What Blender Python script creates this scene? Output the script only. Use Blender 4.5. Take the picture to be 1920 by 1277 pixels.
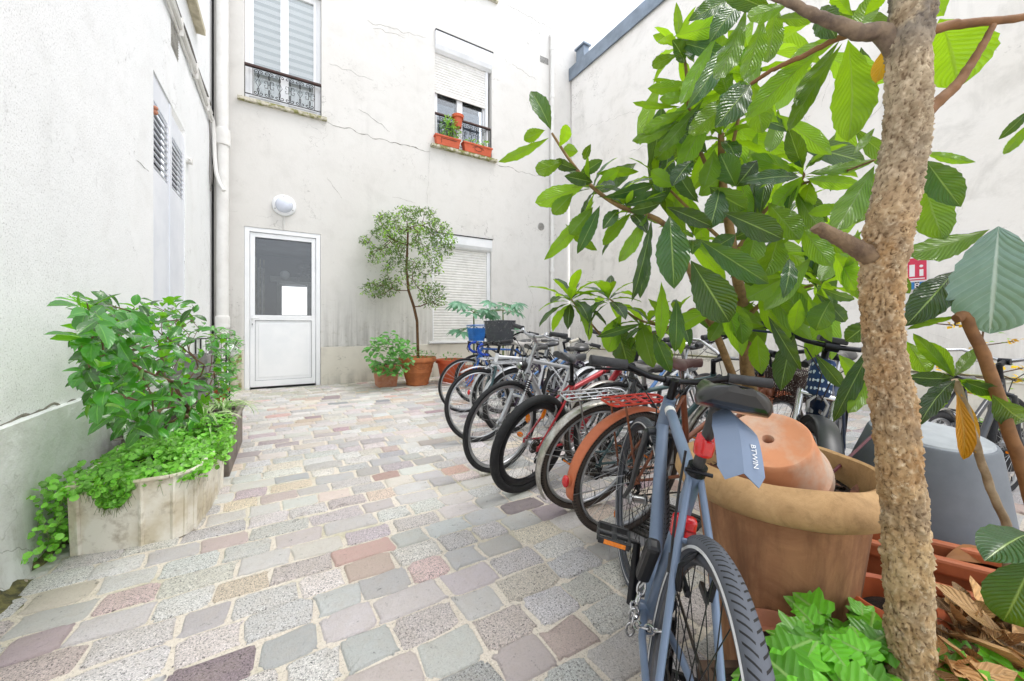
import bpy, math, random
from math import sin, cos, pi, radians, sqrt
from mathutils import Vector, Matrix, noise as mnoise
V = Vector
random.seed(7)
scene = bpy.context.scene
COL = scene.collection
for o in list(bpy.data.objects): bpy.data.objects.remove(o)

# ------------------------------------------------------------------ camera
EYE = 1.08; YAW = radians(30.9); FPX = 711.0; CX = 960.0; CY = 612.0
cam_d = bpy.data.cameras.new('camera'); cam = bpy.data.objects.new('camera', cam_d); COL.objects.link(cam)
cam.location = (0, 0, EYE); cam.rotation_euler = (radians(90), 0, -YAW)
cam_d.sensor_width = 36.0; cam_d.lens = FPX / 1920 * 36; cam_d.shift_y = -26.5 / 1920
cam_d.clip_start = 0.02; cam_d.clip_end = 400
scene.camera = cam
# ------------------------------------------------------------------ light
world = bpy.data.worlds.new('World'); scene.world = world; world.use_nodes = True
wn = world.node_tree.nodes; wl = world.node_tree.links
for n in list(wn): wn.remove(n)
sky = wn.new('ShaderNodeTexSky'); sky.sky_type = 'NISHITA'; sky.sun_disc = False
SUN_EL = 62; SUN_AZ = 128
sky.sun_elevation = radians(SUN_EL); sky.sun_rotation = radians(SUN_AZ)
sky.air_density = 1.0; sky.dust_density = 3.0; sky.ozone_density = 1.0
bg = wn.new('ShaderNodeBackground'); bg.inputs['Strength'].default_value = 0.15
cloud = wn.new('ShaderNodeMix'); cloud.data_type = 'RGBA'; cloud.inputs[0].default_value = .8   # overcast: a bright even cloud cover over the clear sky
cloud.inputs[7].default_value = (5.6, 5.8, 6.1, 1)
wo = wn.new('ShaderNodeOutputWorld'); wl.new(sky.outputs[0], cloud.inputs[6]); wl.new(cloud.outputs[2], bg.inputs[0]); wl.new(bg.outputs[0], wo.inputs[0])
sd = bpy.data.lights.new('sun', 'SUN'); sd.energy = 0.65; sd.angle = radians(18); sd.color = (1, .975, .94)
sun = bpy.data.objects.new('sun', sd); COL.objects.link(sun)
az = radians(SUN_AZ)
sdir = V((sin(az) * cos(radians(SUN_EL)), cos(az) * cos(radians(SUN_EL)), sin(radians(SUN_EL))))
sun.rotation_euler = sdir.to_track_quat('Z', 'Y').to_euler()
scene.view_settings.view_transform = 'Standard'; scene.view_settings.look = 'None'
scene.view_settings.gamma = 1; scene.view_settings.use_curve_mapping = False
scene.view_settings.exposure = 1.17

# ------------------------------------------------------------------ pixel -> place helpers (photo pixels, 1920 wide)
RT = V((cos(YAW), -sin(YAW), 0)); FW = V((sin(YAW), cos(YAW), 0))
def P(px, py, d): return RT * ((px - CX) / FPX * d) + FW * d + V((0, 0, EYE - (py - CY) / FPX * d))
def ray(px, py): return RT * ((px - CX) / FPX) + FW + V((0, 0, -(py - CY) / FPX))
YB = 7.78; XL = -1.02; XR = 6.48
def onB(px, py, Y=YB): r = ray(px, py); k = Y / r.y; return V((r.x * k, Y, EYE + r.z * k))
def onL(px, py, X=XL): r = ray(px, py); k = X / r.x; return V((X, r.y * k, EYE + r.z * k))
def onR(px, py, X=XR): return onL(px, py, X)
def onG(px, py, z=0.0): r = ray(px, py); k = (z - EYE) / r.z; return V((r.x * k, r.y * k, z))

# ------------------------------------------------------------------ materials
def lin(c):
    f = lambda u: u / 12.92 if u <= .04045 else ((u + .055) / 1.055) ** 2.4
    if isinstance(c, str): c = [int(c[i:i + 2], 16) / 255 for i in (0, 2, 4)]
    return tuple(f(u) for u in c) + (1,)
def newmat(name):
    m = bpy.data.materials.new(name); m.use_nodes = True; nt = m.node_tree
    return m, nt, nt.nodes['Principled BSDF'], nt.nodes['Material Output']
def nd(nt, t, **k):
    n = nt.nodes.new(t)
    for a, b in k.items():
        if a.startswith('i_'): n.inputs[int(a[2:])].default_value = b
        elif a.startswith('s_'): n.inputs[a[2:].replace('_', ' ')].default_value = b
        else: setattr(n, a, b)
    return n
def noise(nt, vec, scale, detail=4, rough=.6, dist=0):
    n = nd(nt, 'ShaderNodeTexNoise'); n.inputs['Scale'].default_value = scale; n.inputs['Detail'].default_value = detail
    n.inputs['Roughness'].default_value = rough; n.inputs['Distortion'].default_value = dist
    if vec is not None: nt.links.new(vec, n.inputs['Vector'])
    return n.outputs['Fac']
def ramp(nt, fac, a, b, ca=(0, 0, 0, 1), cb=(1, 1, 1, 1)):
    n = nd(nt, 'ShaderNodeValToRGB'); e = n.color_ramp.elements
    e[0].position = a; e[1].position = b; e[0].color = ca; e[1].color = cb; nt.links.new(fac, n.inputs[0]); return n.outputs[0]
def mix(nt, fac, a, b, mode='MIX'):
    n = nd(nt, 'ShaderNodeMix', data_type='RGBA', blend_type=mode)
    for s, v in ((0, fac), (6, a), (7, b)):
        if hasattr(v, 'links'): nt.links.new(v, n.inputs[s])
        else: n.inputs[s].default_value = v
    return n.outputs[2]
def mth(nt, op, a, b=None, c=None):
    n = nd(nt, 'ShaderNodeMath', operation=op)
    for s, v in ((0, a), (1, b), (2, c)):
        if v is None: continue
        if hasattr(v, 'links'): nt.links.new(v, n.inputs[s])
        else: n.inputs[s].default_value = v
    return n.outputs[0]
def bump(nt, h, strength, dist, nrm=None):
    n = nd(nt, 'ShaderNodeBump'); n.inputs['Strength'].default_value = strength; n.inputs['Distance'].default_value = dist
    nt.links.new(h, n.inputs['Height'])
    if nrm is not None: nt.links.new(nrm, n.inputs['Normal'])
    return n.outputs[0]
def objco(nt): return nd(nt, 'ShaderNodeTexCoord').outputs['Object']
MATS = {}
def pm(name, c1, c2=None, scale=8, rough=.5, metal=0, bmp=0, bdist=.002, bscale=None, coat=0, trans=0, lo=.4, hi=.65, dirt=0, dirtc='3b3226'):
    """two-tone noise material"""
    if name in MATS: return MATS[name]
    m, nt, b, out = newmat(name); co = objco(nt)
    c1 = lin(c1); c2 = lin(c2) if c2 else tuple(x * .88 for x in c1[:3]) + (1,)
    col = mix(nt, ramp(nt, noise(nt, co, scale, 5), lo, hi), c1, c2)
    if dirt: col = mix(nt, mth(nt, 'MULTIPLY', ramp(nt, noise(nt, co, scale * 2.3, 8, .7), .5, .72), dirt), col, lin(dirtc))
    nt.links.new(col, b.inputs['Base Color'])
    rr = nd(nt, 'ShaderNodeMapRange'); nt.links.new(noise(nt, co, scale * 3, 3), rr.inputs[0])
    rr.inputs[3].default_value = max(0, rough - .08); rr.inputs[4].default_value = min(1, rough + .12); nt.links.new(rr.outputs[0], b.inputs['Roughness'])
    b.inputs['Metallic'].default_value = metal; b.inputs['Coat Weight'].default_value = coat; b.inputs['Coat Roughness'].default_value = .12
    if bmp: nt.links.new(bump(nt, noise(nt, co, bscale or scale * 4, 6, .65), bmp, bdist), b.inputs['Normal'])
    MATS[name] = m; return m
def wall_mat(name, base, tint, rough_scale, bstr, bdist, stain=.25, lowstain=None, streakc='6b6760', grit=0):
    m, nt, b, out = newmat(name); co = objco(nt)
    big = noise(nt, co, .55, 5, .6); med = noise(nt, co, 2.6, 7, .65, .4)
    col = mix(nt, ramp(nt, big, .35, .7), lin(base), lin(tint))
    col = mix(nt, mth(nt, 'MULTIPLY', ramp(nt, med, .5, .78), stain), col, lin('a8a59c'))
    # vertical weather streaks
    mp = nd(nt, 'ShaderNodeMapping'); mp.inputs['Scale'].default_value = (5, 5, .35); nt.links.new(co, mp.inputs[0])
    st = mth(nt, 'MULTIPLY', ramp(nt, noise(nt, mp.outputs[0], 1.0, 6, .6), .55, .78), ramp(nt, noise(nt, co, .9, 3), .45, .62))
    col = mix(nt, mth(nt, 'MULTIPLY', st, stain * .6), col, lin(streakc))
    # crackle patches
    vo = nd(nt, 'ShaderNodeTexVoronoi', feature='DISTANCE_TO_EDGE'); vo.inputs['Scale'].default_value = 1.3
    dd = nd(nt, 'ShaderNodeVectorMath', operation='ADD'); nz = nd(nt, 'ShaderNodeTexNoise'); nz.inputs['Scale'].default_value = 3.5; nz.inputs['Detail'].default_value = 6
    nt.links.new(co, nz.inputs['Vector']); nt.links.new(co, dd.inputs[0]); nt.links.new(nz.outputs['Color'], dd.inputs[1]); nt.links.new(dd.outputs[0], vo.inputs['Vector'])
    cr = mth(nt, 'MULTIPLY', ramp(nt, vo.outputs['Distance'], .0, .012, (1, 1, 1, 1), (0, 0, 0, 1)), ramp(nt, noise(nt, co, .8, 4), .54, .64))
    col = mix(nt, mth(nt, 'MULTIPLY', cr, .55), col, lin('77726a'))
    # scattered dirty speckle patches
    pit = mth(nt, 'MULTIPLY', ramp(nt, noise(nt, co, 17, 8, .75, .5), .56, .66), ramp(nt, noise(nt, co, 1.7, 3), .56, .66))
    col = mix(nt, mth(nt, 'MULTIPLY', pit, .5), col, lin('57534c'))
    if lowstain:      # (z of the plinth top, height over which the damp rises)
        sx = nd(nt, 'ShaderNodeSeparateXYZ'); nt.links.new(co, sx.inputs[0])
        mr = nd(nt, 'ShaderNodeMapRange'); nt.links.new(sx.outputs[2], mr.inputs[0])
        mr.inputs[1].default_value = lowstain[0]; mr.inputs[2].default_value = lowstain[0] + lowstain[1]; mr.inputs[3].default_value = 1; mr.inputs[4].default_value = 0
        f = mth(nt, 'MULTIPLY', mr.outputs[0], ramp(nt, noise(nt, mp.outputs[0], 1.6, 8, .7, .3), .42, .7))
        col = mix(nt, mth(nt, 'MULTIPLY', f, .55), col, lin('55524b'))
        f2 = mth(nt, 'MULTIPLY', mth(nt, 'MULTIPLY', mr.outputs[0], 1.0), ramp(nt, noise(nt, co, 9, 8, .7, .3), .55, .68))
        col = mix(nt, mth(nt, 'MULTIPLY', f2, .35), col, lin('7b7446'))
    h = noise(nt, co, rough_scale, 8, .7)
    if grit:
        g = mth(nt, 'MAXIMUM', ramp(nt, noise(nt, co, grit, 4, .7, .3), .33, .42), ramp(nt, noise(nt, co, 1.6, 4), .62, .48, (0, 0, 0, 1), (1, 1, 1, 1)))
        col = mix(nt, mth(nt, 'MULTIPLY', mth(nt, 'SUBTRACT', 1.0, g), .42), col, lin('8b8a86'))
        h = mth(nt, 'ADD', h, mth(nt, 'MULTIPLY', g, .8))
    nt.links.new(col, b.inputs['Base Color']); b.inputs['Roughness'].default_value = .93; b.inputs['Specular IOR Level'].default_value = .2
    n1 = bump(nt, h, bstr, bdist)
    n2 = bump(nt, noise(nt, co, 3, 5, .6), .5, .012, n1)
    n3 = bump(nt, mth(nt, 'MULTIPLY', cr, -1.0), .6, .004, n2)
    nt.links.new(n3, b.inputs['Normal'])
    return m
def leaf_mat(name, top, under, trans=.45, rough=.35, vein=14, veinc=None, vary=.35, bs=.6, edge=None, tcol=None):
    """two-sided leaf: uv.x runs along the midrib, uv.y across; attribute rnd varies per leaf"""
    if name in MATS: return MATS[name]
    m, nt, b, out = newmat(name)
    uv = nd(nt, 'ShaderNodeUVMap').outputs[0]; s = nd(nt, 'ShaderNodeSeparateXYZ'); nt.links.new(uv, s.inputs[0])
    at = nd(nt, 'ShaderNodeAttribute', attribute_name='rnd').outputs['Fac']
    av = mth(nt, 'ABSOLUTE', mth(nt, 'SUBTRACT', s.outputs[1], .5))       # 0 midrib .. .5 edge
    geo = nd(nt, 'ShaderNodeNewGeometry')
    t, u = lin(top), lin(under)
    tv = tuple(min(1, x * (1 + vary * 1.6)) for x in t[:3]) + (1,); t2 = tuple(x * (1 - vary) for x in t[:3]) + (1,)
    topc = mix(nt, at, t2, tv); uc = mix(nt, at, tuple(x * (1 - vary * .6) for x in u[:3]) + (1,), tuple(min(1, x * (1 + vary)) for x in u[:3]) + (1,))
    col = mix(nt, geo.outputs['Backfacing'], topc, uc)
    ph = mth(nt, 'SUBTRACT', mth(nt, 'MULTIPLY', s.outputs[0], float(vein)), mth(nt, 'MULTIPLY', av, vein * .55))
    wv = mth(nt, 'ABSOLUTE', mth(nt, 'SUBTRACT', mth(nt, 'FRACT', ph), .5))    # .5 at vein
    vl = ramp(nt, wv, .40, .5); mr_ = ramp(nt, av, .012, .035, (1, 1, 1, 1), (0, 0, 0, 1))
    vc = lin(veinc) if veinc else tuple(min(1, x * 1.5 + .03) for x in u[:3]) + (1,)
    col = mix(nt, mth(nt, 'MAXIMUM', mth(nt, 'MULTIPLY', vl, .2), mth(nt, 'MULTIPLY', mr_, .8)), col, vc)
    if edge: col = mix(nt, ramp(nt, av, .22, .34), col, lin(edge))
    col = mix(nt, .25, col, mix(nt, noise(nt, objco(nt), 40, 4), (0, 0, 0, 1), (1, 1, 1, 1)), 'SOFT_LIGHT')
    nt.links.new(col, b.inputs['Base Color']); b.inputs['Roughness'].default_value = rough; b.inputs['Coat Weight'].default_value = .3; b.inputs['Coat Roughness'].default_value = .25
    h = mth(nt, 'MULTIPLY', mth(nt, 'MAXIMUM', ramp(nt, wv, .1, .5), mr_), -1.0)
    bn = bump(nt, h, bs, .003); nt.links.new(bn, b.inputs['Normal'])
    tr = nd(nt, 'ShaderNodeBsdfTranslucent'); tc = lin(tcol) if tcol else tuple(min(1, x * 1.9) for x in u[:3]) + (1,)
    tcv = mix(nt, at, tuple(x * .55 for x in tc[:3]) + (1,), tc); tcm = mix(nt, mth(nt, 'MULTIPLY', mth(nt, 'MAXIMUM', vl, mr_), .55), tcv, tuple(x * .4 for x in tc[:3]) + (1,)); nt.links.new(tcm, tr.inputs[0])
    mx = nd(nt, 'ShaderNodeMixShader'); nt.links.new(mth(nt, 'ADD', mth(nt, 'MULTIPLY', geo.outputs['Backfacing'], trans * .62), trans * .38), mx.inputs[0])
    nt.links.new(b.outputs[0], mx.inputs[1]); nt.links.new(tr.outputs[0], mx.inputs[2]); nt.links.new(mx.outputs[0], out.inputs[0])
    MATS[name] = m; return m
def glass_mat(name, tint='e8eef0', refl=.12, alpha=.85, rough=.02):
    if name in MATS: return MATS[name]
    m, nt, b, out = newmat(name); nt.nodes.remove(b)
    t = nd(nt, 'ShaderNodeBsdfTransparent'); t.inputs[0].default_value = tuple(x * alpha for x in lin(tint)[:3]) + (1,)
    g = nd(nt, 'ShaderNodeBsdfGlossy'); g.inputs['Roughness'].default_value = rough; g.inputs[0].default_value = (1, 1, 1, 1)
    f = nd(nt, 'ShaderNodeFresnel'); f.inputs[0].default_value = 1.5
    mx = nd(nt, 'ShaderNodeMixShader'); nt.links.new(mth(nt, 'ADD', f.outputs[0], refl), mx.inputs[0])
    nt.links.new(t.outputs[0], mx.inputs[1]); nt.links.new(g.outputs[0], mx.inputs[2]); nt.links.new(mx.outputs[0], out.inputs[0])
    MATS[name] = m; return m

# ------------------------------------------------------------------ mesh builder
def frame_for(d):
    d = d.normalized(); a = V((0, 0, 1)) if abs(d.z) < .9 else V((1, 0, 0))
    u = d.cross(a).normalized(); return u, d.cross(u).normalized()
class MB:
    def __init__(s): s.v = []; s.f = []; s.sm = []; s.uv = {}; s.r = {}; s.mi = []; s.curmi = 0; s.M = None; s.rv = None
    def pt(s, p):
        p = V(p)
        if s.M is not None: p = s.M @ p
        s.v.append(p)
        if s.rv is not None: s.r[len(s.v) - 1] = s.rv
        return len(s.v) - 1
    def face(s, idx, sm=False, uv=None):
        s.f.append(tuple(idx)); s.sm.append(sm); s.mi.append(s.curmi)
        if uv: s.uv[len(s.f) - 1] = uv
    def box(s, a, b):
        x0, y0, z0 = (min(a[i], b[i]) for i in range(3)); x1, y1, z1 = (max(a[i], b[i]) for i in range(3))
        q = [s.pt(p) for p in ((x0, y0, z0), (x1, y0, z0), (x1, y1, z0), (x0, y1, z0), (x0, y0, z1), (x1, y0, z1), (x1, y1, z1), (x0, y1, z1))]
        for f in ((3, 2, 1, 0), (4, 5, 6, 7), (0, 1, 5, 4), (1, 2, 6, 5), (2, 3, 7, 6), (3, 0, 4, 7)): s.face([q[i] for i in f])
        return s
    def obox(s, c, size, rot=None):
        old = s.M; m = Matrix.Translation(V(c)) @ (rot.to_4x4() if rot else Matrix()); s.M = m if old is None else old @ m
        h = [x / 2 for x in size]; s.box([-x for x in h], h); s.M = old; return s
    def poly(s, pts, sm=False): s.face([s.pt(p) for p in pts], sm); return s
    def prism(s, pts, off):
        n = len(pts); off = V(off); a = [s.pt(p) for p in pts]; b = [s.pt(V(p) + off) for p in pts]
        s.face(a[::-1]); s.face(b)
        for i in range(n): s.face((a[i], a[(i + 1) % n], b[(i + 1) % n], b[i]))
        return s
    def tube(s, pts, r, n=8, closed=False, caps=True, flat=1.0):
        pts = [V(p) for p in pts]; m = len(pts); rings = []
        R = r if isinstance(r, (list, tuple)) else [r] * m
        u = None
        for i, p in enumerate(pts):
            if closed: d = pts[(i + 1) % m] - pts[i - 1]
            else: d = pts[min(i + 1, m - 1)] - pts[max(i - 1, 0)]
            if d.length < 1e-9: d = V((0, 0, 1))
            d.normalize()
            if u is None: u = frame_for(d)[0]
            else:
                u = u - d * u.dot(d); u = u.normalized() if u.length > 1e-6 else frame_for(d)[0]
            w = d.cross(u)
            rings.append([s.pt(p + (u * cos(2 * pi * k / n) + w * sin(2 * pi * k / n) * flat) * R[i]) for k in range(n)])
        for i in range(m if closed else m - 1):
            a, b = rings[i], rings[(i + 1) % m]
            for k in range(n): s.face((a[k], a[(k + 1) % n], b[(k + 1) % n], b[k]), True)
        if caps and not closed: s.face(rings[0][::-1]); s.face(rings[-1])
        return s
    def lathe(s, prof, c=(0, 0, 0), n=32, rot=None, jit=0, sm=True, flute=0, flutez=None):
        """profile of (radius, z)"""
        rings = []; c = V(c)
        for (r, z) in prof:
            ring = []
            for k in range(n):
                a = 2 * pi * k / n; rr = r
                if flute and flutez and flutez[0] <= z <= flutez[1]: rr += flute * (abs(sin(a * 9)) - .5)
                p = V((rr * cos(a), rr * sin(a), z))
                if jit: p += V((1, 1, 1)) * 0 + p.normalized() * jit * mnoise.noise(p * 9 + c * 3)
                if rot: p = rot @ p
                ring.append(s.pt(c + p))
            rings.append(ring)
        for i in range(len(rings) - 1):
            for k in range(n): s.face((rings[i][k], rings[i][(k + 1) % n], rings[i + 1][(k + 1) % n], rings[i + 1][k]), sm)
        if prof[0][0] > 1e-5: s.face(rings[0][::-1])
        if prof[-1][0] > 1e-5: s.face(rings[-1])
        return s
    def torus(s, c, R, r, ax=1, n=48, k=8, a0=0, a1=2 * pi, rx=None, uvs=False):
        """ring in the xz plane (ax=1) or xy plane (ax=2)"""
        full = abs(a1 - a0 - 2 * pi) < 1e-6; m = n if full else n + 1; rings = []; c = V(c); rx = rx or r
        for i in range(m):
            a = a0 + (a1 - a0) * i / n; e = V((cos(a), 0, sin(a))) if ax == 1 else V((cos(a), sin(a), 0)); w = V((0, 1, 0)) if ax == 1 else V((0, 0, 1))
            rings.append([s.pt(c + e * (R + r * cos(2 * pi * j / k)) + w * rx * sin(2 * pi * j / k)) for j in range(k)])
        for i in range(n):
            A, B = rings[i], rings[(i + 1) % m]
            for j in range(k):
                uv = [(i / n, j / k), (i / n, (j + 1) / k), ((i + 1) / n, (j + 1) / k), ((i + 1) / n, j / k)] if uvs else None
                s.face((A[j], A[(j + 1) % k], B[(j + 1) % k], B[j]), True, uv)
        return s
    def ball(s, c, r, n=12, m=8, sc=(1, 1, 1), rot=None):
        c = V(c); rows = []
        for i in range(m + 1):
            t = pi * i / m
            row = []
            for k in range(n):
                p = V((sin(t) * cos(2 * pi * k / n) * sc[0], sin(t) * sin(2 * pi * k / n) * sc[1], cos(t) * sc[2])) * r
                if rot: p = rot @ p
                row.append(s.pt(c + p))
            rows.append(row)
        for i in range(m):
            for k in range(n): s.face((rows[i][k], rows[i + 1][k], rows[i + 1][(k + 1) % n], rows[i][(k + 1) % n]), True)
        return s
    def grid(s, fn, nu, nv, sm=True, uv=True):
        q = [[s.pt(fn(i / nu, j / nv)) for j in range(nv + 1)] for i in range(nu + 1)]
        for i in range(nu):
            for j in range(nv):
                u = [(i / nu, j / nv), ((i + 1) / nu, j / nv), ((i + 1) / nu, (j + 1) / nv), (i / nu, (j + 1) / nv)] if uv else None
                s.face((q[i][j], q[i + 1][j], q[i + 1][j + 1], q[i][j + 1]), sm, u)
        return s
    def build(s, name, mats, parent=None, bevel=0, solid=0, loc=None):
        me = bpy.data.meshes.new(name)
        off = V(loc) if loc else None
        me.from_pydata([tuple(p - off) if off else tuple(p) for p in s.v], [], s.f)
        me.polygons.foreach_set('use_smooth', s.sm)
        if s.uv:
            L = me.uv_layers.new(name='UVMap'); 
            for fi, uv in s.uv.items():
                po = me.polygons[fi]
                for k, li in enumerate(po.loop_indices): L.data[li].uv = uv[k]
        if s.r:
            at = me.attributes.new('rnd', 'FLOAT', 'POINT')
            for i, v in s.r.items(): at.data[i].value = v
        mats = mats if isinstance(mats, (list, tuple)) else [mats]
        for m in mats: me.materials.append(m)
        if len(mats) > 1: me.polygons.foreach_set('material_index', s.mi)
        me.validate(); me.update()
        if any(s.sm) and len(s.v) < 12000 and not s.uv: me.set_sharp_from_angle(angle=radians(42))
        o = bpy.data.objects.new(name, me); COL.objects.link(o)
        if off: o.location = off
        if parent: o.parent = parent
        if bevel:
            b = o.modifiers.new('bevel', 'BEVEL'); b.width = bevel; b.segments = 2; b.limit_method = 'ANGLE'; b.angle_limit = radians(35); b.harden_normals = False
        if solid:
            b = o.modifiers.new('solid', 'SOLIDIFY'); b.thickness = solid; b.offset = 0
        return o
def tag(o, label=None, cat=None, group=None, kind=None):
    if label: o['label'] = label
    if cat: o['category'] = cat
    if group: o['group'] = group
    if kind: o['kind'] = kind
    return o
def thing(name, label, cat, loc=(0, 0, 0), rot=(0, 0, 0), group=None):
    o = bpy.data.objects.new(name, None); COL.objects.link(o); o.location = loc; o.rotation_euler = rot
    o.empty_display_size = .1
    return tag(o, label, cat, group)
def text_mesh(mb, txt, size, M, depth=.0015):
    cu = bpy.data.curves.new('t', 'FONT'); cu.body = txt; cu.size = size; cu.extrude = depth / 2; cu.align_x = 'CENTER'; cu.align_y = 'CENTER'; cu.resolution_u = 3
    ob = bpy.data.objects.new('t', cu); me = bpy.data.meshes.new_from_object(ob)
    base = len(mb.v)
    for v in me.vertices: mb.pt(M @ v.co)
    for p in me.polygons: mb.face([base + i for i in p.vertices])
    bpy.data.objects.remove(ob); bpy.data.curves.remove(cu); bpy.data.meshes.remove(me)
R3 = lambda ax, a: Matrix.Rotation(a, 3, ax)
U = random.uniform

# ------------------------------------------------------------------ leaves
def leaf(mb, base, d, nrm, L, W, curl=.6, fold=.25, p=1.25, q=.85, nu=10, nv=6, rip=.04, veins=12, ser=0, rv=None, lobes=None):
    """blade from base along d, top side facing nrm, bending away from nrm by curl radians"""
    d = V(d).normalized(); n = V(nrm) - d * V(nrm).dot(d)
    n = n.normalized() if n.length > 1e-5 else frame_for(d)[0]
    w = n.cross(d); base = V(base); mb.rv = U(0, 1) if rv is None else rv
    cen = [base.copy()]; tn = [(d, n)]; st = L / nu
    tw = U(-.25, .25)
    for i in range(nu):
        a = -curl * (i + .5) / nu
        dd = d * cos(a) + n * sin(a); cen.append(cen[-1] + dd * st)
        tn.append((dd, n * cos(a) - d * sin(a)))
    def fn(u, v):
        i = min(nu, int(round(u * nu))); c = cen[i]; nn = tn[i][1]
        x = (v - .5) * 2; ww = W * .5 * max(0, sin(pi * min(1, max(0, u)) ** p)) ** q
        if ser and abs(x) > .9: ww *= 1 - ser * (i % 2)
        t = tw * u
        ww2 = w * cos(t) + nn * sin(t)
        z = fold * abs(x) * ww + rip * L * sin(u * veins * 2.2 - abs(x) * 3) * (.25 + abs(x)) * .25 * min(1, ww / (W * .3 + 1e-6))
        return c + ww2 * (x * ww) + nn * z
    mb.grid(fn, nu, nv); mb.rv = None
def pleaf(mb, bx, by, tx, ty, d0, wpx, side, d1=None, curl=None, **k):
    """a leaf whose base and tip stand at given places"""
    d1 = d0 * U(.93, 1.05) if d1 is None else d1
    a = P(bx, by, d0); b = P(tx, ty, d1); dm = (d0 + d1) / 2; d = b - a
    tocam = (V((0, 0, EYE)) - (a + b) / 2).normalized()
    cl = U(.3, .8) if curl is None else curl
    side_ax = d.cross(tocam).normalized()
    n = (tocam * (1 if side == 't' else -1) + side_ax * U(-.4, .4)).normalized()
    L = d.length * (1 + cl * cl / 24); wpx *= .88 * U(.9, 1.1)
    # turn the start so that the bent blade still ends at b
    dd = d.normalized(); nn = (n - dd * n.dot(dd)).normalized()
    d2 = dd * cos(cl / 2) + nn * sin(cl / 2)
    leaf(mb, a, d2, nn, L, wpx * dm / FPX, curl=cl, **k)
def rosette(mb, c, axis, n, L, W, spread=(.5, 1.7), droop=.7, up=V((0, 0, 1)), jitter=.3, **k):
    axis = V(axis).normalized(); u, w = frame_for(axis); a0 = U(0, 6.28)
    for i in range(n):
        a = a0 + i * 2.4 + U(-jitter, jitter); t = spread[0] + (spread[1] - spread[0]) * (i + .5) / n + U(-.15, .15)
        d = axis * cos(t) + (u * cos(a) + w * sin(a)) * sin(t); d.z -= .12 * (i / n)
        s = U(.75, 1.12) * (.65 + .35 * min(1, t))
        nn = axis * sin(t) - (u * cos(a) + w * sin(a)) * cos(t); nn += up * .4
        leaf(mb, V(c) - axis * .03 * (i / n), d, nn, L * s, W * s, curl=droop * U(.4, 1.3), **k)
def skeleton(mb, root, targets, r0, tip=.0012, step=.05, n=5, wob=.012, first=None):
    """twigs that join every target to the nearest piece of what has grown so far"""
    nodes = [V(root)]; par = [-1]
    for q in (first or []): nodes.append(V(q)); par.append(len(nodes) - 2)
    lead = len(nodes) - 1
    cnt_from = max(0, lead // 3)
    tg = sorted(targets, key=lambda t: min((t - nodes[lead]).length, (t - nodes[cnt_from]).length))
    for t in tg:
        bi = min(range(cnt_from, len(nodes)), key=lambda i: (nodes[i] - t).length + (.25 * max(0, (nodes[i].z - t.z))))
        a = nodes[bi]; L = (t - a).length; m = max(1, int(L / step)); pr = bi
        for j in range(1, m + 1):
            q = a.lerp(t, j / m) + (V((U(-1, 1), U(-1, 1), U(-1, 1))) * wob if j < m else V((0, 0, 0)))
            nodes.append(q); par.append(pr); pr = len(nodes) - 1
    w = [0.0] * len(nodes); ch = [0] * len(nodes)
    for i in range(len(nodes) - 1, 0, -1):
        if ch[i] == 0: w[i] = 1
        w[par[i]] += w[i]; ch[par[i]] += 1
    tot = max(w[0], 1); rad = lambda i: max(tip, r0 * (w[i] / tot) ** .5)
    for i in range(1, len(nodes)):
        a, b = nodes[par[i]], nodes[i]
        if (b - a).length > 1e-5: mb.tube([a, b], [rad(par[i]) if par[i] and w[par[i]] < w[i] * 2.2 else rad(i), rad(i)], n, caps=False)
    return nodes

# ================================================================== SETTING
def part(root, parent, mb, name, mat, **k):
    off = V(root.location)
    Mi = (Matrix.Translation(off) @ root.rotation_euler.to_matrix().to_4x4()).inverted()
    mb.v = [Mi @ p for p in mb.v]
    return mb.build(name, mat, parent, **k)
M_back = wall_mat('plaster_cream', 'e1dfdb', 'dbd8d3', 45, .35, .004, .22, lowstain=(.66, 1.15))
M_left = wall_mat('plaster_white', 'f8f9fa', 'f1f3f4', 80, .55, .005, .16, grit=110)
M_left2 = wall_mat('plinth_white', 'f2f4f5', 'e0e2e0', 14, .8, .012, .5, lowstain=(-.05, .5), streakc='77756a')
M_plinth = wall_mat('plinth_cream', 'e4dfd3', 'd3cdbf', 22, .5, .006, .5, lowstain=(-.02, .3))
M_right = wall_mat('plaster_right', 'f3f0ec', 'ebe7e1', 35, .35, .004, .32, lowstain=(.4, .5))
M_right2 = wall_mat('plaster_right_low', 'f0ede8', 'e6e2db', 30, .5, .006, .5, lowstain=(.4, .8))
M_trim = pm('white_trim', 'f1f2f4', 'e6e8ea', 3, .35)
M_pvc = pm('white_pvc', 'f8f9fb', 'f0f2f5', 2, .3)
M_shut = pm('shutter_slat', 'eceae6', 'dfddd8', 6, .5)
M_dark = pm('dark_gap', '15161a', '0d0d10', 5, .6)
M_iron = pm('black_iron', '24262a', '3a3836', 30, .5, .3)
M_wood = pm('brown_handrail', '4a2a22', '33201c', 20, .45)
M_zinc = pm('zinc', '8b98a8', '77838f', 3, .4, .5, .2)
M_stone = pm('mossy_stone', 'cfc9b8', '8b8a52', 9, .9, 0, .6, .006, lo=.45, hi=.56, dirt=.8, dirtc='3d3f22')
M_pipe = pm('white_pipe', 'eae9e6', 'e0deda', 4, .5, dirt=.12, dirtc='a39b90')
M_grey = pm('interior_grey', '8f9194', '7b7d80', 2, .8)
M_glassdoor = glass_mat('door_glass', 'dfe2e4', .03, .95)
M_glass = glass_mat('window_glass', 'f6f8f8', .06, 1.0)
M_rub = pm('black_rubber', '141416', '202022', 20, .6)

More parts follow.
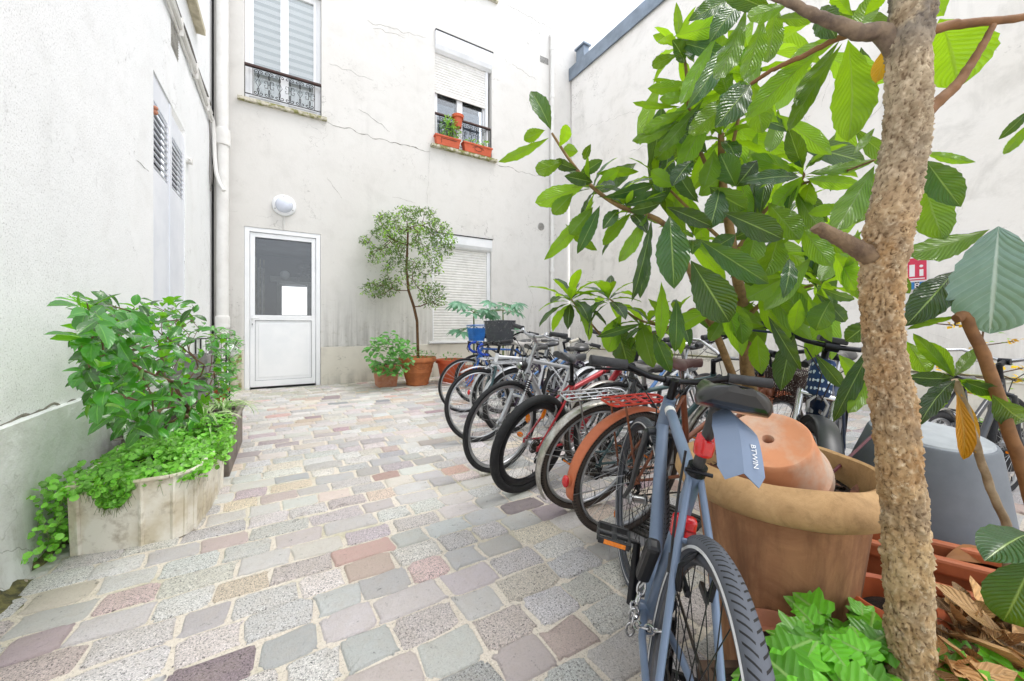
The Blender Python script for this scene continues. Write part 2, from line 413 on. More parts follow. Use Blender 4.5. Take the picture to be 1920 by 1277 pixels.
# ---- ground: mortar sheet and hand-laid setts
def mortar_mat():
    m, nt, b, out = newmat('sandy_mortar'); co = objco(nt)
    col = mix(nt, ramp(nt, noise(nt, co, 3, 6), .35, .7), lin('dbd2c5'), lin('cdc1b1'))
    col = mix(nt, ramp(nt, noise(nt, co, 120, 4, .8), .42, .62), col, lin('e4dccf'))
    col = mix(nt, mth(nt, 'MULTIPLY', ramp(nt, noise(nt, co, 110, 4, .85), .55, .62), .7), col, lin('6f6556'))
    s = nd(nt, 'ShaderNodeSeparateXYZ'); nt.links.new(co, s.inputs[0])
    mo = mth(nt, 'MULTIPLY', ramp(nt, s.outputs[1], 0, 1, (0, 0, 0, 1), (1, 1, 1, 1)), ramp(nt, noise(nt, co, 1.3, 5, .7), .5, .62))
    col = mix(nt, mth(nt, 'MULTIPLY', mo, .35), col, lin('8b8c52'))
    nt.links.new(col, b.inputs['Base Color']); b.inputs['Roughness'].default_value = .95
    nt.links.new(bump(nt, noise(nt, co, 90, 6, .8), .9, .006), b.inputs['Normal']); return m
M_mortar = mortar_mat()
mb = MB(); mb.box((XL - .3, -6, -.25), (XR + .4, YB + .3, 0)); g = mb.build('ground', M_mortar); tag(g, 'sandy mortar ground between the paving stones', None, None, 'structure')
mb = MB(); mb.box((-30, -40, -.3), (40, 40, -.05)); tag(mb.build('ground_beyond', M_mortar), 'bare ground around the courtyard', None, None, 'structure')
def sett_mat():
    m, nt, b, out = newmat('paving_stone'); co = objco(nt)
    a = nd(nt, 'ShaderNodeAttribute', attribute_name='stone'); rn = nd(nt, 'ShaderNodeAttribute', attribute_name='rnd').outputs['Fac']
    col = a.outputs['Color']
    ad = nd(nt, 'ShaderNodeVectorMath', operation='ADD'); cm = nd(nt, 'ShaderNodeCombineXYZ'); nt.links.new(mth(nt, 'MULTIPLY', rn, 31.0), cm.inputs[2])
    nt.links.new(co, ad.inputs[0]); nt.links.new(cm.outputs[0], ad.inputs[1]); v = ad.outputs[0]
    gran = ramp(nt, rn, .35, .5)                                     # some stones are granite, others smooth sandstone
    sp = ramp(nt, noise(nt, v, 190, 3, .8), .5, .6); sp2 = ramp(nt, noise(nt, v, 150, 4, .85, .4), .54, .60)
    col = mix(nt, mth(nt, 'MULTIPLY', mth(nt, 'MULTIPLY', sp, gran), .9), col, (1.55, 1.55, 1.55, 1), 'MULTIPLY')
    col = mix(nt, mth(nt, 'MULTIPLY', mth(nt, 'MULTIPLY', sp2, mth(nt, 'ADD', gran, .15)), .8), col, lin('232123'))
    col = mix(nt, mth(nt, 'MULTIPLY', ramp(nt, noise(nt, v, 14, 6, .7), .45, .75), .3), col, lin('c3b6a5'))
    col = mix(nt, mth(nt, 'MULTIPLY', ramp(nt, noise(nt, v, 26, 8, .8, .6), .60, .67), .8), col, lin('343130'))
    s = nd(nt, 'ShaderNodeSeparateXYZ'); nt.links.new(co, s.inputs[0])
    mr = nd(nt, 'ShaderNodeMapRange'); nt.links.new(s.outputs[1], mr.inputs[0]); mr.inputs[1].default_value = 6.0; mr.inputs[2].default_value = 7.6
    col = mix(nt, mth(nt, 'MULTIPLY', mth(nt, 'MULTIPLY', mr.outputs[0], ramp(nt, noise(nt, co, 2.2, 6, .7), .45, .6)), .5), col, lin('8a8a4e'))
    nt.links.new(col, b.inputs['Base Color']); b.inputs['Roughness'].default_value = .82
    h = mth(nt, 'ADD', noise(nt, v, 34, 8, .75), mth(nt, 'MULTIPLY', noise(nt, v, 150, 4, .8), .5))
    nt.links.new(bump(nt, h, 1, .014), b.inputs['Normal']); return m
M_sett = sett_mat()
STONES = [('bdbcba', 26), ('cac7c1', 22), ('a9aaac', 13), ('d3c0aa', 16), ('d3ae9a', 11), ('bd9690', 9), ('a3858f', 8), ('7f8389', 6), ('cba196', 6), ('86737a', 4), ('dccfbc', 12)]
pool = [c for c, w in STONES for _ in range(w)]
rs = random.Random(11)
mb = MB(); vc = []
y = -1.2; row = 0
while y < YB - .02:
    pitch = .150 + rs.uniform(-.006, .008); x = XL - .05 + rs.uniform(-.2, 0)
    while x < XR:
        L = rs.choice([.17, .19, .2, .22, .24, .27]) + rs.uniform(-.01, .01); g_ = rs.uniform(.005, .018)
        cx, cy = x + L / 2, y + pitch / 2; hx, hy = (L - g_) / 2, (pitch - g_ * .9) / 2
        x += L
        if cx + hx < XL + .02 or cx - hx > XR: continue
        far = cy > 5
        N = 12 if far else 24; top = rs.uniform(.004, .011); tilt = (rs.uniform(-.02, .02), rs.uniform(-.02, .02)); cut = rs.uniform(.35, .9)
        sk = rs.uniform(-.05, .05); ph = rs.uniform(0, 9)
        rings = []
        for inset, z in ((0, -.004), (.0035, top * .65), (.012, top)):
            ring = []
            for k in range(N):
                a = 2 * pi * (k + .5) / N; ex = 2 / (5.5 + 6 * cut)
                ca, sa = cos(a), sin(a)
                px_ = math.copysign(abs(ca) ** ex, ca) * (hx - inset); py_ = math.copysign(abs(sa) ** ex, sa) * (hy - inset)
                j = .008 * mnoise.noise((ca * 1.6 + ph, sa * 1.6, cx)) + .006 * mnoise.noise((ca * 5 + ph, sa * 5, cy))
                px_ += ca * j * 2 + sk * py_; py_ += sa * j * 2
                X_, Y_ = cx + px_, cy + py_
                ring.append(mb.pt((min(max(X_, XL + .005), XR - .005), min(Y_, YB - .005), max(-.004, z) + (tilt[0] * px_ + tilt[1] * py_ if z > 0 else 0))))
            rings.append(ring)
        c0 = mb.pt((cx, cy, top + rs.uniform(0, .002)))
        for i in range(2):
            for k in range(N): mb.face((rings[i][k], rings[i][(k + 1) % N], rings[i + 1][(k + 1) % N], rings[i + 1][k]), True)
        for k in range(N): mb.face((rings[2][k], rings[2][(k + 1) % N], c0), True)
        c = lin(rs.choice(pool)); k_ = rs.choice((.2, .5, .65, .8, .85, .9, .9)); c = [q * (1 - k_) + w * k_ for q, w in zip(c[:3], (.62, .605, .59))]; f = rs.uniform(.82, 1.12) * 1.12; c = tuple(min(1, q * f * rs.uniform(.97, 1.03)) for q in c[:3]); rv_ = rs.random()
        for i in range(3 * N + 1): vc.append((c, rv_))
    y += pitch; row += 1
o = mb.build('paving', M_sett)
o.data.attributes.new('stone', 'FLOAT_COLOR', 'POINT'); o.data.attributes.new('rnd', 'FLOAT', 'POINT')
ca = o.data.attributes['stone']; ra = o.data.attributes['rnd']
ca.data.foreach_set('color', [q for c, r_ in vc for q in (*c, 1)]); ra.data.foreach_set('value', [r_ for c, r_ in vc])
tag(o, 'worn grey, pink and beige paving setts laid in rows', None, None, 'structure')

# ---- wall with openings
def wall_cells(mb, mp, u0, u1, z0, z1, holes, depth, step=2.0):
    """mp(u, z, d) -> point; holes (ua, ub, za, zb); d goes into the wall"""
    us = sorted({u0, u1} | {h[0] for h in holes} | {h[1] for h in holes}); zs = sorted({z0, z1} | {h[2] for h in holes} | {h[3] for h in holes})
    for a, b in zip(us, us[1:]):
        for c, d in zip(zs, zs[1:]):
            if any(h[0] <= a and b <= h[1] and h[2] <= c and d <= h[3] for h in holes): continue
            mb.poly([mp(a, c, 0), mp(b, c, 0), mp(b, d, 0), mp(a, d, 0)])
    for a, b, c, d in holes:
        mb.poly([mp(a, c, 0), mp(a, d, 0), mp(a, d, depth), mp(a, c, depth)]); mb.poly([mp(b, c, 0), mp(b, c, depth), mp(b, d, depth), mp(b, d, 0)])
        mb.poly([mp(a, d, 0), mp(b, d, 0), mp(b, d, depth), mp(a, d, depth)]); mb.poly([mp(a, c, 0), mp(a, c, depth), mp(b, c, depth), mp(b, c, 0)])
    mb.poly([mp(u0, z1, 0), mp(u1, z1, 0), mp(u1, z1, .3), mp(u0, z1, .3)])
    mb.poly([mp(u1, z0, 0), mp(u1, z0, .3), mp(u1, z1, .3), mp(u1, z1, 0)]); mb.poly([mp(u0, z0, 0), mp(u0, z0, .3), mp(u0, z1, .3), mp(u0, z1, 0)])
# ---------------- back building
BB = thing('apartment_building', 'cream plastered apartment block at the end of the courtyard with white door and roller shutters', 'building', (2.5, YB, 0))
mB = lambda u, z, d: V((u, YB + d, z))
H_door = (-.59, .56, 0.0, 2.77); H_w1 = (-.59, .575, 4.92, 7.16); H_w2 = (2.74, 4.11, 4.94, 7.38); H_w3 = (2.69, 4.10, .76, 3.07)
mb = MB(); wall_cells(mb, mB, XL, 6.02, 0, 11, [H_door, H_w1, H_w2, H_w3], .32); part(BB, BB, mb, 'wall', M_back)
mb = MB(); wall_cells(mb, lambda u, z, d: V((u, YB + .03 + d, z)), 6.032, 6.80, 0, 11, [], .3); part(BB, BB, mb, 'corner_pier', M_back)
mb = MB(); mb.box((6.02, YB + .05, 0), (6.032, YB + .2, 11)); part(BB, BB, mb, 'expansion_joint', pm('joint_grey', '6e6a66', '524f4b', 3, .8))
mb = MB()
for x0, x1 in ((.56, 6.0), (-.86, -.59)): mb.box((x0 + (.003 if x0 > 0 else 0), YB - .022, 0), (x1 - .003, YB + .01, .70))
pl = part(BB, BB, mb, 'plinth', M_plinth, bevel=.006)
mb = MB(); mb.box((-.86, YB - .05, .01), (-.62, YB - .024, .66)); part(BB, BB, mb, 'mossy_stone', M_stone, bevel=.02)
# cracks and lifted plaster lips
def crack(mb, pts, mp, w=.006, wob=.03):
    w *= .62
    q = []
    for (a, b) in zip(pts, pts[1:]):
        n = max(2, int(math.dist(a, b) / .035))
        for i in range(n):
            t = i / n; q.append((a[0] + (b[0] - a[0]) * t, a[1] + (b[1] - a[1]) * t))
    q.append(pts[-1]); n = len(q)
    prev = None; ph = U(0, 99)
    for i, (u, z) in enumerate(q):
        u += wob * .6 * mnoise.noise((i * .31 + ph, 3.1, 0)); z += wob * mnoise.noise((i * .27 + ph, 9.7, 0)); ww = w * (.25 + abs(mnoise.noise((i * .5, 1.3, ph))) * 1.6) * min(1, (i + 1) / 4, (n - i) / 4)
        cur = [mb.pt(mp(u, z - ww, -.0015)), mb.pt(mp(u, z + ww, -.0015)), mb.pt(mp(u, z + ww * .2, -.004))]
        if prev:
            mb.face((prev[0], cur[0], cur[2], prev[2])); mb.face((prev[2], cur[2], cur[1], prev[1]))
        prev = cur
M_crack = pm('crack_shadow', '8f8a80', '6c675f', 12, .95)
mb = MB()
def bz(*a): return [(onB(x, y).x, onB(x, y).z) for x, y in a]
for pts, w in (([(612, 230), (650, 240), (700, 258), (760, 272), (805, 285)], .014), ([(930, 308), (965, 318), (1005, 330)], .011), ([(800, 390), (803, 330), (806, 280)], .004), ([(1005, 330), (1022, 332)], .006),
               ([(688, 40), (740, 55), (800, 72)], .006), ([(700, 52), (760, 70)], .004), ([(950, 10), (990, 30), (1035, 55)], .006), ([(618, 120), (660, 135), (700, 152)], .004), ([(612, 330), (640, 372)], .004),
               ([(672, 205), (700, 222), (730, 246)], .008), ([(735, 370), (780, 380)], .003), ([(960, 120), (1005, 150)], .004), ([(603, 650), (660, 648), (757, 648)], .005), ([(985, 520), (1000, 560), (990, 600)], .003), ([(700, 600), (703, 640)], .005)):
    crack(mb, bz(*pts), mB, w, .05)
part(BB, BB, mb, 'crack', M_crack)
# sills
def sill(name, x0, x1, z, h, out, mat, par, hang=.0):
    mb = MB(); n = 26
    for i in range(n):
        a, b = x0 + (x1 - x0) * i / n, x0 + (x1 - x0) * (i + 1) / n
    mb.box((x0, YB - out, z - h), (x1, YB + .14, z)); return part(BB, par, mb, name, mat, bevel=.008)
# ---- door
mb = MB(); y0 = YB + .02
for a, b in (((-.587, 0), (-.515, 2.767)), ((.485, 0), (.557, 2.767)), ((-.515, 2.69), (.485, 2.767))): mb.box((a[0], y0 - .01, a[1] + .002), (b[0], y0 + .10, b[1]))
door = part(BB, BB, mb, 'door', M_pvc, bevel=.004); door['label'] = 'white half-glazed entrance door'
mb = MB(); yd = y0 + .01
for a in ((-.51, .04, -.44, 2.685), (.415, .04, .48, 2.685), (-.44, 2.61, .415, 2.685), (-.44, 1.185, .415, 1.275), (-.44, .04, .415, .145)): mb.box((a[0], yd, a[1]), (a[2], yd + .06, a[3]))
part(BB, door, mb, 'leaf_frame', M_pvc, bevel=.004)
mb = MB(); mb.box((-.436, yd + .02, .149), (.411, yd + .04, 1.181)); mb.box((-.39, yd + .014, .20), (.365, yd + .0202, 1.13)); part(BB, door, mb, 'lower_panel', M_pvc, bevel=.003)
mb = MB()
for a in ((-.44, .148, -.436, 1.182), (.411, .148, .415, 1.182), (-.436, .145, .411, .149), (-.436, 1.181, .411, 1.185)): mb.box((a[0], yd + .006, a[1]), (a[2], yd + .01, a[3]))
for a in ((-.44, 1.275, -.43, 2.61), (.405, 1.275, .415, 2.61), (-.43, 1.275, .405, 1.285), (-.43, 2.598, .405, 2.61)): mb.box((a[0], yd + .004, a[1]), (a[2], yd + .03, a[3]))
part(BB, door, mb, 'gasket', pm('gasket', '60646a', '4a4d52', 9, .6))
mb = MB(); mb.box((-.43, yd + .03, 1.285), (.405, yd + .034, 2.598)); part(BB, door, mb, 'pane', M_glassdoor)
mb = MB(); mb.obox((-.478, yd - .004, 1.17), (.03, .01, .20)); mb.tube([(-.478, yd, 1.22), (-.478, yd - .05, 1.22), (-.46, yd - .055, 1.22), (-.375, yd - .055, 1.215)], .009, 8); part(BB, door, mb, 'handle', M_trim)
mb = MB(); mb.ball((-.478, yd - .011, 1.12), .008, 8, 6, (1, .5, 1)); mb.box((-.481, yd - .014, 1.098), (-.475, yd - .008, 1.118)); part(BB, door, mb, 'keyhole', M_dark)
mb = MB(); mb.box((-.50, yd - .004, .004), (.47, yd + .03, .036)); part(BB, door, mb, 'threshold', M_rub)
# hall behind the door; fittings added to stand in for reflections in the pane
mb = MB(); X0, X1, Y0, Y1, Z1 = -.75, 1.9, YB + .34, YB + 4.2, 2.95
mb.poly([(X0, Y0, -.02), (X0, Y1, -.02), (X0, Y1, Z1), (X0, Y0, Z1)]); mb.poly([(X1, Y0, -.02), (X1, Y0, Z1), (X1, Y1, Z1), (X1, Y1, -.02)])
mb.poly([(X0, Y1, -.02), (X1, Y1, -.02), (X1, Y1, Z1), (X0, Y1, Z1)]); mb.poly([(X0, Y0, Z1), (X0, Y1, Z1), (X1, Y1, Z1), (X1, Y0, Z1)]); mb.poly([(X0, Y0, -.02), (X1, Y0, -.02), (X1, Y1, -.02), (X0, Y1, -.02)])
part(BB, BB, mb, 'hall', M_grey)
m, nt, b, out = newmat('reflection_glow'); b.inputs['Base Color'].default_value = (.9, .9, .9, 1); b.inputs['Emission Color'].default_value = (1, .99, .97, 1); b.inputs['Emission Strength'].default_value = 1.6; M_lit = m  # added glow panel: stands in for a bright reflection and lights the hall
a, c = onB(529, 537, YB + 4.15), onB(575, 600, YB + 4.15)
mb = MB(); mb.box((a.x, YB + 4.14, c.z - .3), (c.x, YB + 4.16, a.z)); part(BB, BB, mb, 'reflection_panel', M_lit)
mb = MB(); f = .12
mb.box((a.x - f, YB + 4.05, 0), (a.x - .01, YB + 4.18, a.z + f)); mb.box((c.x + .01, YB + 4.05, 0), (c.x + f, YB + 4.18, a.z + f)); mb.box((a.x - f - .15, YB + 3.9, a.z + .12), (c.x + f + .3, YB + 4.18, a.z + .24))
mb.box((a.x - .5, YB + 3.2, 0), (a.x - .4, YB + 3.4, 2.5)); mb.box((X0 + .01, YB + 1.1, 0), (X0 + .10, YB + 1.5, 2.4)); mb.box((X0 + .01, YB + 1.8, 0), (X0 + .14, YB + 2.0, 2.2)); mb.tube([(X0 + .12, YB + 2.4, 0), (X0 + .12, YB + 2.4, 2.7)], .05, 8)
part(BB, BB, mb, 'reflected_joinery', pm('hall_trim', 'd9dad8', 'b4b5ae', 3, .6))
yh = YB + 1.4; hp = onB(572, 524, yh); hg = onB(534, 517, yh)
mb = MB(); mb.box((hg.x - .12, yh - .15, hp.z - .11), (hp.x + .25, yh + .15, hp.z - .07)); part(BB, BB, mb, 'reflected_shelf', pm('hall_trim', 'd9dad8'), bevel=.01)
mb = MB(); mb.obox((hp.x, yh, hp.z + .0), (.20, .16, .14)); part(BB, BB, mb, 'reflected_plant_box', pm('hall_box', '77786f', '5f6058', 6, .7), bevel=.01)
mb = MB(); mb.ball((hg.x, yh, hg.z + .02), .09, 18, 12); part(BB, BB, mb, 'reflected_globe', M_trim)
mb = MB()
for i in range(15): a = i * 2.4; leaf(mb, (hp.x + .02 * cos(a), yh, hp.z + .07 + .018 * i), (cos(a) * .7, sin(a) * .5, U(-.1, .8)), (0, -.4, 1), U(.14, .24), .05, curl=.9, nu=6, nv=2, rv=.5)
part(BB, BB, mb, 'reflected_plant', leaf_mat('leaf_indoor', '3a4a34', '55604a', .2, .4, 8))
mb = MB()
for k in range(4): mb.box((-.52 + k * .055, YB + .55 + .1 * k, .4), (-.50 + k * .055, YB + .57 + .1 * k, 2.35))
part(BB, BB, mb, 'reflected_frames', pm('hall_cream', 'b9b39f', '6d685a', 8, .7))
# ---- window 1 with zebra blind
mb = MB(); yw = YB + .13; x0, x1, z0, z1 = H_w1
def rects(mb, L, ya, yb):
    for q in L: mb.box((q[0], ya, q[1]), (q[2], yb, q[3]))
rects(mb, [(x0 + .003, z0 + .002, x0 + .07, z1 - .003), (x1 - .07, z0 + .002, x1 - .003, z1 - .003), (x0 + .07, z1 - .07, x1 - .07, z1 - .003), (x0 + .07, z0 + .002, x1 - .07, z0 + .12), (-.07, z0 + .12, .055, z1 - .07)], yw, yw + .07)
rects(mb, [(x0 + .07, z0 + .12, x0 + .125, z1 - .07), (x1 - .125, z0 + .12, x1 - .07, z1 - .07), (x0 + .125, z1 - .125, -.07, z1 - .07), (.055, z1 - .125, x1 - .125, z1 - .07), (x0 + .125, z0 + .12, -.07, z0 + .17), (.055, z0 + .12, x1 - .125, z0 + .17)], yw - .012, yw + .05)
w1 = part(BB, BB, mb, 'window', M_pvc, bevel=.004); w1['label'] = 'white double window with striped blind'
mb = MB(); rects(mb, [(x0 + .125, z0 + .17, -.07, z1 - .125), (.055, z0 + .17, x1 - .125, z1 - .125)], yw + .02, yw + .026); part(BB, w1, mb, 'pane', M_glass)
def blind_mat():
    m, nt, b, out = newmat('zebra_blind'); s = nd(nt, 'ShaderNodeSeparateXYZ'); nt.links.new(objco(nt), s.inputs[0])
    w = mth(nt, 'FRACT', mth(nt, 'MULTIPLY', s.outputs[2], 7.4)); nt.links.new(mix(nt, ramp(nt, w, .52, .58), lin('fbfbfa'), lin('d2d6d5')), b.inputs['Base Color']); b.inputs['Roughness'].default_value = .9; return m
mb = MB(); mb.box((x0 + .10, yw + .055, z0 + .42), (x1 - .10, yw + .06, z1 - .06)); part(BB, w1, mb, 'blind', blind_mat())
mb = MB(); mb.box((x0, yw + .6, z0), (x1, yw + .62, z1)); mb.box((x0 - .01, yw + .16, z0 - .03), (x1 + .01, yw + .6, z0)); part(BB, w1, mb, 'curtain', pm('pale_curtain', 'dfe1e0', 'cfd2d1', 9, .8))
sill('sill', -.68, .66, z0, .06, .07, M_stone, w1)
# ironwork
def scroll(mb, c, w, h, fl, rad, mp):
    for s in (-1, 1):
        pts = []
        for i in range(22):      # outer heart lobe ending in a spiral
            t = i / 21; a = -pi / 2 + t * 2 * pi * 1.25; r = w * .25 * (1 - .72 * t) if t > .35 else w * .25
            cx = s * w * .25; px_ = cx + s * r * cos(a) * -1; pz = h * .22 + r * sin(a) * (h / w)
            if t < .12: px_, pz = px_ * (t / .12), -h * .5 + (pz + h * .5) * (t / .12)
            pts.append(mp(c[0] + px_, c[1] + fl * pz, -.03))
        mb.tube(pts, rad, 5)
def railing(x0, x1, zt, zb, gx0, gx1, n, yo, label_par):
    mp = lambda u, z, d: V((u, YB + yo + d + .03, z))
    mb = MB(); mb.tube([(x0, YB + yo, zb), (x1, YB + yo, zb)], .008, 6); mb.tube([(x0, YB + yo, zb - .08), (x0, YB + yo, zt)], .008, 6); mb.tube([(x1, YB + yo, zb - .08), (x1, YB + yo, zt)], .008, 6)
    mb.tube([(x0, YB + yo, zt - .03), (x1, YB + yo, zt - .03)], .006, 6)
    for u in (gx0, gx1): mb.tube([(u, YB + yo, zb), (u, YB + yo, zt - .03)], .006, 6)
    w = (gx1 - gx0) / n; H = zt - .03 - zb
    for i in range(n):
        c = gx0 + w * (i + .5)
        scroll(mb, (c, zt - .03 - H * .17), w * .96, H * .30, 1, .006, mp); scroll(mb, (c, zb + H * .17), w * .96, H * .30, -1, .006, mp)
        if i % 2:
            for s in (-1, 1):
                mb.tube([mp(c + s * w * .12, zb + H * .36, -.03), mp(c + s * w * .12, zb + H * .64, -.03)], .005, 5)
                mb.tube([mp(c + s * w * .12, zb + H * .38, -.03), mp(c + s * w * .4, zb + H * .36, -.03), mp(c + s * w * .45, zb + H * .45, -.03), mp(c + s * w * .33, zb + H * .47, -.03)], .004, 5)
                mb.tube([mp(c + s * w * .12, zb + H * .62, -.03), mp(c + s * w * .4, zb + H * .64, -.03), mp(c + s * w * .45, zb + H * .55, -.03), mp(c + s * w * .33, zb + H * .53, -.03)], .004, 5)
            mb.tube([mp(c - w * .12, zb + H * .5, -.03), mp(c + w * .12, zb + H * .5, -.03)], .004, 5)
        else:
            mb.tube([mp(c, zb + H * .34, -.03), mp(c - w * .25, zb + H * .5, -.03), mp(c, zb + H * .66, -.03), mp(c + w * .25, zb + H * .5, -.03), mp(c, zb + H * .34, -.03)], .004, 5)
    r = part(BB, label_par, mb, 'railing', M_iron)
    mb = MB(); mb.box((x0 - .005, YB + yo - .022, zt - .022), (x1 + .005, YB + yo + .022, zt + .022)); part(BB, r if False else label_par, mb, 'handrail', M_wood, bevel=.01)
railing(-.585, .57, 5.52, 5.03, -.47, .465, 6, .03, w1)
# ---- roller shutter window upstairs
def shutter(x0, x1, ztop, zbot, y, par, pitch=.057):
    mb = MB(); n = int((ztop - zbot) / pitch); pts = []
    for i in range(n):
        z = ztop - i * pitch
        prof = [(0, 0), (-.006, -.006), (-.009, -pitch * .5), (-.006, -pitch + .012), (.002, -pitch + .006), (.002, -pitch)]
        for (a, b) in zip(prof, prof[1:]): mb.poly([(x0, y + a[0], z + a[1]), (x0, y + b[0], z + b[1]), (x1, y + b[0], z + b[1]), (x1, y + a[0], z + a[1])])
    mb.box((x0, y - .012, ztop - n * pitch - .05), (x1, y + .012, ztop - n * pitch)); return part(BB, par, mb, 'shutter_curtain', M_shut)
x0, x1, z0, z1 = H_w2
mb = MB(); rects(mb, [(x0 + .01, z0 + .01, x0 + .10, 7.0), (x1 - .17, z0 + .01, x1 - .08, 7.0), (3.30, z0 + .1, 3.43, 7.0), (x0 + .10, z0 + .01, x1 - .17, z0 + .10)], YB + .13, YB + .20)
w2 = part(BB, BB, mb, 'window', M_pvc, bevel=.004); w2['label'] = 'upstairs window with half-lowered roller shutter'
mb = MB(); rects(mb, [(x0 + .10, z0 + .10, 3.30, 6.9), (3.43, z0 + .10, x1 - .17, 6.9)], YB + .165, YB + .17); part(BB, w2, mb, 'pane', M_glass)
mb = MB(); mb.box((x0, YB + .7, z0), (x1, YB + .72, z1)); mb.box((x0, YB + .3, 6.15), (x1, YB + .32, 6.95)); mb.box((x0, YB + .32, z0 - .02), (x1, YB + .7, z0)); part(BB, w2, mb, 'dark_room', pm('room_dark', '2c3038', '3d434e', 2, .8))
mb = MB(); mb.poly([(x0 + .12, YB + .25, z0 + .1), (3.28, YB + .25, z0 + .1), (3.28, YB + .25, 6.0), (x0 + .12, YB + .25, 6.0)]); mb.poly([(3.45, YB + .25, z0 + .1), (x1 - .2, YB + .25, z0 + .1), (x1 - .2, YB + .25, 6.0), (3.45, YB + .25, 6.0)]); part(BB, w2, mb, 'curtain', pm('net_curtain', '8b96a4', '76808f', 6, .9))
mb = MB(); pr = [(YB - .055, 7.375), (YB - .055, 7.10), (YB - .02, 7.01), (YB + .04, 6.97), (YB + .15, 6.97), (YB + .15, 7.375)]
mb.prism([(x0 + .004, a, b) for a, b in pr], (x1 - x0 - .008, 0, 0)); part(BB, w2, mb, 'shutter_box', M_trim, bevel=.003)
mb = MB(); mb.box((x0, YB - .066, 7.378), (x1 + .01, YB + .02, 7.398)); part(BB, w2, mb, 'flashing_strip', M_iron)
shutter(x0 + .015, x1 - .13, 6.97, 6.12, YB + .085, w2)
mb = MB(); mb.box((x1 - .13, YB + .06, z0 + .02), (x1 - .07, YB + .12, 6.97)); mb.box((x0 + .001, YB + .06, z0 + .02), (x0 + .015, YB + .12, 6.97)); part(BB, w2, mb, 'shutter_rail', M_trim, bevel=.003)
sill('sill', 2.64, 4.22, z0, .06, .10, M_stone, w2)
railing(2.75, 4.09, 5.65, 5.06, 2.85, 3.98, 7, .03, w2)
# ---- roller shutter window downstairs
x0, x1, z0, z1 = H_w3
mb = MB(); mb.box((x1 - .09, YB + .05, z0 + .02), (x1 - .003, YB + .12, 2.85)); mb.box((x0 + .003, YB + .05, z0 + .02), (x0 + .04, YB + .12, 2.85)); mb.box((x0 + .003, YB + .0501, 2.86), (x1 - .003, YB + .1199, 2.95)); w3 = part(BB, BB, mb, 'window', M_trim, bevel=.003); w3['label'] = 'ground-floor window with roller shutter closed'
mb = MB(); pr = [(YB - .05, 3.064), (YB - .05, 2.88), (YB - .02, 2.82), (YB + .04, 2.79), (YB + .15, 2.79), (YB + .15, 3.064)]
mb.prism([(x0 + .004, a, b) for a, b in pr], (x1 - x0 - .008, 0, 0)); part(BB, w3, mb, 'shutter_box', M_trim, bevel=.003)
mb = MB(); mb.box((x0, YB - .062, 3.067), (x1 + .01, YB + .02, 3.085)); part(BB, w3, mb, 'flashing_strip', M_iron)
shutter(x0 + .04, x1 - .09, 2.79, z0 + .03, YB + .08, w3)
mb = MB(); mb.box((2.60, YB - .06, .715), (4.2, YB + .12, .757)); part(BB, w3, mb, 'sill', M_trim, bevel=.006)
mb = MB(); p = onB(932, 0); mb.box((p.x - 1.4, YB - .08, 8.60), (4.25, YB + .05, 8.68)); part(BB, BB, mb, 'upper_sill', M_stone, bevel=.008)
# ---------------- left building
LB = thing('side_building', 'white roughcast building along the left side of the courtyard with louvred doors', 'building', (XL, 3, 0))
mL = lambda u, z, d: V((XL - d, u, z))
H_s = (4.60, 5.86, .668, 3.40)
mb = MB(); wall_cells(mb, mL, -3.0, YB, .66, 11, [H_s], .10); part(LB, LB, mb, 'wall', M_left)
mb = MB(); n = 120; prof = []
for i in range(n + 1):
    y_ = -3.0 + (YB + 3.0) * i / n; prof.append((y_, .012 * mnoise.noise((y_ * 2, 0, 0)) + .006 * mnoise.noise((y_ * 9, 0, 3))))
def pf(u, v):
    i = min(n, int(round(u * n))); y_, e = prof[i]; z = -.01 + .67 * v
    d = .028 + e * v + .012 * mnoise.noise((y_ * 3, z * 4, 5)) + (.05 * (1 - v) ** 6)
    return V((XL + d, y_, z + (e if v > .97 else 0)))
mb.grid(pf, n, 10, True, False)
for i in range(n): mb.poly([pf(i / n, 1), pf((i + 1) / n, 1), V((XL - .02, prof[i + 1][0], .672)), V((XL - .02, prof[i][0], .672))])
part(LB, LB, mb, 'plinth', M_left2)
M_moss = pm('moss', '7f7a4c', '4c4a38', 30, .95, 0, 1, .01, lo=.4, hi=.6)
mb = MB(); mb.grid(lambda u, v: V((XL + .03 + .07 * v * (1 + .8 * mnoise.noise((u * 40, 0, 0))) + .02, -2 + 4.9 * u, .045 * (1 - v) ** 2 * (1 + mnoise.noise((u * 60, 2, 0))) + .0)), 160, 4, True, False); tag(part(LB, LB, mb, 'moss', M_moss), kind='stuff')
mb = MB()
crack(mb, [(onL(0, 798).y, .675), (onL(170, 738).y, .672)], mL, .012, .03); crack(mb, [(-1, .674), (1.2, .672), (onL(0, 798).y, .675)], mL, .012, .03); crack(mb, [(3.2, .675), (7.6, .672)], mL, .006, .01)
q = [onL(*a) for a in ((255, 300), (268, 312), (278, 322))]; crack(mb, [(a.y, a.z) for a in q], mL, .004, .02)
part(LB, LB, mb, 'crack', M_crack)
M_door = pm('painted_door', 'eceff6', 'dfe3ec', 2, .4)
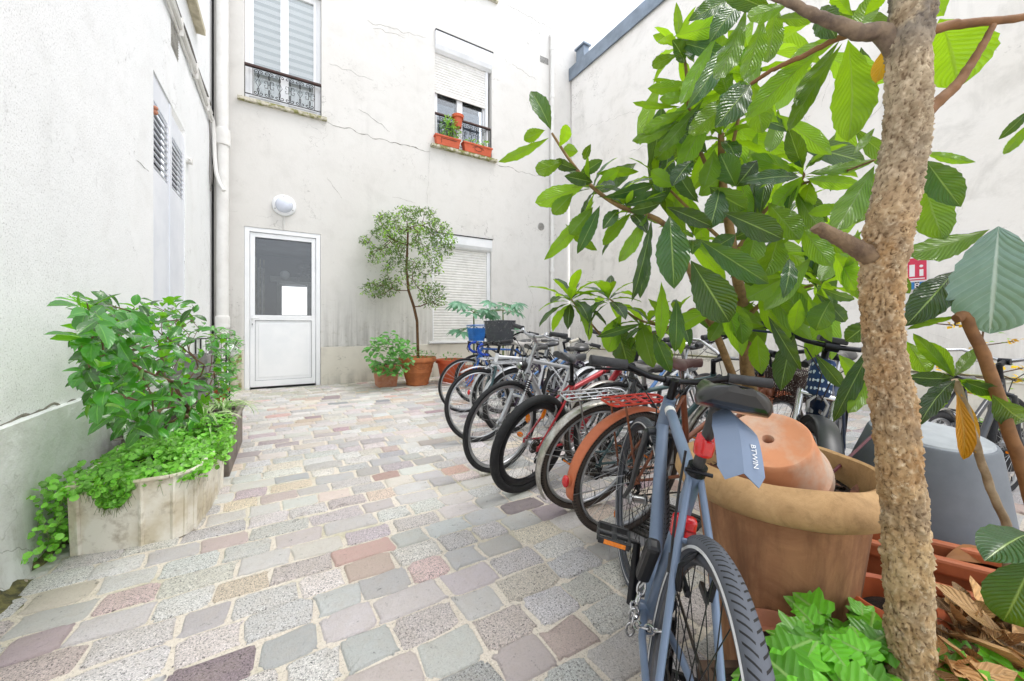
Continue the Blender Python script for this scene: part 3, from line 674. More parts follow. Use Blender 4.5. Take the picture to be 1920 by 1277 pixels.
for nm, ya, yb in (('louvred_door', 4.605, 5.19), ('louvred_door', 5.26, 5.855)):
    zt = 3.36 if ya < 5 else 3.32; lo, hi = (2.53, 3.15) if ya < 5 else (2.55, 3.10); s = .05
    mb = MB(); X0, X1 = XL - .038, XL - .010
    for a in ((ya, .69, ya + s, zt), (yb - s, .69, yb, zt), (ya + s, hi, yb - s, zt), (ya + s, .69, yb - s, lo)): mb.box((X0, a[0], a[1]), (X1, a[2], a[3]))
    d = part(LB, LB, mb, nm, M_door, bevel=.003)
    mb = MB(); k = 10
    for i in range(k):
        z = lo + (hi - lo) * (i + .5) / k; mb.obox((XL - .022, (ya + yb) / 2, z), (.026, yb - ya - 2 * s, .012), R3('Y', radians(30)))
    part(LB, d, mb, 'louvre', M_door); mb = MB(); mb.box((XL - .066, ya + s, lo), (XL - .063, yb - s, hi)); part(LB, d, mb, 'dark_backing', M_dark)
mb = MB(); mb.box((XL - .05, 5.192, .69), (XL - .004, 5.258, 3.39)); mb.box((XL - .05, 4.603, 3.362), (XL - .012, 5.19, 3.39)); part(LB, LB, mb, 'door_frame', M_door, bevel=.003)
mb = MB(); p = onL(351, 302); mb.box((XL, p.y - .05, p.z - .03), (XL + .05, p.y + .03, p.z + .03)); mb.tube([(XL + .03, p.y - .10, p.z), (XL + .03, p.y + .06, p.z)], .012, 8); part(LB, LB, mb, 'shutter_catch', M_pipe, bevel=.004)
for a in (0, 1):
    mb = MB(); p = onL(291, 203 + a * 8); mb.ball((XL + .0, p.y, p.z), .022, 10, 8); part(LB, LB, mb, 'lamp_socket', pm('pink_clay', 'c98f74', 'a9705a', 20, .7))
p = onL(327, 78); mb = MB()
for i in range(8): mb.obox((XL + .004, p.y, p.z + (i - 3.5) * .03), (.008, .28, .012), R3('Y', .4))
mb.box((XL - .004, p.y - .15, p.z - .13), (XL + .002, p.y + .15, p.z + .13)); part(LB, LB, mb, 'air_grille', pm('grille', 'b7b5b0', '96948e', 10, .7))
p = onL(368, 60); mb = MB(); mb.box((XL, 3.4, p.z - .02), (XL + .10, p.y, p.z + .06)); mb.box((XL, 3.4, p.z + .08), (XL + .05, p.y - .1, p.z + .14)); part(LB, LB, mb, 'upper_sill', pm('beige_sill', 'cfc6ae', 'aba28a', 6, .7), bevel=.006)
# ---------------- right wall
RB = thing('courtyard_wall', 'tall cream boundary wall with blue-grey zinc coping on the right', 'wall', (XR, 3, 0))
mR = lambda u, z, d: V((XR + d, u, z))
mb = MB(); wall_cells(mb, mR, -5, YB - .005, 4.8, 7.56, [], .3); part(RB, RB, mb, 'wall', M_right)
mb = MB(); n = 60
mb.grid(lambda u, v: V((XR - .055 + .008 * mnoise.noise((u * 30, v * 9, 1)), -5 + (YB + 4.99) * u, .5 + 4.32 * v)), 70, 16, True, False)
mb.poly([(XR - .055, -5, 4.82), (XR - .055, YB - .01, 4.82), (XR + .1, YB - .01, 4.87), (XR + .1, -5, 4.87)]); part(RB, RB, mb, 'lower_wall', M_right2)
mb = MB(); mb.box((XR - .12, -5, -.01), (XR + .1, YB - .03, .498)); mb.prism([(XR - .135, -5, .498), (XR - .135, -5, .515), (XR - .05, -5, .555), (XR - .05, -5, .498)], (0, YB + 4.97, 0)); part(RB, RB, mb, 'plinth', M_plinth, bevel=.008)
mb = MB(); mb.box((XR - .135, -5, .5551), (XR - .05, 7.2, .558)); part(RB, RB, mb, 'moss', pm('moss_line', 'b9b38c', '8e9447', 6, .95, lo=.5, hi=.6))
mb = MB(); mb.box((XR - .05, -5, 7.565), (XR + .35, YB + .02, 7.84)); mb.box((XR - .07, -5, 7.53), (XR - .045, YB + .02, 7.86)); part(RB, RB, mb, 'zinc_coping', M_zinc, bevel=.004)
mb = MB(); p = onB(1096, 105); mb.box((6.60, YB - .35, 7.84), (6.78, YB - .05, 8.35)); mb.box((6.56, YB - .40, 8.35), (6.82, YB - .02, 8.40)); part(RB, RB, mb, 'zinc_flue', M_zinc, bevel=.01)
mb = MB()
for pts, w in (([(1555, 60), (1560, 130), (1540, 200)], .006), ([(1480, 40), (1490, 90)], .005), ([(1700, 130), (1660, 190), (1600, 250)], .004), ([(1180, 285), (1215, 272)], .006), ([(1100, 240), (1150, 222), (1200, 205)], .003), ([(1280, 660), (1290, 640), (1300, 655)], .003), ([(1820, 560), (1835, 610), (1860, 620)], .004), ([(1740, 620), (1790, 640)], .004), ([(1640, 520), (1640, 600)], .003)):
    q = [onR(x, y, XR - .066) for x, y in pts]; crack(mb, [(a.y, a.z) for a in q], lambda u, z, d: V((XR - .066 + d, u, z)), w, .05)
part(RB, RB, mb, 'crack', M_crack)
# notice on the right wall
a, c = onR(1700, 500, XR - .07), onR(1740, 543, XR - .07)
SG = thing('notice', 'small red and blue safety notice numbered 8 on the right-hand wall', 'sign', (XR - .068, (a.y + c.y) / 2, (a.z + c.z) / 2))
def yz(mb, y0, z0, y1, z1, x, t=.003): mb.box((x - t, y0, z0), (x, y1, z1))
ya, yb_, zb, zt = c.y, a.y, c.z, a.z + .1; H_ = zt - zb; W_ = yb_ - ya
mb = MB(); yz(mb, ya, zb, yb_, zt, XR - .068, .006); part(SG, SG, mb, 'plate', pm('white_plate', 'e9e6e6', 'dddada', 3, .4))
mb = MB(); yz(mb, ya + .01, zb + H_ * .30, yb_ - .01, zt - .01, XR - .074); part(SG, SG, mb, 'red_panel', pm('notice_red', 'cf3a56', 'c22f4b', 3, .4))
mb = MB(); x_ = XR - .077; cy_ = (ya + yb_) / 2
yz(mb, cy_ + W_ * .10, zb + H_ * .42, cy_ + W_ * .36, zb + H_ * .78, x_); yz(mb, cy_ - W_ * .30, zb + H_ * .42, cy_ - W_ * .12, zb + H_ * .62, x_); mb.ball((x_, cy_ - W_ * .2, zb + H_ * .72), W_ * .09, 12, 6, (.05, 1, 1)); yz(mb, cy_ - W_ * .36, zb + H_ * .335, cy_ + W_ * .36, zb + H_ * .365, x_); part(SG, SG, mb, 'pictogram', pm('white_plate', 'e9e6e6'))
mb = MB(); yz(mb, cy_ + W_ * .12, zb + .01, yb_ - .01, zb + H_ * .25, XR - .074); yz(mb, ya + .01, zb + .01, cy_ - W_ * .12, zb + H_ * .25, XR - .074); part(SG, SG, mb, 'blue_panel', pm('notice_blue', '2f7fc0', '2a72ae', 3, .4))
mb = MB(); yz(mb, cy_ - W_ * .10, zb + .01, cy_ + W_ * .10, zb + H_ * .25, XR - .074); part(SG, SG, mb, 'black_panel', M_dark)
mb = MB(); text_mesh(mb, '8', H_ * .24, Matrix.Translation((XR - .078, cy_, zb + H_ * .13)) @ Matrix(((0, 0, -1, 0), (-1, 0, 0, 0), (0, 1, 0, 0), (0, 0, 0, 1)))); part(SG, SG, mb, 'number', pm('white_plate', 'e9e6e6'))
# ---------------- fixtures on the walls
t = thing('wall_lamp', 'round white bulkhead lamp above the entrance door', 'lamp', (-.015, YB, 3.20))
ry = R3('X', radians(90))
mb = MB(); mb.lathe([(.185, 0), (.185, .03), (.172, .045), (.135, .052), (.13, .045)], (-.015, YB - .001, 3.20), 40, ry); part(t, t, mb, 'housing', M_trim)
mb = MB(); mb.lathe([(.132, .045), (.128, .075), (.105, .105), (.06, .125), (0, .13)], (-.015, YB - .001, 3.20), 36, ry); part(t, t, mb, 'diffuser', pm('opal_glass', 'dfe4f0', 'd3d9e8', 3, .15, coat=.5))
mb = MB()
for k in range(3): a = radians(90 + 120 * k); mb.ball((-.015 + .155 * cos(a), YB - .052, 3.2 + .155 * sin(a)), .009, 8, 6)
part(t, t, mb, 'screw', pm('steel', '9a9a98', '7c7c7a', 9, .35, .8))
mb = MB(); mb.tube([(-.03, YB - .01, 3.03), (-.03, YB - .01, 2.78)], .006, 6); mb.tube([(-.008, YB - .01, 3.03), (-.008, YB - .01, 2.78)], .006, 6); part(t, t, mb, 'conduit', M_pipe)
def pipe(name, label, base, segs, r, collars, mat=M_pipe, cat='pipe'):
    t = thing(name, label, cat, base); mb = MB(); mb.tube(segs, r, 16); part(t, t, mb, 'tube', mat)
    for z, rr, h in collars:
        mb = MB(); c = min(segs, key=lambda q: abs(q[2] - z)); mb.lathe([(r, -h), (rr * .95, -h * .9), (rr, -h * .5), (rr * .96, -h * .35), (rr, -h * .1), (rr, h * .5), (rr * .95, h * .9), (r, h)], (c[0], c[1], z), 20); part(t, t, mb, 'collar', mat)
    return t
c = P(418, 300, 5.62); px_, py_ = -.86, YB - .17
zc = EYE + (612 - 258) / FPX * (px_ * FW.x + py_ * FW.y)
pipe('drainpipe', 'thick white drainpipe in the corner left of the door', (px_, py_, 0), [(px_, py_, 0), (px_, py_, 2), (px_, py_, 5), (px_, py_, 10.5)], .082, [(zc, .105, .14), (1.15, .10, .10), (.35, .10, .08)])
mb = MB(); x_ = 5.80; y_ = YB - .07
pipe('drainpipe', 'thin white pipe with bent top near the right end of the back wall', (x_, y_, 0), [(x_, y_, 0), (x_, y_, 3), (x_, y_, 8.3), (x_, y_ - .0, 8.40), (x_, y_ + .03, 8.46), (x_, y_ + .08, 8.48)], .048, [(8.1, .06, .05), (6.9, .06, .05), (4.5, .06, .05), (2.5, .062, .05), (1.2, .06, .05)])
t = thing('wall_vent', 'small round vent on the back wall beside the thin pipe', 'vent', (5.5, YB, 3.58)); mb = MB(); mb.lathe([(.095, 0), (.095, .015), (.075, .02), (.072, .008)], (5.5, YB, 3.58), 28, ry); part(t, t, mb, 'ring', pm('vent_grey', 'aeaca8', '918f8a', 9, .6))
mb = MB(); mb.lathe([(.072, .004), (.0, .004)], (5.5, YB, 3.58), 20, ry); part(t, t, mb, 'backing', M_dark); mb = MB()
for i in range(-5, 6): h = sqrt(max(0, .07 ** 2 - (i * .0125) ** 2)); mb.box((5.5 - h, YB - .014, 3.58 + i * .0125 - .003), (5.5 + h, YB - .008, 3.58 + i * .0125 + .003))
part(t, t, mb, 'grille', pm('vent_grey', 'aeaca8'))
t = thing('wall_vent', 'small square perforated vent high on the back wall', 'vent', (5.6, YB, 7.78)); mb = MB(); mb.box((5.47, YB - .006, 7.70), (5.73, YB, 7.86)); part(t, t, mb, 'plate', pm('vent_grey', 'aeaca8')); mb = MB()
for i in range(9):
    for j in range(5): mb.obox((5.49 + i * .027 + .006 * (j % 2), YB - .0065, 7.72 + j * .03), (.014, .002, .014), R3('Y', .78))
part(t, t, mb, 'holes', M_dark)
# cables on the left wall
t = thing('cable_bundle', 'bundle of white conduits running along the left wall high up', 'cables', (XL, 4, 4.3))
for k, (z, r_, off) in enumerate(((4.36, .028, .03), (4.44, .02, .025), (4.29, .015, .02), (4.56, .012, .015))):
    pts = []
    for i in range(60):
        y__ = -1 + (7.55 + 1) * i / 59; pts.append((XL + off + .004 * sin(y__ * 5 + k), y__, z + .012 * mnoise.noise((y__ * 1.2, k, 0)) - (.02 if k == 2 and i % 9 == 4 else 0)))
    mb = MB(); mb.tube(pts, r_, 8); part(t, t, mb, 'conduit', M_pipe if k != 3 else pm('grey_cable', '77736e', '5a5753', 8, .6))
mb = MB()
for i in range(9): y__ = .4 + i * .84; mb.box((XL, y__ - .006, 4.27), (XL + .061, y__ + .006, 4.47))
part(t, t, mb, 'clip', M_pipe)
mb = MB(); q = [(XL + .03, 7.45, 4.36), (XL + .05, 7.52, 4.30), (XL + .06, 7.54, 4.1), (XL + .07, 7.53, 3.75), (XL + .09, 7.50, 3.5), (XL + .14, 7.45, 3.32), (XL + .20, 7.40, 3.2)]; mb.tube(q, .028, 8); part(t, t, mb, 'hanging_end', M_pipe)
mb = MB(); q = [(XL + .02, 7.40, 4.28), (XL + .03, 7.38, 3.9), (XL + .03, 7.33, 3.4), (XL + .04, 7.36, 3.15), (XL + .05, 7.42, 3.3), (XL + .05, 7.46, 3.6)]; mb.tube(q, .006, 6); part(t, t, mb, 'loose_wire', pm('grey_cable', '77736e'))
mb = MB(); mb.tube([(XL + .022, YB - .06, 0), (XL + .022, YB - .06, 9)], .014, 8); tag(mb.build('cable', M_rub), 'thin dark cable running down the corner beside the thick drainpipe', 'cable')
# drain grate
g0 = onG(1250, 985); t = thing('drain_grate', 'dark slotted drain grate in the paving beside the grey bicycle', 'drain', (g0.x, g0.y, .012), (0, 0, .1)); mb = MB()
for s in (-1, 1): mb.box((-.2, s * .12 - .012, -.01), (.2, s * .12 + .012, .006)); mb.box((s * .2 - .012, -.12, -.01), (s * .2 + .012, .12, .0055))
for i in range(9): mb.box((-.18 + i * .042, -.11, -.01), (-.162 + i * .042, .11, .004))
mb.build('grating', pm('cast_iron', '55534f', '3b3936', 20, .6, .4), t); mb = MB(); mb.box((-.2, -.12, -.012), (.2, .12, -.008)); mb.build('pit', M_dark, t)
# ---- window boxes upstairs
M_terra = pm('terracotta', 'c67a4f', 'b3673f', 10, .75, dirt=.25, dirtc='8d5a3c', bmp=.2)
M_plas = pm('terracotta_plastic', 'd0603a', 'c05530', 6, .5)
M_soil = pm('soil', '3a2a20', '1f1712', 60, .95, 0, 1, .01, lo=.4, hi=.6)
M_lf_lime = leaf_mat('leaf_lime', '6fa63a', '8fbf4e', .4, .5, 6)
M_lf_mid = leaf_mat('leaf_mid', '4a8030', '78a84a', .4, .45, 8)
def small_leaves(mb, c, rx, ry_, rz, n, L, W, **k):
    for _ in range(n):
        d = V((U(-1, 1), U(-1, 1), U(-1, 1)));
        if d.length > 1: continue
        p = V(c) + V((d.x * rx, d.y * ry_, d.z * rz)); leaf(mb, p, d + V((U(-.6, .6), U(-.6, .6), U(-.2, .6))), V((0, 0, 1)) + d * .4, L * U(.6, 1.2), W * U(.7, 1.2), nu=3, nv=2, **k)
for k, (xa, xb, lab) in enumerate(((2.72, 3.28, 'orange flower box with bushy plant on the left of the upper sill'), (3.36, 4.06, 'orange flower box with scroll ornament on the right of the upper sill'))):
    y_ = YB - .045; z_ = 4.94; t = thing('window_box', lab, 'flower box', ((xa + xb) / 2, y_, z_), group='flower boxes on the upper sill')
    mb = MB(); w_ = (xb - xa) / 2; c_ = (xa + xb) / 2
    a0, a1 = [(c_ - w_ * .9, y_ - .06, z_), (c_ + w_ * .9, y_ - .06, z_), (c_ + w_ * .9, y_ + .06, z_), (c_ - w_ * .9, y_ + .06, z_)], [(c_ - w_, y_ - .075, z_ + .19), (c_ + w_, y_ - .075, z_ + .19), (c_ + w_, y_ + .07, z_ + .19), (c_ - w_, y_ + .07, z_ + .19)]
    A = [mb.pt(p) for p in a0]; B_ = [mb.pt(p) for p in a1]; mb.face(A[::-1])
    for i in range(4): mb.face((A[i], A[(i + 1) % 4], B_[(i + 1) % 4], B_[i]))
    mb.box((c_ - w_ - .012, y_ - .088, z_ + .17), (c_ + w_ + .012, y_ - .068, z_ + .205)); mb.box((c_ - w_ - .012, y_ + .06, z_ + .17), (c_ + w_ + .012, y_ + .078, z_ + .205)); mb.box((c_ - w_ - .012, y_ - .068, z_ + .17), (c_ - w_ + .008, y_ + .06, z_ + .204)); mb.box((c_ + w_ - .008, y_ - .068, z_ + .17), (c_ + w_ + .012, y_ + .06, z_ + .204))
    part(t, t, mb, 'trough', M_plas, bevel=.004)
    mb = MB(); mb.box((c_ - w_ * .97, y_ - .068, z_ + .15), (c_ + w_ * .97, y_ + .06, z_ + .175)); part(t, t, mb, 'soil', M_soil)
    mb = MB()
    if k: 
        for s in (-1, 1): mb.tube([(c_ + s * (.02 + .11 * cos(a)), y_ - .075, z_ + .10 + .05 * sin(a)) for a in [i * .35 for i in range(14)]], .004, 5)
    else: mb.tube([(c_ - .15, y_ - .074, z_ + .04), (c_ - .16, y_ - .078, z_ + .14), (c_ + .2, y_ - .078, z_ + .14)], .005, 5)
    part(t, t, mb, 'ornament', M_iron)
    mb = MB()
    if k == 0: small_leaves(mb, (c_ + .07, y_ - .03, z_ + .42), .2, .09, .26, 420, .07, .035)
    else: small_leaves(mb, (c_ - .1, y_ - .01, z_ + .23), .22, .06, .07, 160, .06, .03); small_leaves(mb, (c_ + .2, y_ - .02, z_ + .26), .06, .05, .1, 60, .08, .04)
    part(t, t, mb, 'foliage', M_lf_lime)
t = thing('flower_pot', 'small terracotta pot hooked on the upper window railing', 'plant pot', (3.22, YB - .03, 5.45)); mb = MB(); mb.lathe([(.08, 0), (.10, .2), (.125, .2), (.13, .26), (.10, .26), (.095, .2)], (3.24, YB - .06, 5.42), 24); part(t, t, mb, 'pot', M_plas)

# ================================================================== BICYCLES
M_tyre = pm('tyre_black', '17181a', '232325', 40, .75, 0, .3, .001)
def tread_mat(name, c, groove, n, slope, depth=.0016, dark='0c0c0d'):
    m, nt, b, out = newmat(name); s = nd(nt, 'ShaderNodeSeparateXYZ'); nt.links.new(nd(nt, 'ShaderNodeUVMap').outputs[0], s.inputs[0])
    v = mth(nt, 'FRACT', mth(nt, 'ADD', s.outputs[1], .5)); av = mth(nt, 'ABSOLUTE', mth(nt, 'SUBTRACT', v, .5))   # 0 at the crown
    ph = mth(nt, 'FRACT', mth(nt, 'ADD', mth(nt, 'MULTIPLY', s.outputs[0], float(n)), mth(nt, 'MULTIPLY', av, float(slope))))
    g = mth(nt, 'MULTIPLY', mth(nt, 'LESS_THAN', ph, groove), mth(nt, 'MULTIPLY', mth(nt, 'LESS_THAN', av, .19), mth(nt, 'GREATER_THAN', av, .025)))
    nt.links.new(mix(nt, g, mix(nt, noise(nt, objco(nt), 30, 4), lin(c), tuple(x * 1.5 for x in lin(c)[:3]) + (1,)), lin(dark)), b.inputs['Base Color']); b.inputs['Roughness'].default_value = .7
    nt.links.new(bump(nt, g, .9, -depth), b.inputs['Normal']); return m
M_tread = tread_mat('tyre_tread', '4a4e56', .26, 140, 7.0)
M_tread2 = tread_mat('tyre_tread_fine', '1f2022', .4, 150, 2.0, .001)
M_tyre_brown = tread_mat('tyre_dusty', '3d342e', .35, 120, 2.5, .001, '1c1815')
M_chrome = pm('chrome', 'c9cacc', 'a9aaac', 12, .18, 1.0, dirt=.25, dirtc='6b6258')
M_alu = pm('brushed_alloy', 'b9bbbe', 'a3a5a8', 15, .33, .9)
M_spoke = pm('spoke_steel', 'b4b5b6', '8f8f8f', 30, .3, .9)
M_spokeb = pm('spoke_black', '2c2c2e', '1c1c1d', 30, .35, .6)
M_blk = pm('black_plastic', '1b1c1f', '26272a', 14, .42)
M_blkm = pm('black_metal', '1e1f22', '2b2c30', 14, .32, .6)
M_grip = pm('grip_rubber', '3a3b3e', '2e2f31', 30, .75, 0, .5, .001)
M_orange = pm('orange_reflector', 'f58a12', 'e07404', 40, .25, coat=.6)
M_red = pm('red_lens', 'd8121c', 'b80c16', 30, .2, coat=.8)
M_cable = pm('cable_black', '1a1a1c', '222224', 9, .45)
M_chain = pm('chain_steel', '55504a', '332f2b', 60, .5, .8)
M_saddle = pm('saddle_vinyl', '141517', '1e1f22', 8, .3, coat=.6, bmp=.05)
def paint(name, a, b=None, **k): return pm('paint_' + name, a, b, 6, k.pop('rough', .32), k.pop('metal', .15), coat=k.pop('coat', .5), **k)
def place_bike(o, pos, head, lean): o.location = (pos[0], pos[1], .006); o.rotation_euler = (radians(lean), 0, radians(head))
def bike(name, label, pos, head, lean, **S):
    g = lambda k, d=None: S.get(k, d)
    T = thing(name, label, g('cat', 'bicycle'), group='bicycles parked in the courtyard'); place_bike(T, pos, head, lean)
    R = g('R', .34); tr = g('tr', .018); wb = g('wb', 1.03); Fm = g('frame'); steer = radians(g('steer', 0)); fr = g('fr', .016)
    ha = radians(g('ha', 71)); a = V((-cos(ha), 0, sin(ha))); p = V((sin(ha), 0, cos(ha)))
    RH = V((0, 0, R)); FH = V((wb, 0, R)); BBk = V((g('cs', .43), 0, g('bbz', .275)))
    fl = g('fl', .38); hl = g('hl', .13); crown = FH - p * .045 + a * fl; HT = crown + a * hl
    sl = g('sl', .50); sa = radians(g('sa', 73)); sdv = V((-cos(sa), 0, sin(sa))); ST = BBk + sdv * sl
    SH = g('sh', .92); SP = BBk + sdv * ((SH - .05 - BBk.z) / sdv.z)
    Ms = Matrix.Translation(crown) @ Matrix.Rotation(steer, 4, a) @ Matrix.Translation(-crown)
    def sub(nm, m, par, mb, steerit=False, **k):
        if steerit: mb.v = [Ms @ q for q in mb.v]
        return mb.build(nm, m, par, **k)
    tube = lambda mb, pts, r, n=8, **k: mb.tube(pts, r, n, **k)
    Mbar = g('barm', M_blkm)
    # --- wheels
    for nm, c, st in (('rear_wheel', RH, False), ('front_wheel', FH, True)):
        if nm in g('skip', ()): continue
        rimR = R - tr * 2 - .004; rimd = g('rimd', .011); mb = MB(); hi = g('hi', 56)
        mb.torus(c, rimR - rimd * .4, rimd * .75, n=hi, k=8, rx=tr * .62); w = sub(nm, g('rimm', M_alu), T, mb, st)
        mb = MB(); mb.torus(c, R - tr, tr, n=hi, k=12, uvs=True); ty = sub('tyre', g('tyrem', M_tyre), w, mb, st)
        if g('band'): 
            mb = MB()
            for s in (-1, 1): mb.torus(c + V((0, s * (tr * .93), 0)), R - tr * 1.55, .0035, n=hi, k=5, rx=.0015)
            sub('reflective_band', pm('reflective_band', 'd9dadc', 'c2c3c5', 9, .3), w, mb, st)
        mb = MB(); ns = g('ns', 32); rs_ = g('spr', .0012)
        for i in range(ns):
            s = 1 if i % 2 else -1; a1 = 2 * pi * i / ns; cr = (1 if (i // 2) % 2 else -1) * radians(58)
            mb.tube([c + V((.022 * cos(a1 + cr), s * .03, .022 * sin(a1 + cr))), c + V(((rimR - rimd) * cos(a1), 0, (rimR - rimd) * sin(a1)))], rs_, 4, caps=False)
        sub('spokes', g('spm', M_spoke), w, mb, st)
        mb = MB(); mb.tube([c + V((0, y, 0)) for y in (-.062, -.04, -.038, -.03, -.026, .026, .03, .038, .04, .062)], [.006, .006, .02, .025, .015, .015, .025, .02, .006, .006], 12); sub('hub', M_alu, w, mb, st)
        mb = MB(); mb.tube([c + V((cos(-1.3), 0, sin(-1.3))) * (rimR - rimd), c + V((cos(-1.3), 0, sin(-1.3))) * (rimR - rimd - .035)], .003, 6); sub('valve', M_blk, w, mb, st)
        for k_, q in enumerate(g('refl', {}).get(nm, ())):
            mb = MB(); e = V((cos(q), 0, sin(q))); mb.ball(c + e * (R * .62), .032, 14, 8, (.62, .25, 1.15), R3('Y', pi / 2 - q + g('reflt', 0))); sub('wheel_reflector', M_orange, w, mb, st)
    # --- frame
    mb = MB(); kind = g('type', 'diamond')
    tube(mb, [crown - a * .005, HT + a * .005], fr * 1.2, 14)
    if kind == 'diamond':
        tube(mb, [HT - a * .025, ST - sdv * .03], [fr * .95, fr * .85], 12); tube(mb, [crown + a * .035, BBk], [fr * 1.12, fr * 1.15], 14); tube(mb, [BBk, ST], fr, 12)
    elif kind == 'mtb':
        tube(mb, [HT - a * .03, ST - sdv * .05], fr, 12); tube(mb, [crown + a * .045, BBk], fr * 1.25, 14); tube(mb, [BBk, ST], fr, 12)
    elif kind == 'mixte':
        m1 = BBk + sdv * sl * .45; tube(mb, [HT - a * .03, m1], fr * .85, 12); tube(mb, [crown + a * .02, BBk], fr, 12); tube(mb, [BBk, ST], fr, 12)
        for s in (-1, 1): tube(mb, [m1 + V((0, s * .018, 0)), RH + V((0, s * .055, .01))], .008, 8)
    elif kind == 'city':
        c1 = crown + a * .05; mid = c1.lerp(BBk, .55) + V((-.03, 0, -.06)); tube(mb, [c1, c1.lerp(mid, .5) + V((-.01, 0, -.02)), mid, BBk], fr * 1.1, 12)
        tube(mb, [HT - a * .02, BBk + sdv * sl * .42], fr * .9, 12); tube(mb, [BBk, ST], fr, 12)
    elif kind == 'ebike':
        tube(mb, [HT - a * .02, ST - sdv * .12], fr * 1.1, 12); tube(mb, [BBk, ST], fr, 12); c1 = crown + a * .05
        mb.tube([c1, c1.lerp(BBk, .2), BBk], [fr * 1.5, fr * 2.2, fr * 2.0], 14)
    for s in (-1, 1):
        tube(mb, [BBk + V((-.01, s * .02, 0)), BBk.lerp(RH, .35) + V((0, s * (.026 + tr), 0)), RH + V((0, s * .062, 0))], [.0105, .0095, .007], 9)
        tube(mb, [ST + V((0, s * .012, -.02)), ST.lerp(RH, .35) + V((0, s * (.016 + tr), 0)), RH + V((0, s * .062, 0))], [.008, .0085, .007], 9)
        mb.box(RH + V((-.015, s * .062 - .003, -.02)), RH + V((.02, s * .062 + .003, .015)))
    tube(mb, [BBk + V((0, -.036, 0)), BBk + V((0, .036, 0))], .021, 14)
    q = ST.lerp(RH, .33); tube(mb, [q + V((0, -.03, 0)), q + V((0, .03, 0))], .006, 8)
    fo = sub('frame', Fm, T, mb)
    if g('decal'):
        txt, col_, tpos, sz = g('decal'); A, B_ = (HT - a * .025, ST - sdv * .03) if tpos == 'tt' else (crown + a * .035, BBk)
        d = (B_ - A).normalized(); mb = MB()
        for s in (-1, 1):
            X = d * (-s) ; X = d if s > 0 else -d
            Z = V((0, s, 0)); Y = Z.cross(X); M4 = Matrix((X, Y, Z)).transposed().to_4x4(); M4.translation = A.lerp(B_, g('dt', .3)) + V((0, s * (fr * 1.13 + .0008), 0)); text_mesh(mb, txt, sz, M4, .001)
        sub('lettering', pm('decal_' + col_, col_, col_, 5, .4), fo, mb)
    if g('headband'):
        mb = MB(); A, B_ = HT - a * .025, ST - sdv * .03; tube(mb, [A.lerp(B_, .10), A.lerp(B_, .17)], fr * .97, 12); sub('white_band', pm('white_band', 'e4e3df'), fo, mb)
    # --- fork
    mb = MB(); fm = g('forkm', Fm)
    if g('fork') == 'susp':
        tube(mb, [crown + V((0, -.065, 0)), crown + V((0, .065, 0))], .017, 10)
        for s in (-1, 1):
            y = V((0, s * .062, 0)); top = crown + y + a * .015; tube(mb, [top, top - a * (fl * .40)], .0145, 12)
        fk = sub('fork', g('forkc', M_alu), T, mb, True)
        mb = MB()
        for s in (-1, 1):
            y = V((0, s * .062, 0)); tube(mb, [crown + y - a * fl * .36, FH + y - p * .03 + a * .05, FH + y], [.019, .018, .012], 12)
        q = crown - a * fl * .42 + p * .045; tube(mb, [crown + V((0, -.062, 0)) - a * fl * .40, q, crown + V((0, .062, 0)) - a * fl * .40], .010, 8)
        sub('fork_lowers', fm, fk, mb, True); mb = MB()
        for s in (-1, 1):
            for i in range(6): t = crown + V((0, s * .062, 0)) - a * (.035 + i * .016); tube(mb, [t, t - a * .008], [.021, .021], 10)
        if g('boots', True): sub('fork_boot', M_blk, fk, mb, True)
    else:
        tube(mb, [crown + V((0, -.045, 0)) - a * .008, crown + V((0, 0, 0)) + a * .004, crown + V((0, .045, 0)) - a * .008], .015, 10)
        for s in (-1, 1):
            y0 = .042 + tr * .3; pts = [crown + V((0, s * y0, 0)) - a * .005, crown - a * fl * .35 + V((0, s * (y0 + .006), 0)), crown - a * fl * .75 + p * .008 + V((0, s * .052, 0)), FH + V((0, s * .056, 0))]
            tube(mb, pts, [.0135, .0125, .0095, .008], 10)
        fk = sub('fork', fm, T, mb, True)
    # --- stem + bars
    sth = g('sth', .09); C0 = HT + a * sth; ext = g('ext', .08); C = C0 + V((ext, 0, g('rise', .02)))
    mb = MB(); tube(mb, [HT, C0 + a * .01], .0145, 10); tube(mb, [C0, C], .0155, 10); tube(mb, [C + V((0, -.025, 0)), C + V((0, .025, 0))], .021, 12); stm = sub('stem', g('stemm', M_blkm), T, mb, True)
    mb = MB(); hw = g('hw', .29); bt = g('bar', 'flat'); gr = []
    if bt == 'flat': pts = [C + V((-.05, -hw, .01)), C + V((-.03, -hw * .6, .006)), C + V((0, -.06, 0)), C + V((0, .06, 0)), C + V((-.03, hw * .6, .006)), C + V((-.05, hw, .01))]
    elif bt == 'riser': pts = [C + V((-.06, -hw, .045)), C + V((-.035, -hw * .62, .042)), C + V((-.005, -hw * .28, .008)), C, C + V((-.005, hw * .28, .008)), C + V((-.035, hw * .62, .042)), C + V((-.06, hw, .045))]
    elif bt == 'swept': pts = [C + V((-.20, -hw, .03)), C + V((-.10, -hw * .92, .05)), C + V((-.01, -hw * .62, .06)), C + V((.02, -hw * .25, .02)), C, C + V((.02, hw * .25, .02)), C + V((-.01, hw * .62, .06)), C + V((-.10, hw * .92, .05)), C + V((-.20, hw, .03))]
    elif bt == 'drop':
        side = [C + V((0, .03, 0)), C + V((0, .16, 0)), C + V((.02, .195, -.002)), C + V((.07, .205, -.01)), C + V((.095, .205, -.045)), C + V((.085, .208, -.09)), C + V((.04, .21, -.125)), C + V((-.04, .212, -.135))]
        pts = [V((q.x, -q.y, q.z)) for q in side[::-1]] + side
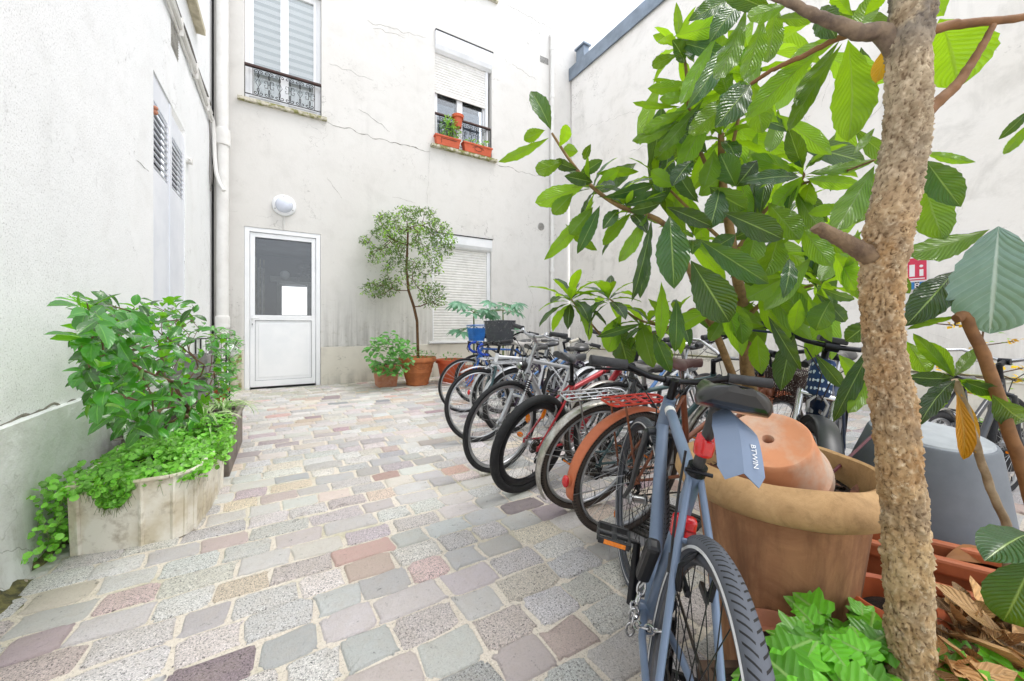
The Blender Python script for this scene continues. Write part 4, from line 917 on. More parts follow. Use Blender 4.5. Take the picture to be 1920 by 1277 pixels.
    if bt == 'drop': tube(mb, pts, .0115, 10); hb = sub('handlebar', M_chrome, T, mb, True)
    else: tube(mb, pts, .0115, 10); hb = sub('handlebar', Mbar, T, mb, True)
    for s in (-1, 1):
        e = pts if s < 0 else pts[::-1]; mb = MB()
        if bt == 'drop': tube(mb, e[:7], .017, 10); sub('bar_tape', g('gripm', M_grip), hb, mb, True); 
        else:
            d = (V(e[1]) - V(e[0])).normalized(); L = min(.125, (V(e[1]) - V(e[0])).length + .02); tube(mb, [V(e[0]) - d * .012, V(e[0]) - d * .01, V(e[0]) + d * L * .97, V(e[0]) + d * L], [.012, .0175, .0165, .019], 12); sub('grip', g('gripm', M_grip), hb, mb, True)
        mb = MB()
        if bt == 'drop':
            h = C + V((.10, s * .205, -.02)); tube(mb, [C + V((.07, s * .205, -.005)), h + V((.01, 0, .025)), h, h + V((.02, 0, -.06)), h + V((-.01, 0, -.11))], [.014, .013, .011, .006, .005], 8)
        else:
            d = (V(e[1]) - V(e[0])).normalized(); q = V(e[0]) + d * .15; out_ = V(e[0]) + d * .02 + V((.045, 0, -.035)); tube(mb, [q, q + V((.03, 0, -.018)), (q + V((.04, 0, -.02))).lerp(out_, .4) + V((.006, 0, 0)), out_], [.012, .010, .0055, .005], 8)
            mb.ball(q + V((.012, 0, -.012)), .018, 10, 6, (1.1, 1, .8))
        sub('brake_lever', g('leverm', M_blkm), hb, mb, True)
        mb = MB(); q0 = C + V((.05, s * .12, -.02)); tube(mb, [C + V((.02, s * hw * .5, -.01)) if bt != 'drop' else C + V((.09, s * .2, .02)), C + V((.09, s * .10, -.02 + (.06 if bt == 'drop' else 0))), C + V((.06, s * .02, -.12)), crown + V((.035, s * .01, -.02))], .0026, 6); sub('cable', M_cable, hb, mb, True)
    # --- saddle
    mb = MB(); sw = g('sw', .075); slen = g('slen', .27)
    def sf(u, v):
        x = SP.x - slen * .48 + slen * u; t = (v - .5) * 2; an = t * pi * .62
        w_ = .021 + (sw - .021) * (1 / (1 + math.exp((u - .42) * 11))); k0 = sqrt(max(.0, 1 - (1 - min(1, u / .16)) ** 2)); k1 = sqrt(max(0, 1 - (1 - min(1, (1 - u) / .07)) ** 2))
        w_ *= (.35 + .65 * k0) * (.3 + .7 * k1); h_ = (.040 if u < .5 else .030) * (.3 + .7 * k0) * (.4 + .6 * k1)
        z = SH - .006 + .012 * cos(u * pi) + .004 * cos(u * 2 * pi) + h_ * (cos(an) - 1) - .007 * math.exp(-(t * 5) ** 2) * (u < .65)
        return V((x, w_ * sin(an), z))
    mb.grid(sf, 36, 24, True, False)
    r0 = [sf(i / 36, 0) for i in range(37)]; r1 = [sf(i / 36, 1) for i in range(37)]
    for i in range(36): mb.poly([r0[i], r1[i], r1[i + 1], r0[i + 1]], True)
    mb.poly([sf(0, j / 24) for j in range(25)], True); mb.poly([sf(1, j / 24) for j in range(25)][::-1], True)
    sdl = sub('saddle', g('saddlem', M_saddle), T, mb)
    mb = MB()
    for s in (-1, 1): tube(mb, [SP + V((-.11, s * .035, SH - SP.z - .035)), SP + V((-.04, s * .022, -.003)), SP + V((.05, s * .022, -.003)), SP + V((.12, s * .008, SH - SP.z - .03))], .0035, 6)
    sub('saddle_rails', M_spoke, sdl, mb); mb = MB(); tube(mb, [ST - sdv * .01, SP], .0135, 12); mb.ball(SP, .024, 10, 6, (1, 1, .7)); sub('seatpost', g('postm', M_alu), T, mb)
    mb = MB(); tube(mb, [ST - sdv * .012, ST + sdv * .012], fr * 1.2, 12); tube(mb, [ST + V((-.02, -.03, 0)), ST + V((-.02, .03, 0))], .005, 8); sub('seat_clamp', M_blkm, T, mb)
    # --- drivetrain
    ca_ = radians(g('crank', 30)); cr_ = .105 * .9; mb = MB(); c = BBk + V((0, -.045, 0)); mb.torus(c, cr_ * .86, .004, n=40, k=6, rx=.002)
    for i in range(5): q = ca_ + i * 2 * pi / 5; tube(mb, [c, c + V((cos(q), 0, sin(q))) * cr_ * .85], .006, 6)
    for i in range(40): q = i * 2 * pi / 40; mb.obox(c + V((cos(q), 0, sin(q))) * cr_ * .92, (.008, .002, .006), R3('Y', -q))
    ck = sub('crankset', g('crankm', M_alu), T, mb)
    for s in (-1, 1):
        q = ca_ + (0 if s < 0 else pi); e = BBk + V((cos(q) * .17, s * .07, sin(q) * .17)); mb = MB(); tube(mb, [BBk + V((0, s * .055, 0)), e], [.014, .010], 8, flat=.6); sub('crank_arm', g('crankm', M_alu), ck, mb)
        pc = e + V((0, s * .065, 0)); mb = MB(); tube(mb, [e, pc + V((0, s * .05, 0))], [.007, .009], 8)
        for u in (-1, 1): mb.box(pc + V((u * .042 - .006, -.042, -.009)), pc + V((u * .042 + .006, .046, .009)))
        for u in (-.042, .0, .046): mb.box(pc + V((-.04, u - .004 * (1 if u else 2), -.007)), pc + V((.04, u + .004 * (1 if u else 2), .007)))
        pd = sub('pedal', M_blk, T, mb, bevel=.002)
        mb = MB()
        for u in (-1, 1): mb.box(pc + V((u * .0485 - .001, -.03, -.006)), pc + V((u * .0485 + .001, .03, .006)))
        sub('pedal_reflector', M_orange, pd, mb)
    mb = MB()
    for k_, rr in enumerate((.045, .038, .031)): mb.torus(RH + V((0, -.030 - k_ * .005, 0)), rr, .004, n=24, k=5, rx=.0015); 
    mb.tube([RH + V((0, -.025, 0)), RH + V((0, -.045, 0))], .026, 14); sub('sprockets', M_chain, T, mb)
    mb = MB(); e = RH + V((.02, -.045, -.10)); tube(mb, [BBk + V((0, -.045, .092)), RH + V((0, -.045, .046))], .0035, 5, flat=1.4); tube(mb, [BBk + V((0, -.045, -.092)), e + V((.02, 0, .0)), e + V((-.02, 0, .02)), RH + V((.03, -.045, -.03)), RH + V((0, -.045, -.044))], .0035, 5, flat=1.4); sub('chain', M_chain, T, mb)
    mb = MB(); tube(mb, [RH + V((.0, -.06, -.02)), RH + V((.02, -.065, -.06)), e], .008, 6); mb.lathe([(.018, -.003), (.018, .003)], e, 12, R3('X', pi / 2)); mb.lathe([(.018, -.003), (.018, .003)], RH + V((.03, -.045, -.05)), 12, R3('X', pi / 2)); sub('derailleur', M_blkm, T, mb)
    # --- brakes
    for nm, q0, st in (('brake', crown - a * .035 + p * .03, True), ('brake', ST.lerp(RH, .42) + V((-.03, 0, .01)), False)):
        mb = MB()
        for s in (-1, 1): tube(mb, [q0 + V((0, s * .03, -.05)), q0 + V((0, s * .034, 0)), q0 + V((0, s * .008, .035))], [.008, .006, .004], 6); mb.box(q0 + V((-.025, s * .018 - .004, -.045)), q0 + V((.025, s * .018 + .004, -.032)))
        sub(nm, M_blkm if g('blackbrake') else M_alu, T, mb, st)
    # --- mudguards
    def guard(c, a0, a1, m, w_=.026, stay=None, st=False, rr=.012, side=0):
        mb = MB(); nn = 30
        def gf(u, v):
            q = radians(a0 + (a1 - a0) * u); t = (v - .5) * 2; r_ = R + rr + .010 * (1 - t * t) - side * .02 * abs(t) ** 4
            return c + V((cos(q) * r_, t * w_, sin(q) * r_))
        mb.grid(gf, nn, 8, True, False); o = sub('mudguard', m, T, mb, st, solid=.0018)
        for q in (stay or ()):
            mb = MB(); e = V((cos(radians(q)), 0, sin(radians(q)))) * (R + rr + .003)
            for s in (-1, 1): tube(mb, [c + V((0, s * .06, 0)), c + e + V((0, s * .022, 0))], .0024, 6)
            sub('stay', g('staym', M_spoke), o, mb, st)
        return o
    if g('rg'): guard(RH, *g('rg'), g('gm'), stay=g('rstay', (170,)), w_=g('gw', .026))
    if g('fg'): guard(FH, *g('fg'), g('fgm', g('gm')), stay=g('fstay', (150,)), st=True, w_=g('gw', .026))
    # --- rack
    if g('rack'):
        m = g('rack'); zt = R * 2 + .065; mb = MB(); x0, x1 = g('rx', (-.26, .14)); w_ = .055
        loop = [V((x1, -w_ * .5, zt)), V((x1 - .06, -w_, zt)), V((x0 + .02, -w_, zt)), V((x0, -w_ * .6, zt)), V((x0, w_ * .6, zt)), V((x0 + .02, w_, zt)), V((x1 - .06, w_, zt)), V((x1, w_ * .5, zt))]
        tube(mb, loop, .0055, 8, closed=True)
        for i in range(1, 5): q = x0 + (x1 - x0) * i / 5; mb.box((q - .012, -w_, zt - .004), (q + .012, w_, zt + .001)) if g('flatrack') else tube(mb, [V((q, -w_, zt)), V((q, w_, zt))], .004, 6)
        for yy in (-.02, .02): tube(mb, [V((x0 + .01, yy, zt)), V((x1, yy, zt))], .004, 6)
        rk = sub('rack', m, T, mb); mb = MB()
        for s in (-1, 1): tube(mb, [V((x0 + .07, s * w_, zt)), V((x0 + .10, s * .06, zt - .1)), RH + V((-.01, s * .068, .01))], .0055, 8)
        tube(mb, [V((x1, 0, zt)), ST + V((-.02, 0, -.08))], .005, 6)
        sub('rack_stay', g('rackm2', m), rk, mb)
    if g('rlight'):
        q = radians(g('rlight')); e = RH + V((cos(q), 0, sin(q))) * (R + .04); mb = MB(); mb.ball(e, .03, 14, 8, (.5, .75, 1.0), R3('Y', -q + pi)); lt = sub('rear_light', M_red, T, mb)
        mb = MB(); mb.ball(e - V((cos(q), 0, sin(q))) * .012, .027, 12, 8, (.7, .8, 1), R3('Y', -q + pi)); sub('light_housing', g('gm', M_blk), lt, mb)
    if g('hlight'):
        e = crown + p * .06 + a * g('hlz', .05); mb = MB(); mb.ball(e, .035, 14, 8, (1.3, 1, 1)); mb.tube([crown, e], .006, 6); hl_ = sub('headlight', g('hlm', M_blk), T, mb, True); mb = MB(); mb.lathe([(.030, 0), (.026, .012), (0, .016)], e + V((.03, 0, 0)), 14, R3('Y', pi / 2)); sub('lens', M_chrome, hl_, mb, True)
    # --- basket
    if g('basket'):
        m, bw, bd, bh, bx, bz_ = g('basket'); c = C + V((bx, 0, bz_)); mb = MB(); k_ = g('bn', 12)
        def bp(u, v, z):   # u around, z 0 bottom..1 top
            s = .78 + .22 * z; return c + V((v[0] * bd * s, v[1] * bw * s, (z - 1) * bh))
        per = []
        for i in range(k_): per.append((-1, -1 + 2 * i / k_))
        for i in range(k_): per.append((-1 + 2 * i / k_, 1))
        for i in range(k_): per.append((1, 1 - 2 * i / k_))
        for i in range(k_): per.append((1 - 2 * i / k_, -1))
        def rnd_(v): L_ = (abs(v[0]) ** 5 + abs(v[1]) ** 5) ** .2; return (v[0] / L_, v[1] / L_)
        per = [rnd_(v) for v in per]
        for v in per: mb.tube([bp(0, v, 0), bp(0, v, 1)], g('bwire', .0013), 3, caps=False)
        nz = g('bz', 9)
        for j in range(nz + 1): z = j / nz; mb.tube([bp(0, v, z) for v in per], (.0045 if j in (0, nz) else g('bwire', .0013)), 4, closed=True)
        for i in range(1, k_): t = -1 + 2 * i / k_; mb.tube([bp(0, (-1, t), 0), bp(0, (1, t), 0)], .0013, 3); mb.tube([bp(0, (t, -1), 0), bp(0, (t, 1), 0)], .0013, 3)
        bk = sub('basket', m, T, mb, True)
        if g('blined'):
            mb = MB(); n_ = len(per); inn = [(v[0] * .96, v[1] * .96) for v in per]
            for z0_, z1_ in g('blined'):
                for i in range(n_): mb.poly([bp(0, inn[i], z0_), bp(0, inn[(i + 1) % n_], z0_), bp(0, inn[(i + 1) % n_], z1_), bp(0, inn[i], z1_)], True)
            sub('mesh_side', g('linem', m), bk, mb, True)
        mb = MB(); tube(mb, [C + V((0, 0, -.01)), c + V((-bd, 0, -.02))], .007, 6)
        for s in (-1, 1):
            if g('bstay'): tube(mb, [FH + V((0, s * .065, 0)), c + V((bd * .2, s * bw * .5, -bh))], .003, 6)
        sub('basket_bracket', M_blkm, bk, mb, True)
    T['_p'] = 0; del T['_p']
    return T, dict(RH=RH, FH=FH, BB=BBk, crown=crown, HT=HT, ST=ST, SP=SP, C=C, a=a, p=p, Ms=Ms, R=R, sub=sub, fk=fk, fo=fo, sdl=sdl, sdv=sdv, SH=SH, hb=hb, guard=guard)

# far row to near row along the paving
P_blue = paint('royal_blue', '2f6fc4', '2257a8'); P_silver = paint('silver', 'c9ccd0', 'b4b8bd', metal=.6); P_red = paint('red', 'b3202c', '9a1824')
P_grey = paint('matte_blue_grey', '6e7f97', '64758c', rough=.42, coat=.25); P_rust = paint('burnt_orange', '93573a', '7c482f', rough=.45, dirt=.35, dirtc='5a3018'); P_white = paint('white', 'dfe1e4', 'cfd2d6'); P_lblue = paint('steel_blue', '5d86bb', '4c74a8', metal=.3)
P_navy = paint('navy', '1e3556', '182b47'); P_dgrey = paint('charcoal', '33363b', '292b2f'); P_purple = paint('dark_purple', '3b2c44', '302438'); P_green = paint('teal', '39585c', '2c4649')
M_g_white = pm('mudguard_silver', 'cfd1d4', 'b9bcc0', 8, .35, .5); M_g_orange = pm('mudguard_orange', 'c8724c', 'b3603c', 7, .45, dirt=.3, dirtc='7c4025'); M_g_chrome = pm('mudguard_chrome', 'c6c5c0', 'a39e95', 22, .3, .85, dirt=.6, dirtc='5f5348')
M_g_black = pm('mudguard_black', '232528', '34373b', 5, .38)
M_bluetape = pm('blue_tape', '1f4fc4', '183fa4', 20, .5); M_redrack = pm('rack_red', 'cf2a2a', 'b8431f', 9, .4, .1); M_saddle_br = pm('saddle_brown', '6a4a48', '5a3d3c', 14, .5, bmp=.1)
M_graymesh = pm('basket_grey', '4c4f54', '3f4246', 9, .6); M_bluebask = pm('basket_blue', '2478c8', '1c63aa', 9, .45); M_brownmesh = pm('basket_brown', '3f2a24', '2e1f1b', 12, .6)
def mesh_mat(name, c, sc, fill):
    m, nt, b, out = newmat(name); b.inputs['Base Color'].default_value = lin(c); b.inputs['Roughness'].default_value = .6
    s = nd(nt, 'ShaderNodeSeparateXYZ'); nt.links.new(objco(nt), s.inputs[0])
    f = [mth(nt, 'ABSOLUTE', mth(nt, 'SUBTRACT', mth(nt, 'FRACT', mth(nt, 'MULTIPLY', mth(nt, 'ADD', s.outputs[0], s.outputs[1]), sc)), .5)), mth(nt, 'ABSOLUTE', mth(nt, 'SUBTRACT', mth(nt, 'FRACT', mth(nt, 'MULTIPLY', s.outputs[2], sc)), .5))]
    g_ = mth(nt, 'LESS_THAN', mth(nt, 'MAXIMUM', f[0], f[1]), .5 * fill); t = nd(nt, 'ShaderNodeBsdfTransparent'); mx = nd(nt, 'ShaderNodeMixShader')
    nt.links.new(g_, mx.inputs[0]); nt.links.new(b.outputs[0], mx.inputs[1]); nt.links.new(t.outputs[0], mx.inputs[2]); nt.links.new(mx.outputs[0], out.inputs[0]); return m
b1, k1 = bike('road_bike', 'blue racing bicycle with blue-taped drop handlebars, farthest left of the row', (2.925, 4.337), 178.5, -3.8, frame=P_blue, wb=1.0, R=.34, tr=.014, fr=.0145, bar='drop', gripm=M_bluetape, sh=.90, sth=.03, hl=.14, stemm=P_blue, sl=.54, steer=-8, crank=70, ext=.03)
b2, k2 = bike('city_bike', 'bicycle with blue basket standing behind the blue racing bicycle', (3.35, 4.78), 177, 4, frame=P_dgrey, type='mixte', R=.34, wb=1.04, tr=.018, bar='swept', sh=.88, steer=8, basket=(M_bluebask, .13, .11, .22, .15, .17), blined=((.0, .8),), bn=8, linem=pm('basket_blue', '2478c8'), sth=.10)
b3, k3 = bike('city_bike', 'bicycle with dark grey mesh basket near the back wall', (3.35, 4.10), 180, 5, frame=P_dgrey, type='city', R=.34, wb=1.05, tr=.02, bar='swept', sh=.92, steer=12, basket=(M_graymesh, .19, .14, .30, .18, .20), blined=((.0, 1),), linem=mesh_mat('basket_grey_mesh', '484b50', 90, .42), bn=12, sth=.12)
b4, k4 = bike('city_bike', 'bicycle with pale mudguard, red tail light and beige grips, third from the left', (2.02, 3.66), -2, 6, frame=P_lblue, type='mixte', R=.335, wb=1.05, tr=.02, bar='swept', sh=.92, rg=(25, 205), fg=(60, 190), gm=M_g_white, rlight=172, rack=M_chrome, saddlem=pm('saddle_grey', 'b0aca8', '938f8b', 9, .5), gripm=pm('grip_beige', 'c9c2b2'), barm=M_chrome)
b13, k13 = bike('city_bike', 'dark bicycle with pale mudguards between the grey basket and the silver bicycle', (1.93, 3.28), 3, 8, frame=P_purple, type='city', R=.335, wb=1.05, tr=.022, bar='flat', sh=.90, rg=(20, 190), fg=(50, 190), gm=M_g_white, barm=M_chrome, rack=M_alu)
b5, k5 = bike('hybrid_bike', 'silver bicycle with front suspension fork, its front wheel towards the paving', (2.377, 2.776), 196.4, -9.9, frame=P_silver, type='diamond', R=.345, wb=1.07, tr=.018, fr=.018, fork='susp', forkm=P_silver, forkc=M_chrome, fl=.42, bar='riser', hw=.27, sh=.93, sth=.12, rise=.05, ext=.05, stemm=M_alu, leverm=M_alu, rg=(20, 190), gm=M_g_white, steer=-6, rimd=.017, refl=dict(front_wheel=(3.6,)), barm=M_alu, hlight=1)
b6, k6 = bike('mountain_bike', 'red mountain bicycle with fat black flat tyre and two orange wheel reflectors', (1.337, 2.091), 11.2, 13.4, frame=P_red, type='mtb', R=.332, wb=1.05, tr=.027, fr=.019, fork='susp', forkm=P_dgrey, fl=.43, bar='riser', sh=.93, spm=M_spoke, rimm=M_blkm, rimd=.034, sw=.085, decal=('ATX', '2a0c10', 'tt', .05), dt=.35, saddlem=pm('saddle_satin', '2c2e33', '3a3d43', 7, .32, coat=.2), postm=M_blkm, refl=dict(rear_wheel=(1.95, 1.25)), sl=.46, crank=200, ns=32)
b7, k7 = bike('city_bike', 'old bicycle with scratched chrome mudguard and chrome luggage rack', (1.518, 1.717), -6.6, 15.5, frame=P_green, type='diamond', R=.335, wb=1.05, tr=.018, bar='swept', barm=M_chrome, sh=.90, rg=(60, 215), fg=(60, 190), gm=M_g_chrome, gw=.03, rack=M_chrome, tyrem=M_tyre_brown, rstay=(165,), saddlem=M_saddle, crank=100)
b8, k8 = bike('city_bike', 'burnt orange city bicycle with red luggage rack and brown front basket', (1.498, 1.407), -7.1, 11.2, frame=P_rust, type='city', R=.335, wb=1.10, tr=.019, bar='swept', barm=M_blkm, sh=.94, rg=(20, 190), fg=(70, 120), gm=M_g_orange, gw=.032, rack=M_redrack, rackm2=P_rust, flatrack=1, rlight=176, rx=(-.20, .14), rstay=(186,), staym=M_spoke, tyrem=M_tyre_brown, saddlem=M_saddle_br, basket=(M_brownmesh, .17, .13, .20, .16, -.06), blined=((.0, .85),), linem=mesh_mat('basket_brown_mesh', '352019', 110, .5), bn=14, hlight=1, hlm=P_rust, hlz=.0, refl=dict(rear_wheel=(-1.75,)), postm=M_chrome, bstay=1, crank=-20, crankm=M_alu, sth=.12, hi=72, spr=.0011)
b10, k10 = bike('city_bike', 'bicycle with bare chrome swept handlebar and coiled cable lock behind the orange bicycle', (1.95, 2.02), -4, 4, frame=P_white, type='mixte', R=.335, wb=1.02, tr=.018, bar='swept', barm=M_chrome, stemm=M_chrome, leverm=M_chrome, sh=.84, rg=(40, 190), gm=M_g_chrome, tyrem=M_tyre_brown, hlight=1, hlm=pm('lamp_grey', '8c8f90'), crank=60, sth=.13, steer=-10)
b12, k12 = bike('hybrid_bike', 'light blue bicycle with pale saddle half hidden behind the red one', (2.55, 2.62), -3, 5, frame=P_lblue, type='diamond', R=.34, wb=1.04, tr=.018, bar='flat', sh=.96, rg=(40, 190), gm=M_g_white, saddlem=pm('saddle_pale', 'b4b9cc', 'a0a6ba', 8, .5), crank=10)
b14, k14 = bike('hybrid_bike', 'white bicycle with dark forks in the back line, behind the silver one', (2.6, 3.15), 178, 4, frame=P_white, type='diamond', R=.34, wb=1.04, tr=.018, bar='flat', sh=.92, forkm=P_green, crank=140, fg=(60, 170), gm=M_g_white)
b15, k15 = bike('road_bike', 'black flat-handlebar bicycle standing nearest the right wall behind the orange bicycle', (3.05, 1.95), 178, -3, frame=P_dgrey, type='diamond', R=.34, wb=1.04, tr=.016, bar='flat', sh=.95, crank=20, sth=.13, hw=.30)
# the foreground bicycle
b9, k9 = bike('hybrid_bike', 'matte blue-grey bicycle in the foreground leaning on the giant terracotta pot', (.548, .447), 45.2, 10.7, frame=P_grey, type='diamond', R=.345, wb=.99, tr=.0178, fr=.0185, bar='riser', hw=.30, sh=.968, sl=.49, sth=.07, rise=.0, ext=.03, hl=.14, steer=10, crank=-96, band=1, hi=96, tyrem=M_tread, spm=M_spokeb, rimd=.016, rimm=pm('rim_grey', '5d6066', '4d5056', 9, .3, .7), crankm=M_blkm, blackbrake=1, headband=1, postm=pm('post_grey', '4a4a4c', '3e3e40', 12, .45, .5), sw=.072, slen=.27, forkm=P_dgrey, spr=.0012, cs=.43)
sub = k9['sub']; a_, SP, SH, ST, RH, BBk, sdv = k9['a'], k9['SP'], k9['SH'], k9['ST'], k9['RH'], k9['BB'], k9['sdv']
# seat-post mudguard with lettering, its red bracket, tail light, brake cable, lock and chain
M_fin = pm('fin_blue_grey', '74849c', '65758c', 5, .38, .1, coat=.35)
A = SP + V((-.05, -.0, .0)); B_ = SP + V((-.145, -.025, -.10)); dd = (B_ - A)
def fin(u, v):
    c = A + dd * u + V((0, 0, .03 * sin(pi * u))); t = (v - .5) * 2; w = .020 + .021 * min(1, u * 2.2); w *= 1 if u < .9 else (1 - (u - .9) * 3)
    return c + V((0, t * w, -.020 * abs(t)))
mb = MB(); mb.grid(fin, 20, 8, False, False); fin_o = sub('clip_on_mudguard', M_fin, b9, mb, solid=.003)
X = (fin(.9, .25) - fin(.7, .25)).normalized(); Y0 = (fin(.8, .45) - fin(.8, .08)).normalized(); Zn = X.cross(Y0).normalized()
if Zn.z < 0: Y0 = -Y0; Zn = -Zn
Yn = Zn.cross(X); M4 = Matrix((X, Yn, Zn)).transposed().to_4x4(); M4.translation = fin(.78, .22) + Zn * .003
mb = MB(); text_mesh(mb, 'BTWIN', .014, M4, .001); sub('lettering', pm('white_print', 'e8eaec'), fin_o, mb)
mb = MB(); q = SP - sdv * .115; mb.lathe([(.015, -.025), (.020, -.022), (.023, 0), (.019, .025), (.015, .03)], q, 16); mb.box(q + V((-.038, -.010, -.015)), q + V((-.01, .010, .02))); sub('red_bracket', M_red, b9, mb, bevel=.003)
q = ST.lerp(BBk, .32) + V((-.03, 0, 0)); mb = MB(); mb.box(q + V((-.02, -.028, -.028)), q + V((.012, .028, .028))); tl = sub('tail_light', M_red, b9, mb, bevel=.009)
mb = MB(); mb.box(q + V((-.0225, -.002, -.024)), q + V((-.0195, .002, .006))); mb.box(q + V((-.0225, -.026, -.002)), q + V((-.0195, .026, .001))); sub('lens_rib', pm('dark_red', '8a0d14'), tl, mb)
mb = MB(); mb.tube([ST + V((.03, .025, .03)), ST + V((.0, .03, -.05)), ST + V((-.035, .03, -.16)), ST + V((-.07, .03, -.22))], .0032, 6); mb.tube([ST + V((-.05, .03, -.19)), ST + V((-.07, .03, -.225))], .006, 8); sub('brake_cable', M_cable, b9, mb)
mb = MB(); q = BBk.lerp(ST, .1) + V((-.02, .045, .03)); mb.obox(q + V((-.01, 0, .085)), (.042, .038, .15), R3('Y', radians(-26))); lk = sub('lock', M_blk, b9, mb, bevel=.012)
def link(mb, c, d, s=.018, r=.0036, tw=0):
    d = V(d).normalized(); u, w = frame_for(d); w = u * cos(tw) + w * sin(tw); pts = []
    for i in range(14): t = 2 * pi * i / 14; pts.append(V(c) + d * (s * cos(t)) + w * (s * .55 * sin(t)))
    mb.tube(pts, r, 7, closed=True)
mb = MB(); path = [q + V((.0, .0, .0)), q + V((-.02, .01, -.05)), q + V((-.05, .0, -.07)), q + V((-.09, -.02, -.04)), q + V((-.13, -.05, -.0))]
tot = 0; k_ = 0
for A0, B0 in zip(path, path[1:]):
    n_ = max(1, int((B0 - A0).length / .022))
    for i in range(n_): link(mb, A0.lerp(B0, i / n_), B0 - A0, tw=(k_ % 2) * pi / 2); k_ += 1
for i in range(3): link(mb, q + V((-.03 + .005 * sin(i), .012, -.06 - i * .022)), V((0, 0, 1)), tw=(i % 2) * pi / 2)
sub('lock_chain', M_chrome, lk, mb)
mb = MB(); mb.torus(k9['RH'], .01, .001); 
# e-bike by the zinc tub
b11, k11 = bike('electric_bike', 'black electric bicycle facing the camera with a navy patterned head-tube cover', (2.88, 1.03), 193, -6, frame=P_navy, type='ebike', R=.345, wb=1.06, tr=.028, fr=.024, fork='susp', forkm=M_blkm, forkc=M_chrome, boots=False, fl=.46, hl=.16, bar='riser', hw=.34, barm=M_blkm, sh=.95, steer=18, fg=(48, 180), gm=M_g_black, gw=.038, fstay=(), rg=(30, 190), crankm=M_blkm, tyrem=M_tread2, sth=.06, stemm=M_blkm, leverm=P_navy, band=0, spm=M_spokeb)
sub = k11['sub']; crown, HT, a_, p_ = k11['crown'], k11['HT'], k11['a'], k11['p']
mb = MB(); mb.tube([crown + a_ * .0 + p_ * .0, crown + a_ * .02, HT - a_ * .005, HT + a_ * .005], [.040, .046, .046, .040], 20); cv = sub('head_tube_cover', pm('navy_fabric', '1f3f6e', '193459', 30, .8, 0, .3, .001), b11, mb)
mb = MB()
def on_cyl(th, z): return crown + a_ * z + (p_ * cos(th) + V((0, 1, 0)) * sin(th)) * .0475
def blob(th, z, r, n=10, sx=1, sz=1):
    pts = [on_cyl(th + r * sx * cos(2 * pi * i / n) / .0475, z + r * sz * sin(2 * pi * i / n)) for i in range(n)]; mb.poly(pts)
for r_ in range(4):
    for c_ in range(7):
        th = -1.5 + c_ * .5 + (r_ % 2) * .25; z = .025 + r_ * .037
        k_ = (r_ + c_) % 3
        if k_ == 0:
            blob(th, z, .006, sx=1.2, sz=.45)
            for s in (-1, 1):
                for t in (-1, 1): blob(th + s * .009 / .0475, z + t * .003, .0042, 8)
        elif k_ == 1: blob(th, z + .003, .007, sz=.9); blob(th, z - .004, .0042, 8)
        else: blob(th, z, .008, sx=.6, sz=.9)
sub('printed_motifs', pm('motif_white', 'dfe6ec', 'b9cfe2', 60, .7), cv, mb)
mb = MB(); C = k11['C']; mb.obox(C + V((-.02, .0, .03)), (.07, .10, .025)); sub('display', M_blk, b11, mb, True, bevel=.005)
mb = MB(); mb.tube([k11['crown'] + a_ * .02 + V((-.14, 0, -.06)), BBk + V((.12, 0, .12))], .040, 8); sub('battery', P_navy, b11, mb)

b16, k16 = bike('city_bike', 'dark bicycle with chrome handlebar behind the zinc tub at the right edge', (3.02, .60), -8, 2, frame=P_dgrey, type='city', R=.31, wb=1.0, tr=.018, bar='swept', barm=M_chrome, sh=.80, hl=.10, gm=M_g_chrome, rg=(20, 190))

# ================================================================== PLANTS AND POTS
random.seed(21)
L_loq = leaf_mat('leaf_loquat', '1c4826', '74a42c', .55, .22, 15, '9dbb62', .45, 1.0, tcol='b2e020')
L_glauc = leaf_mat('leaf_glaucous', '7d9a94', '7ba03a', .3, .22, 12, 'c9dad2', .2, .55, tcol='9ad41e')
L_yel = leaf_mat('leaf_yellow', 'c98a12', 'd89a1c', .35, .5, 9, 'e0b850', .2)
L_bush = leaf_mat('leaf_citrus', '2a661a', '6cb02c', .42, .22, 7, '6fae3c', .6, .12, tcol='86d21e')
L_small = leaf_mat('leaf_small', '46602f', '6f8c44', .3, .45, 5, '84a85a', .5, .3)
L_smallb = leaf_mat('leaf_small_bright', '6f9c2c', '9acc48', .4, .45, 5, '9ac45a', .3, .3)
L_clov = leaf_mat('leaf_clover', '72b03c', '9cd854', .5, .5, 4, 'a4d468', .45, .3, tcol='a0e838')
L_spid = leaf_mat('leaf_spider', '6da044', '86b85c', .35, .4, 1, 'e8edc8', .3, .2, edge='e2e8bf')
L_ivy = leaf_mat('leaf_ivy', '3f9424', '70c030', .45, .3, 6, 'b4e07c', .75, .5, tcol='8fe034')
L_fats = leaf_mat('leaf_palmate', '5f8f72', '7fae84', .3, .4, 8, 'a8c8a4', .3, .3)
L_ger = leaf_mat('leaf_geranium', '4f8a3a', '7cb458', .35, .5, 6, '9cc878', .4, .3)
L_dry = leaf_mat('leaf_dry', 'b08a5c', 'a07448', .12, .7, 8, 'd0ac7c', .6, .8)
M_twig = pm('twig', '6b5138', '4d3a29', 30, .8, 0, .4, .002)
M_loqbark = pm('loquat_bark', '9a7c52', '755c3c', 24, .85, 0, .6, .004, dirt=.4, dirtc='4a3826')
M_greenstem = pm('green_stem', '6f7f45', '5c6a3a', 20, .6)
M_terra_old = pm('terracotta_weathered', 'c08a68', 'a9765a', 7, .85, 0, .35, .003, dirt=.35, dirtc='d4c2b0')
M_terra_or = pm('terracotta_orange', 'bf6238', 'a8532e', 7, .55, 0, .15, .002, dirt=.25, dirtc='6f3a22')
M_terra_gar = pm('terracotta_garland', 'c07444', 'a8623a', 9, .7, 0, .2, .002, dirt=.3, dirtc='7a5030')

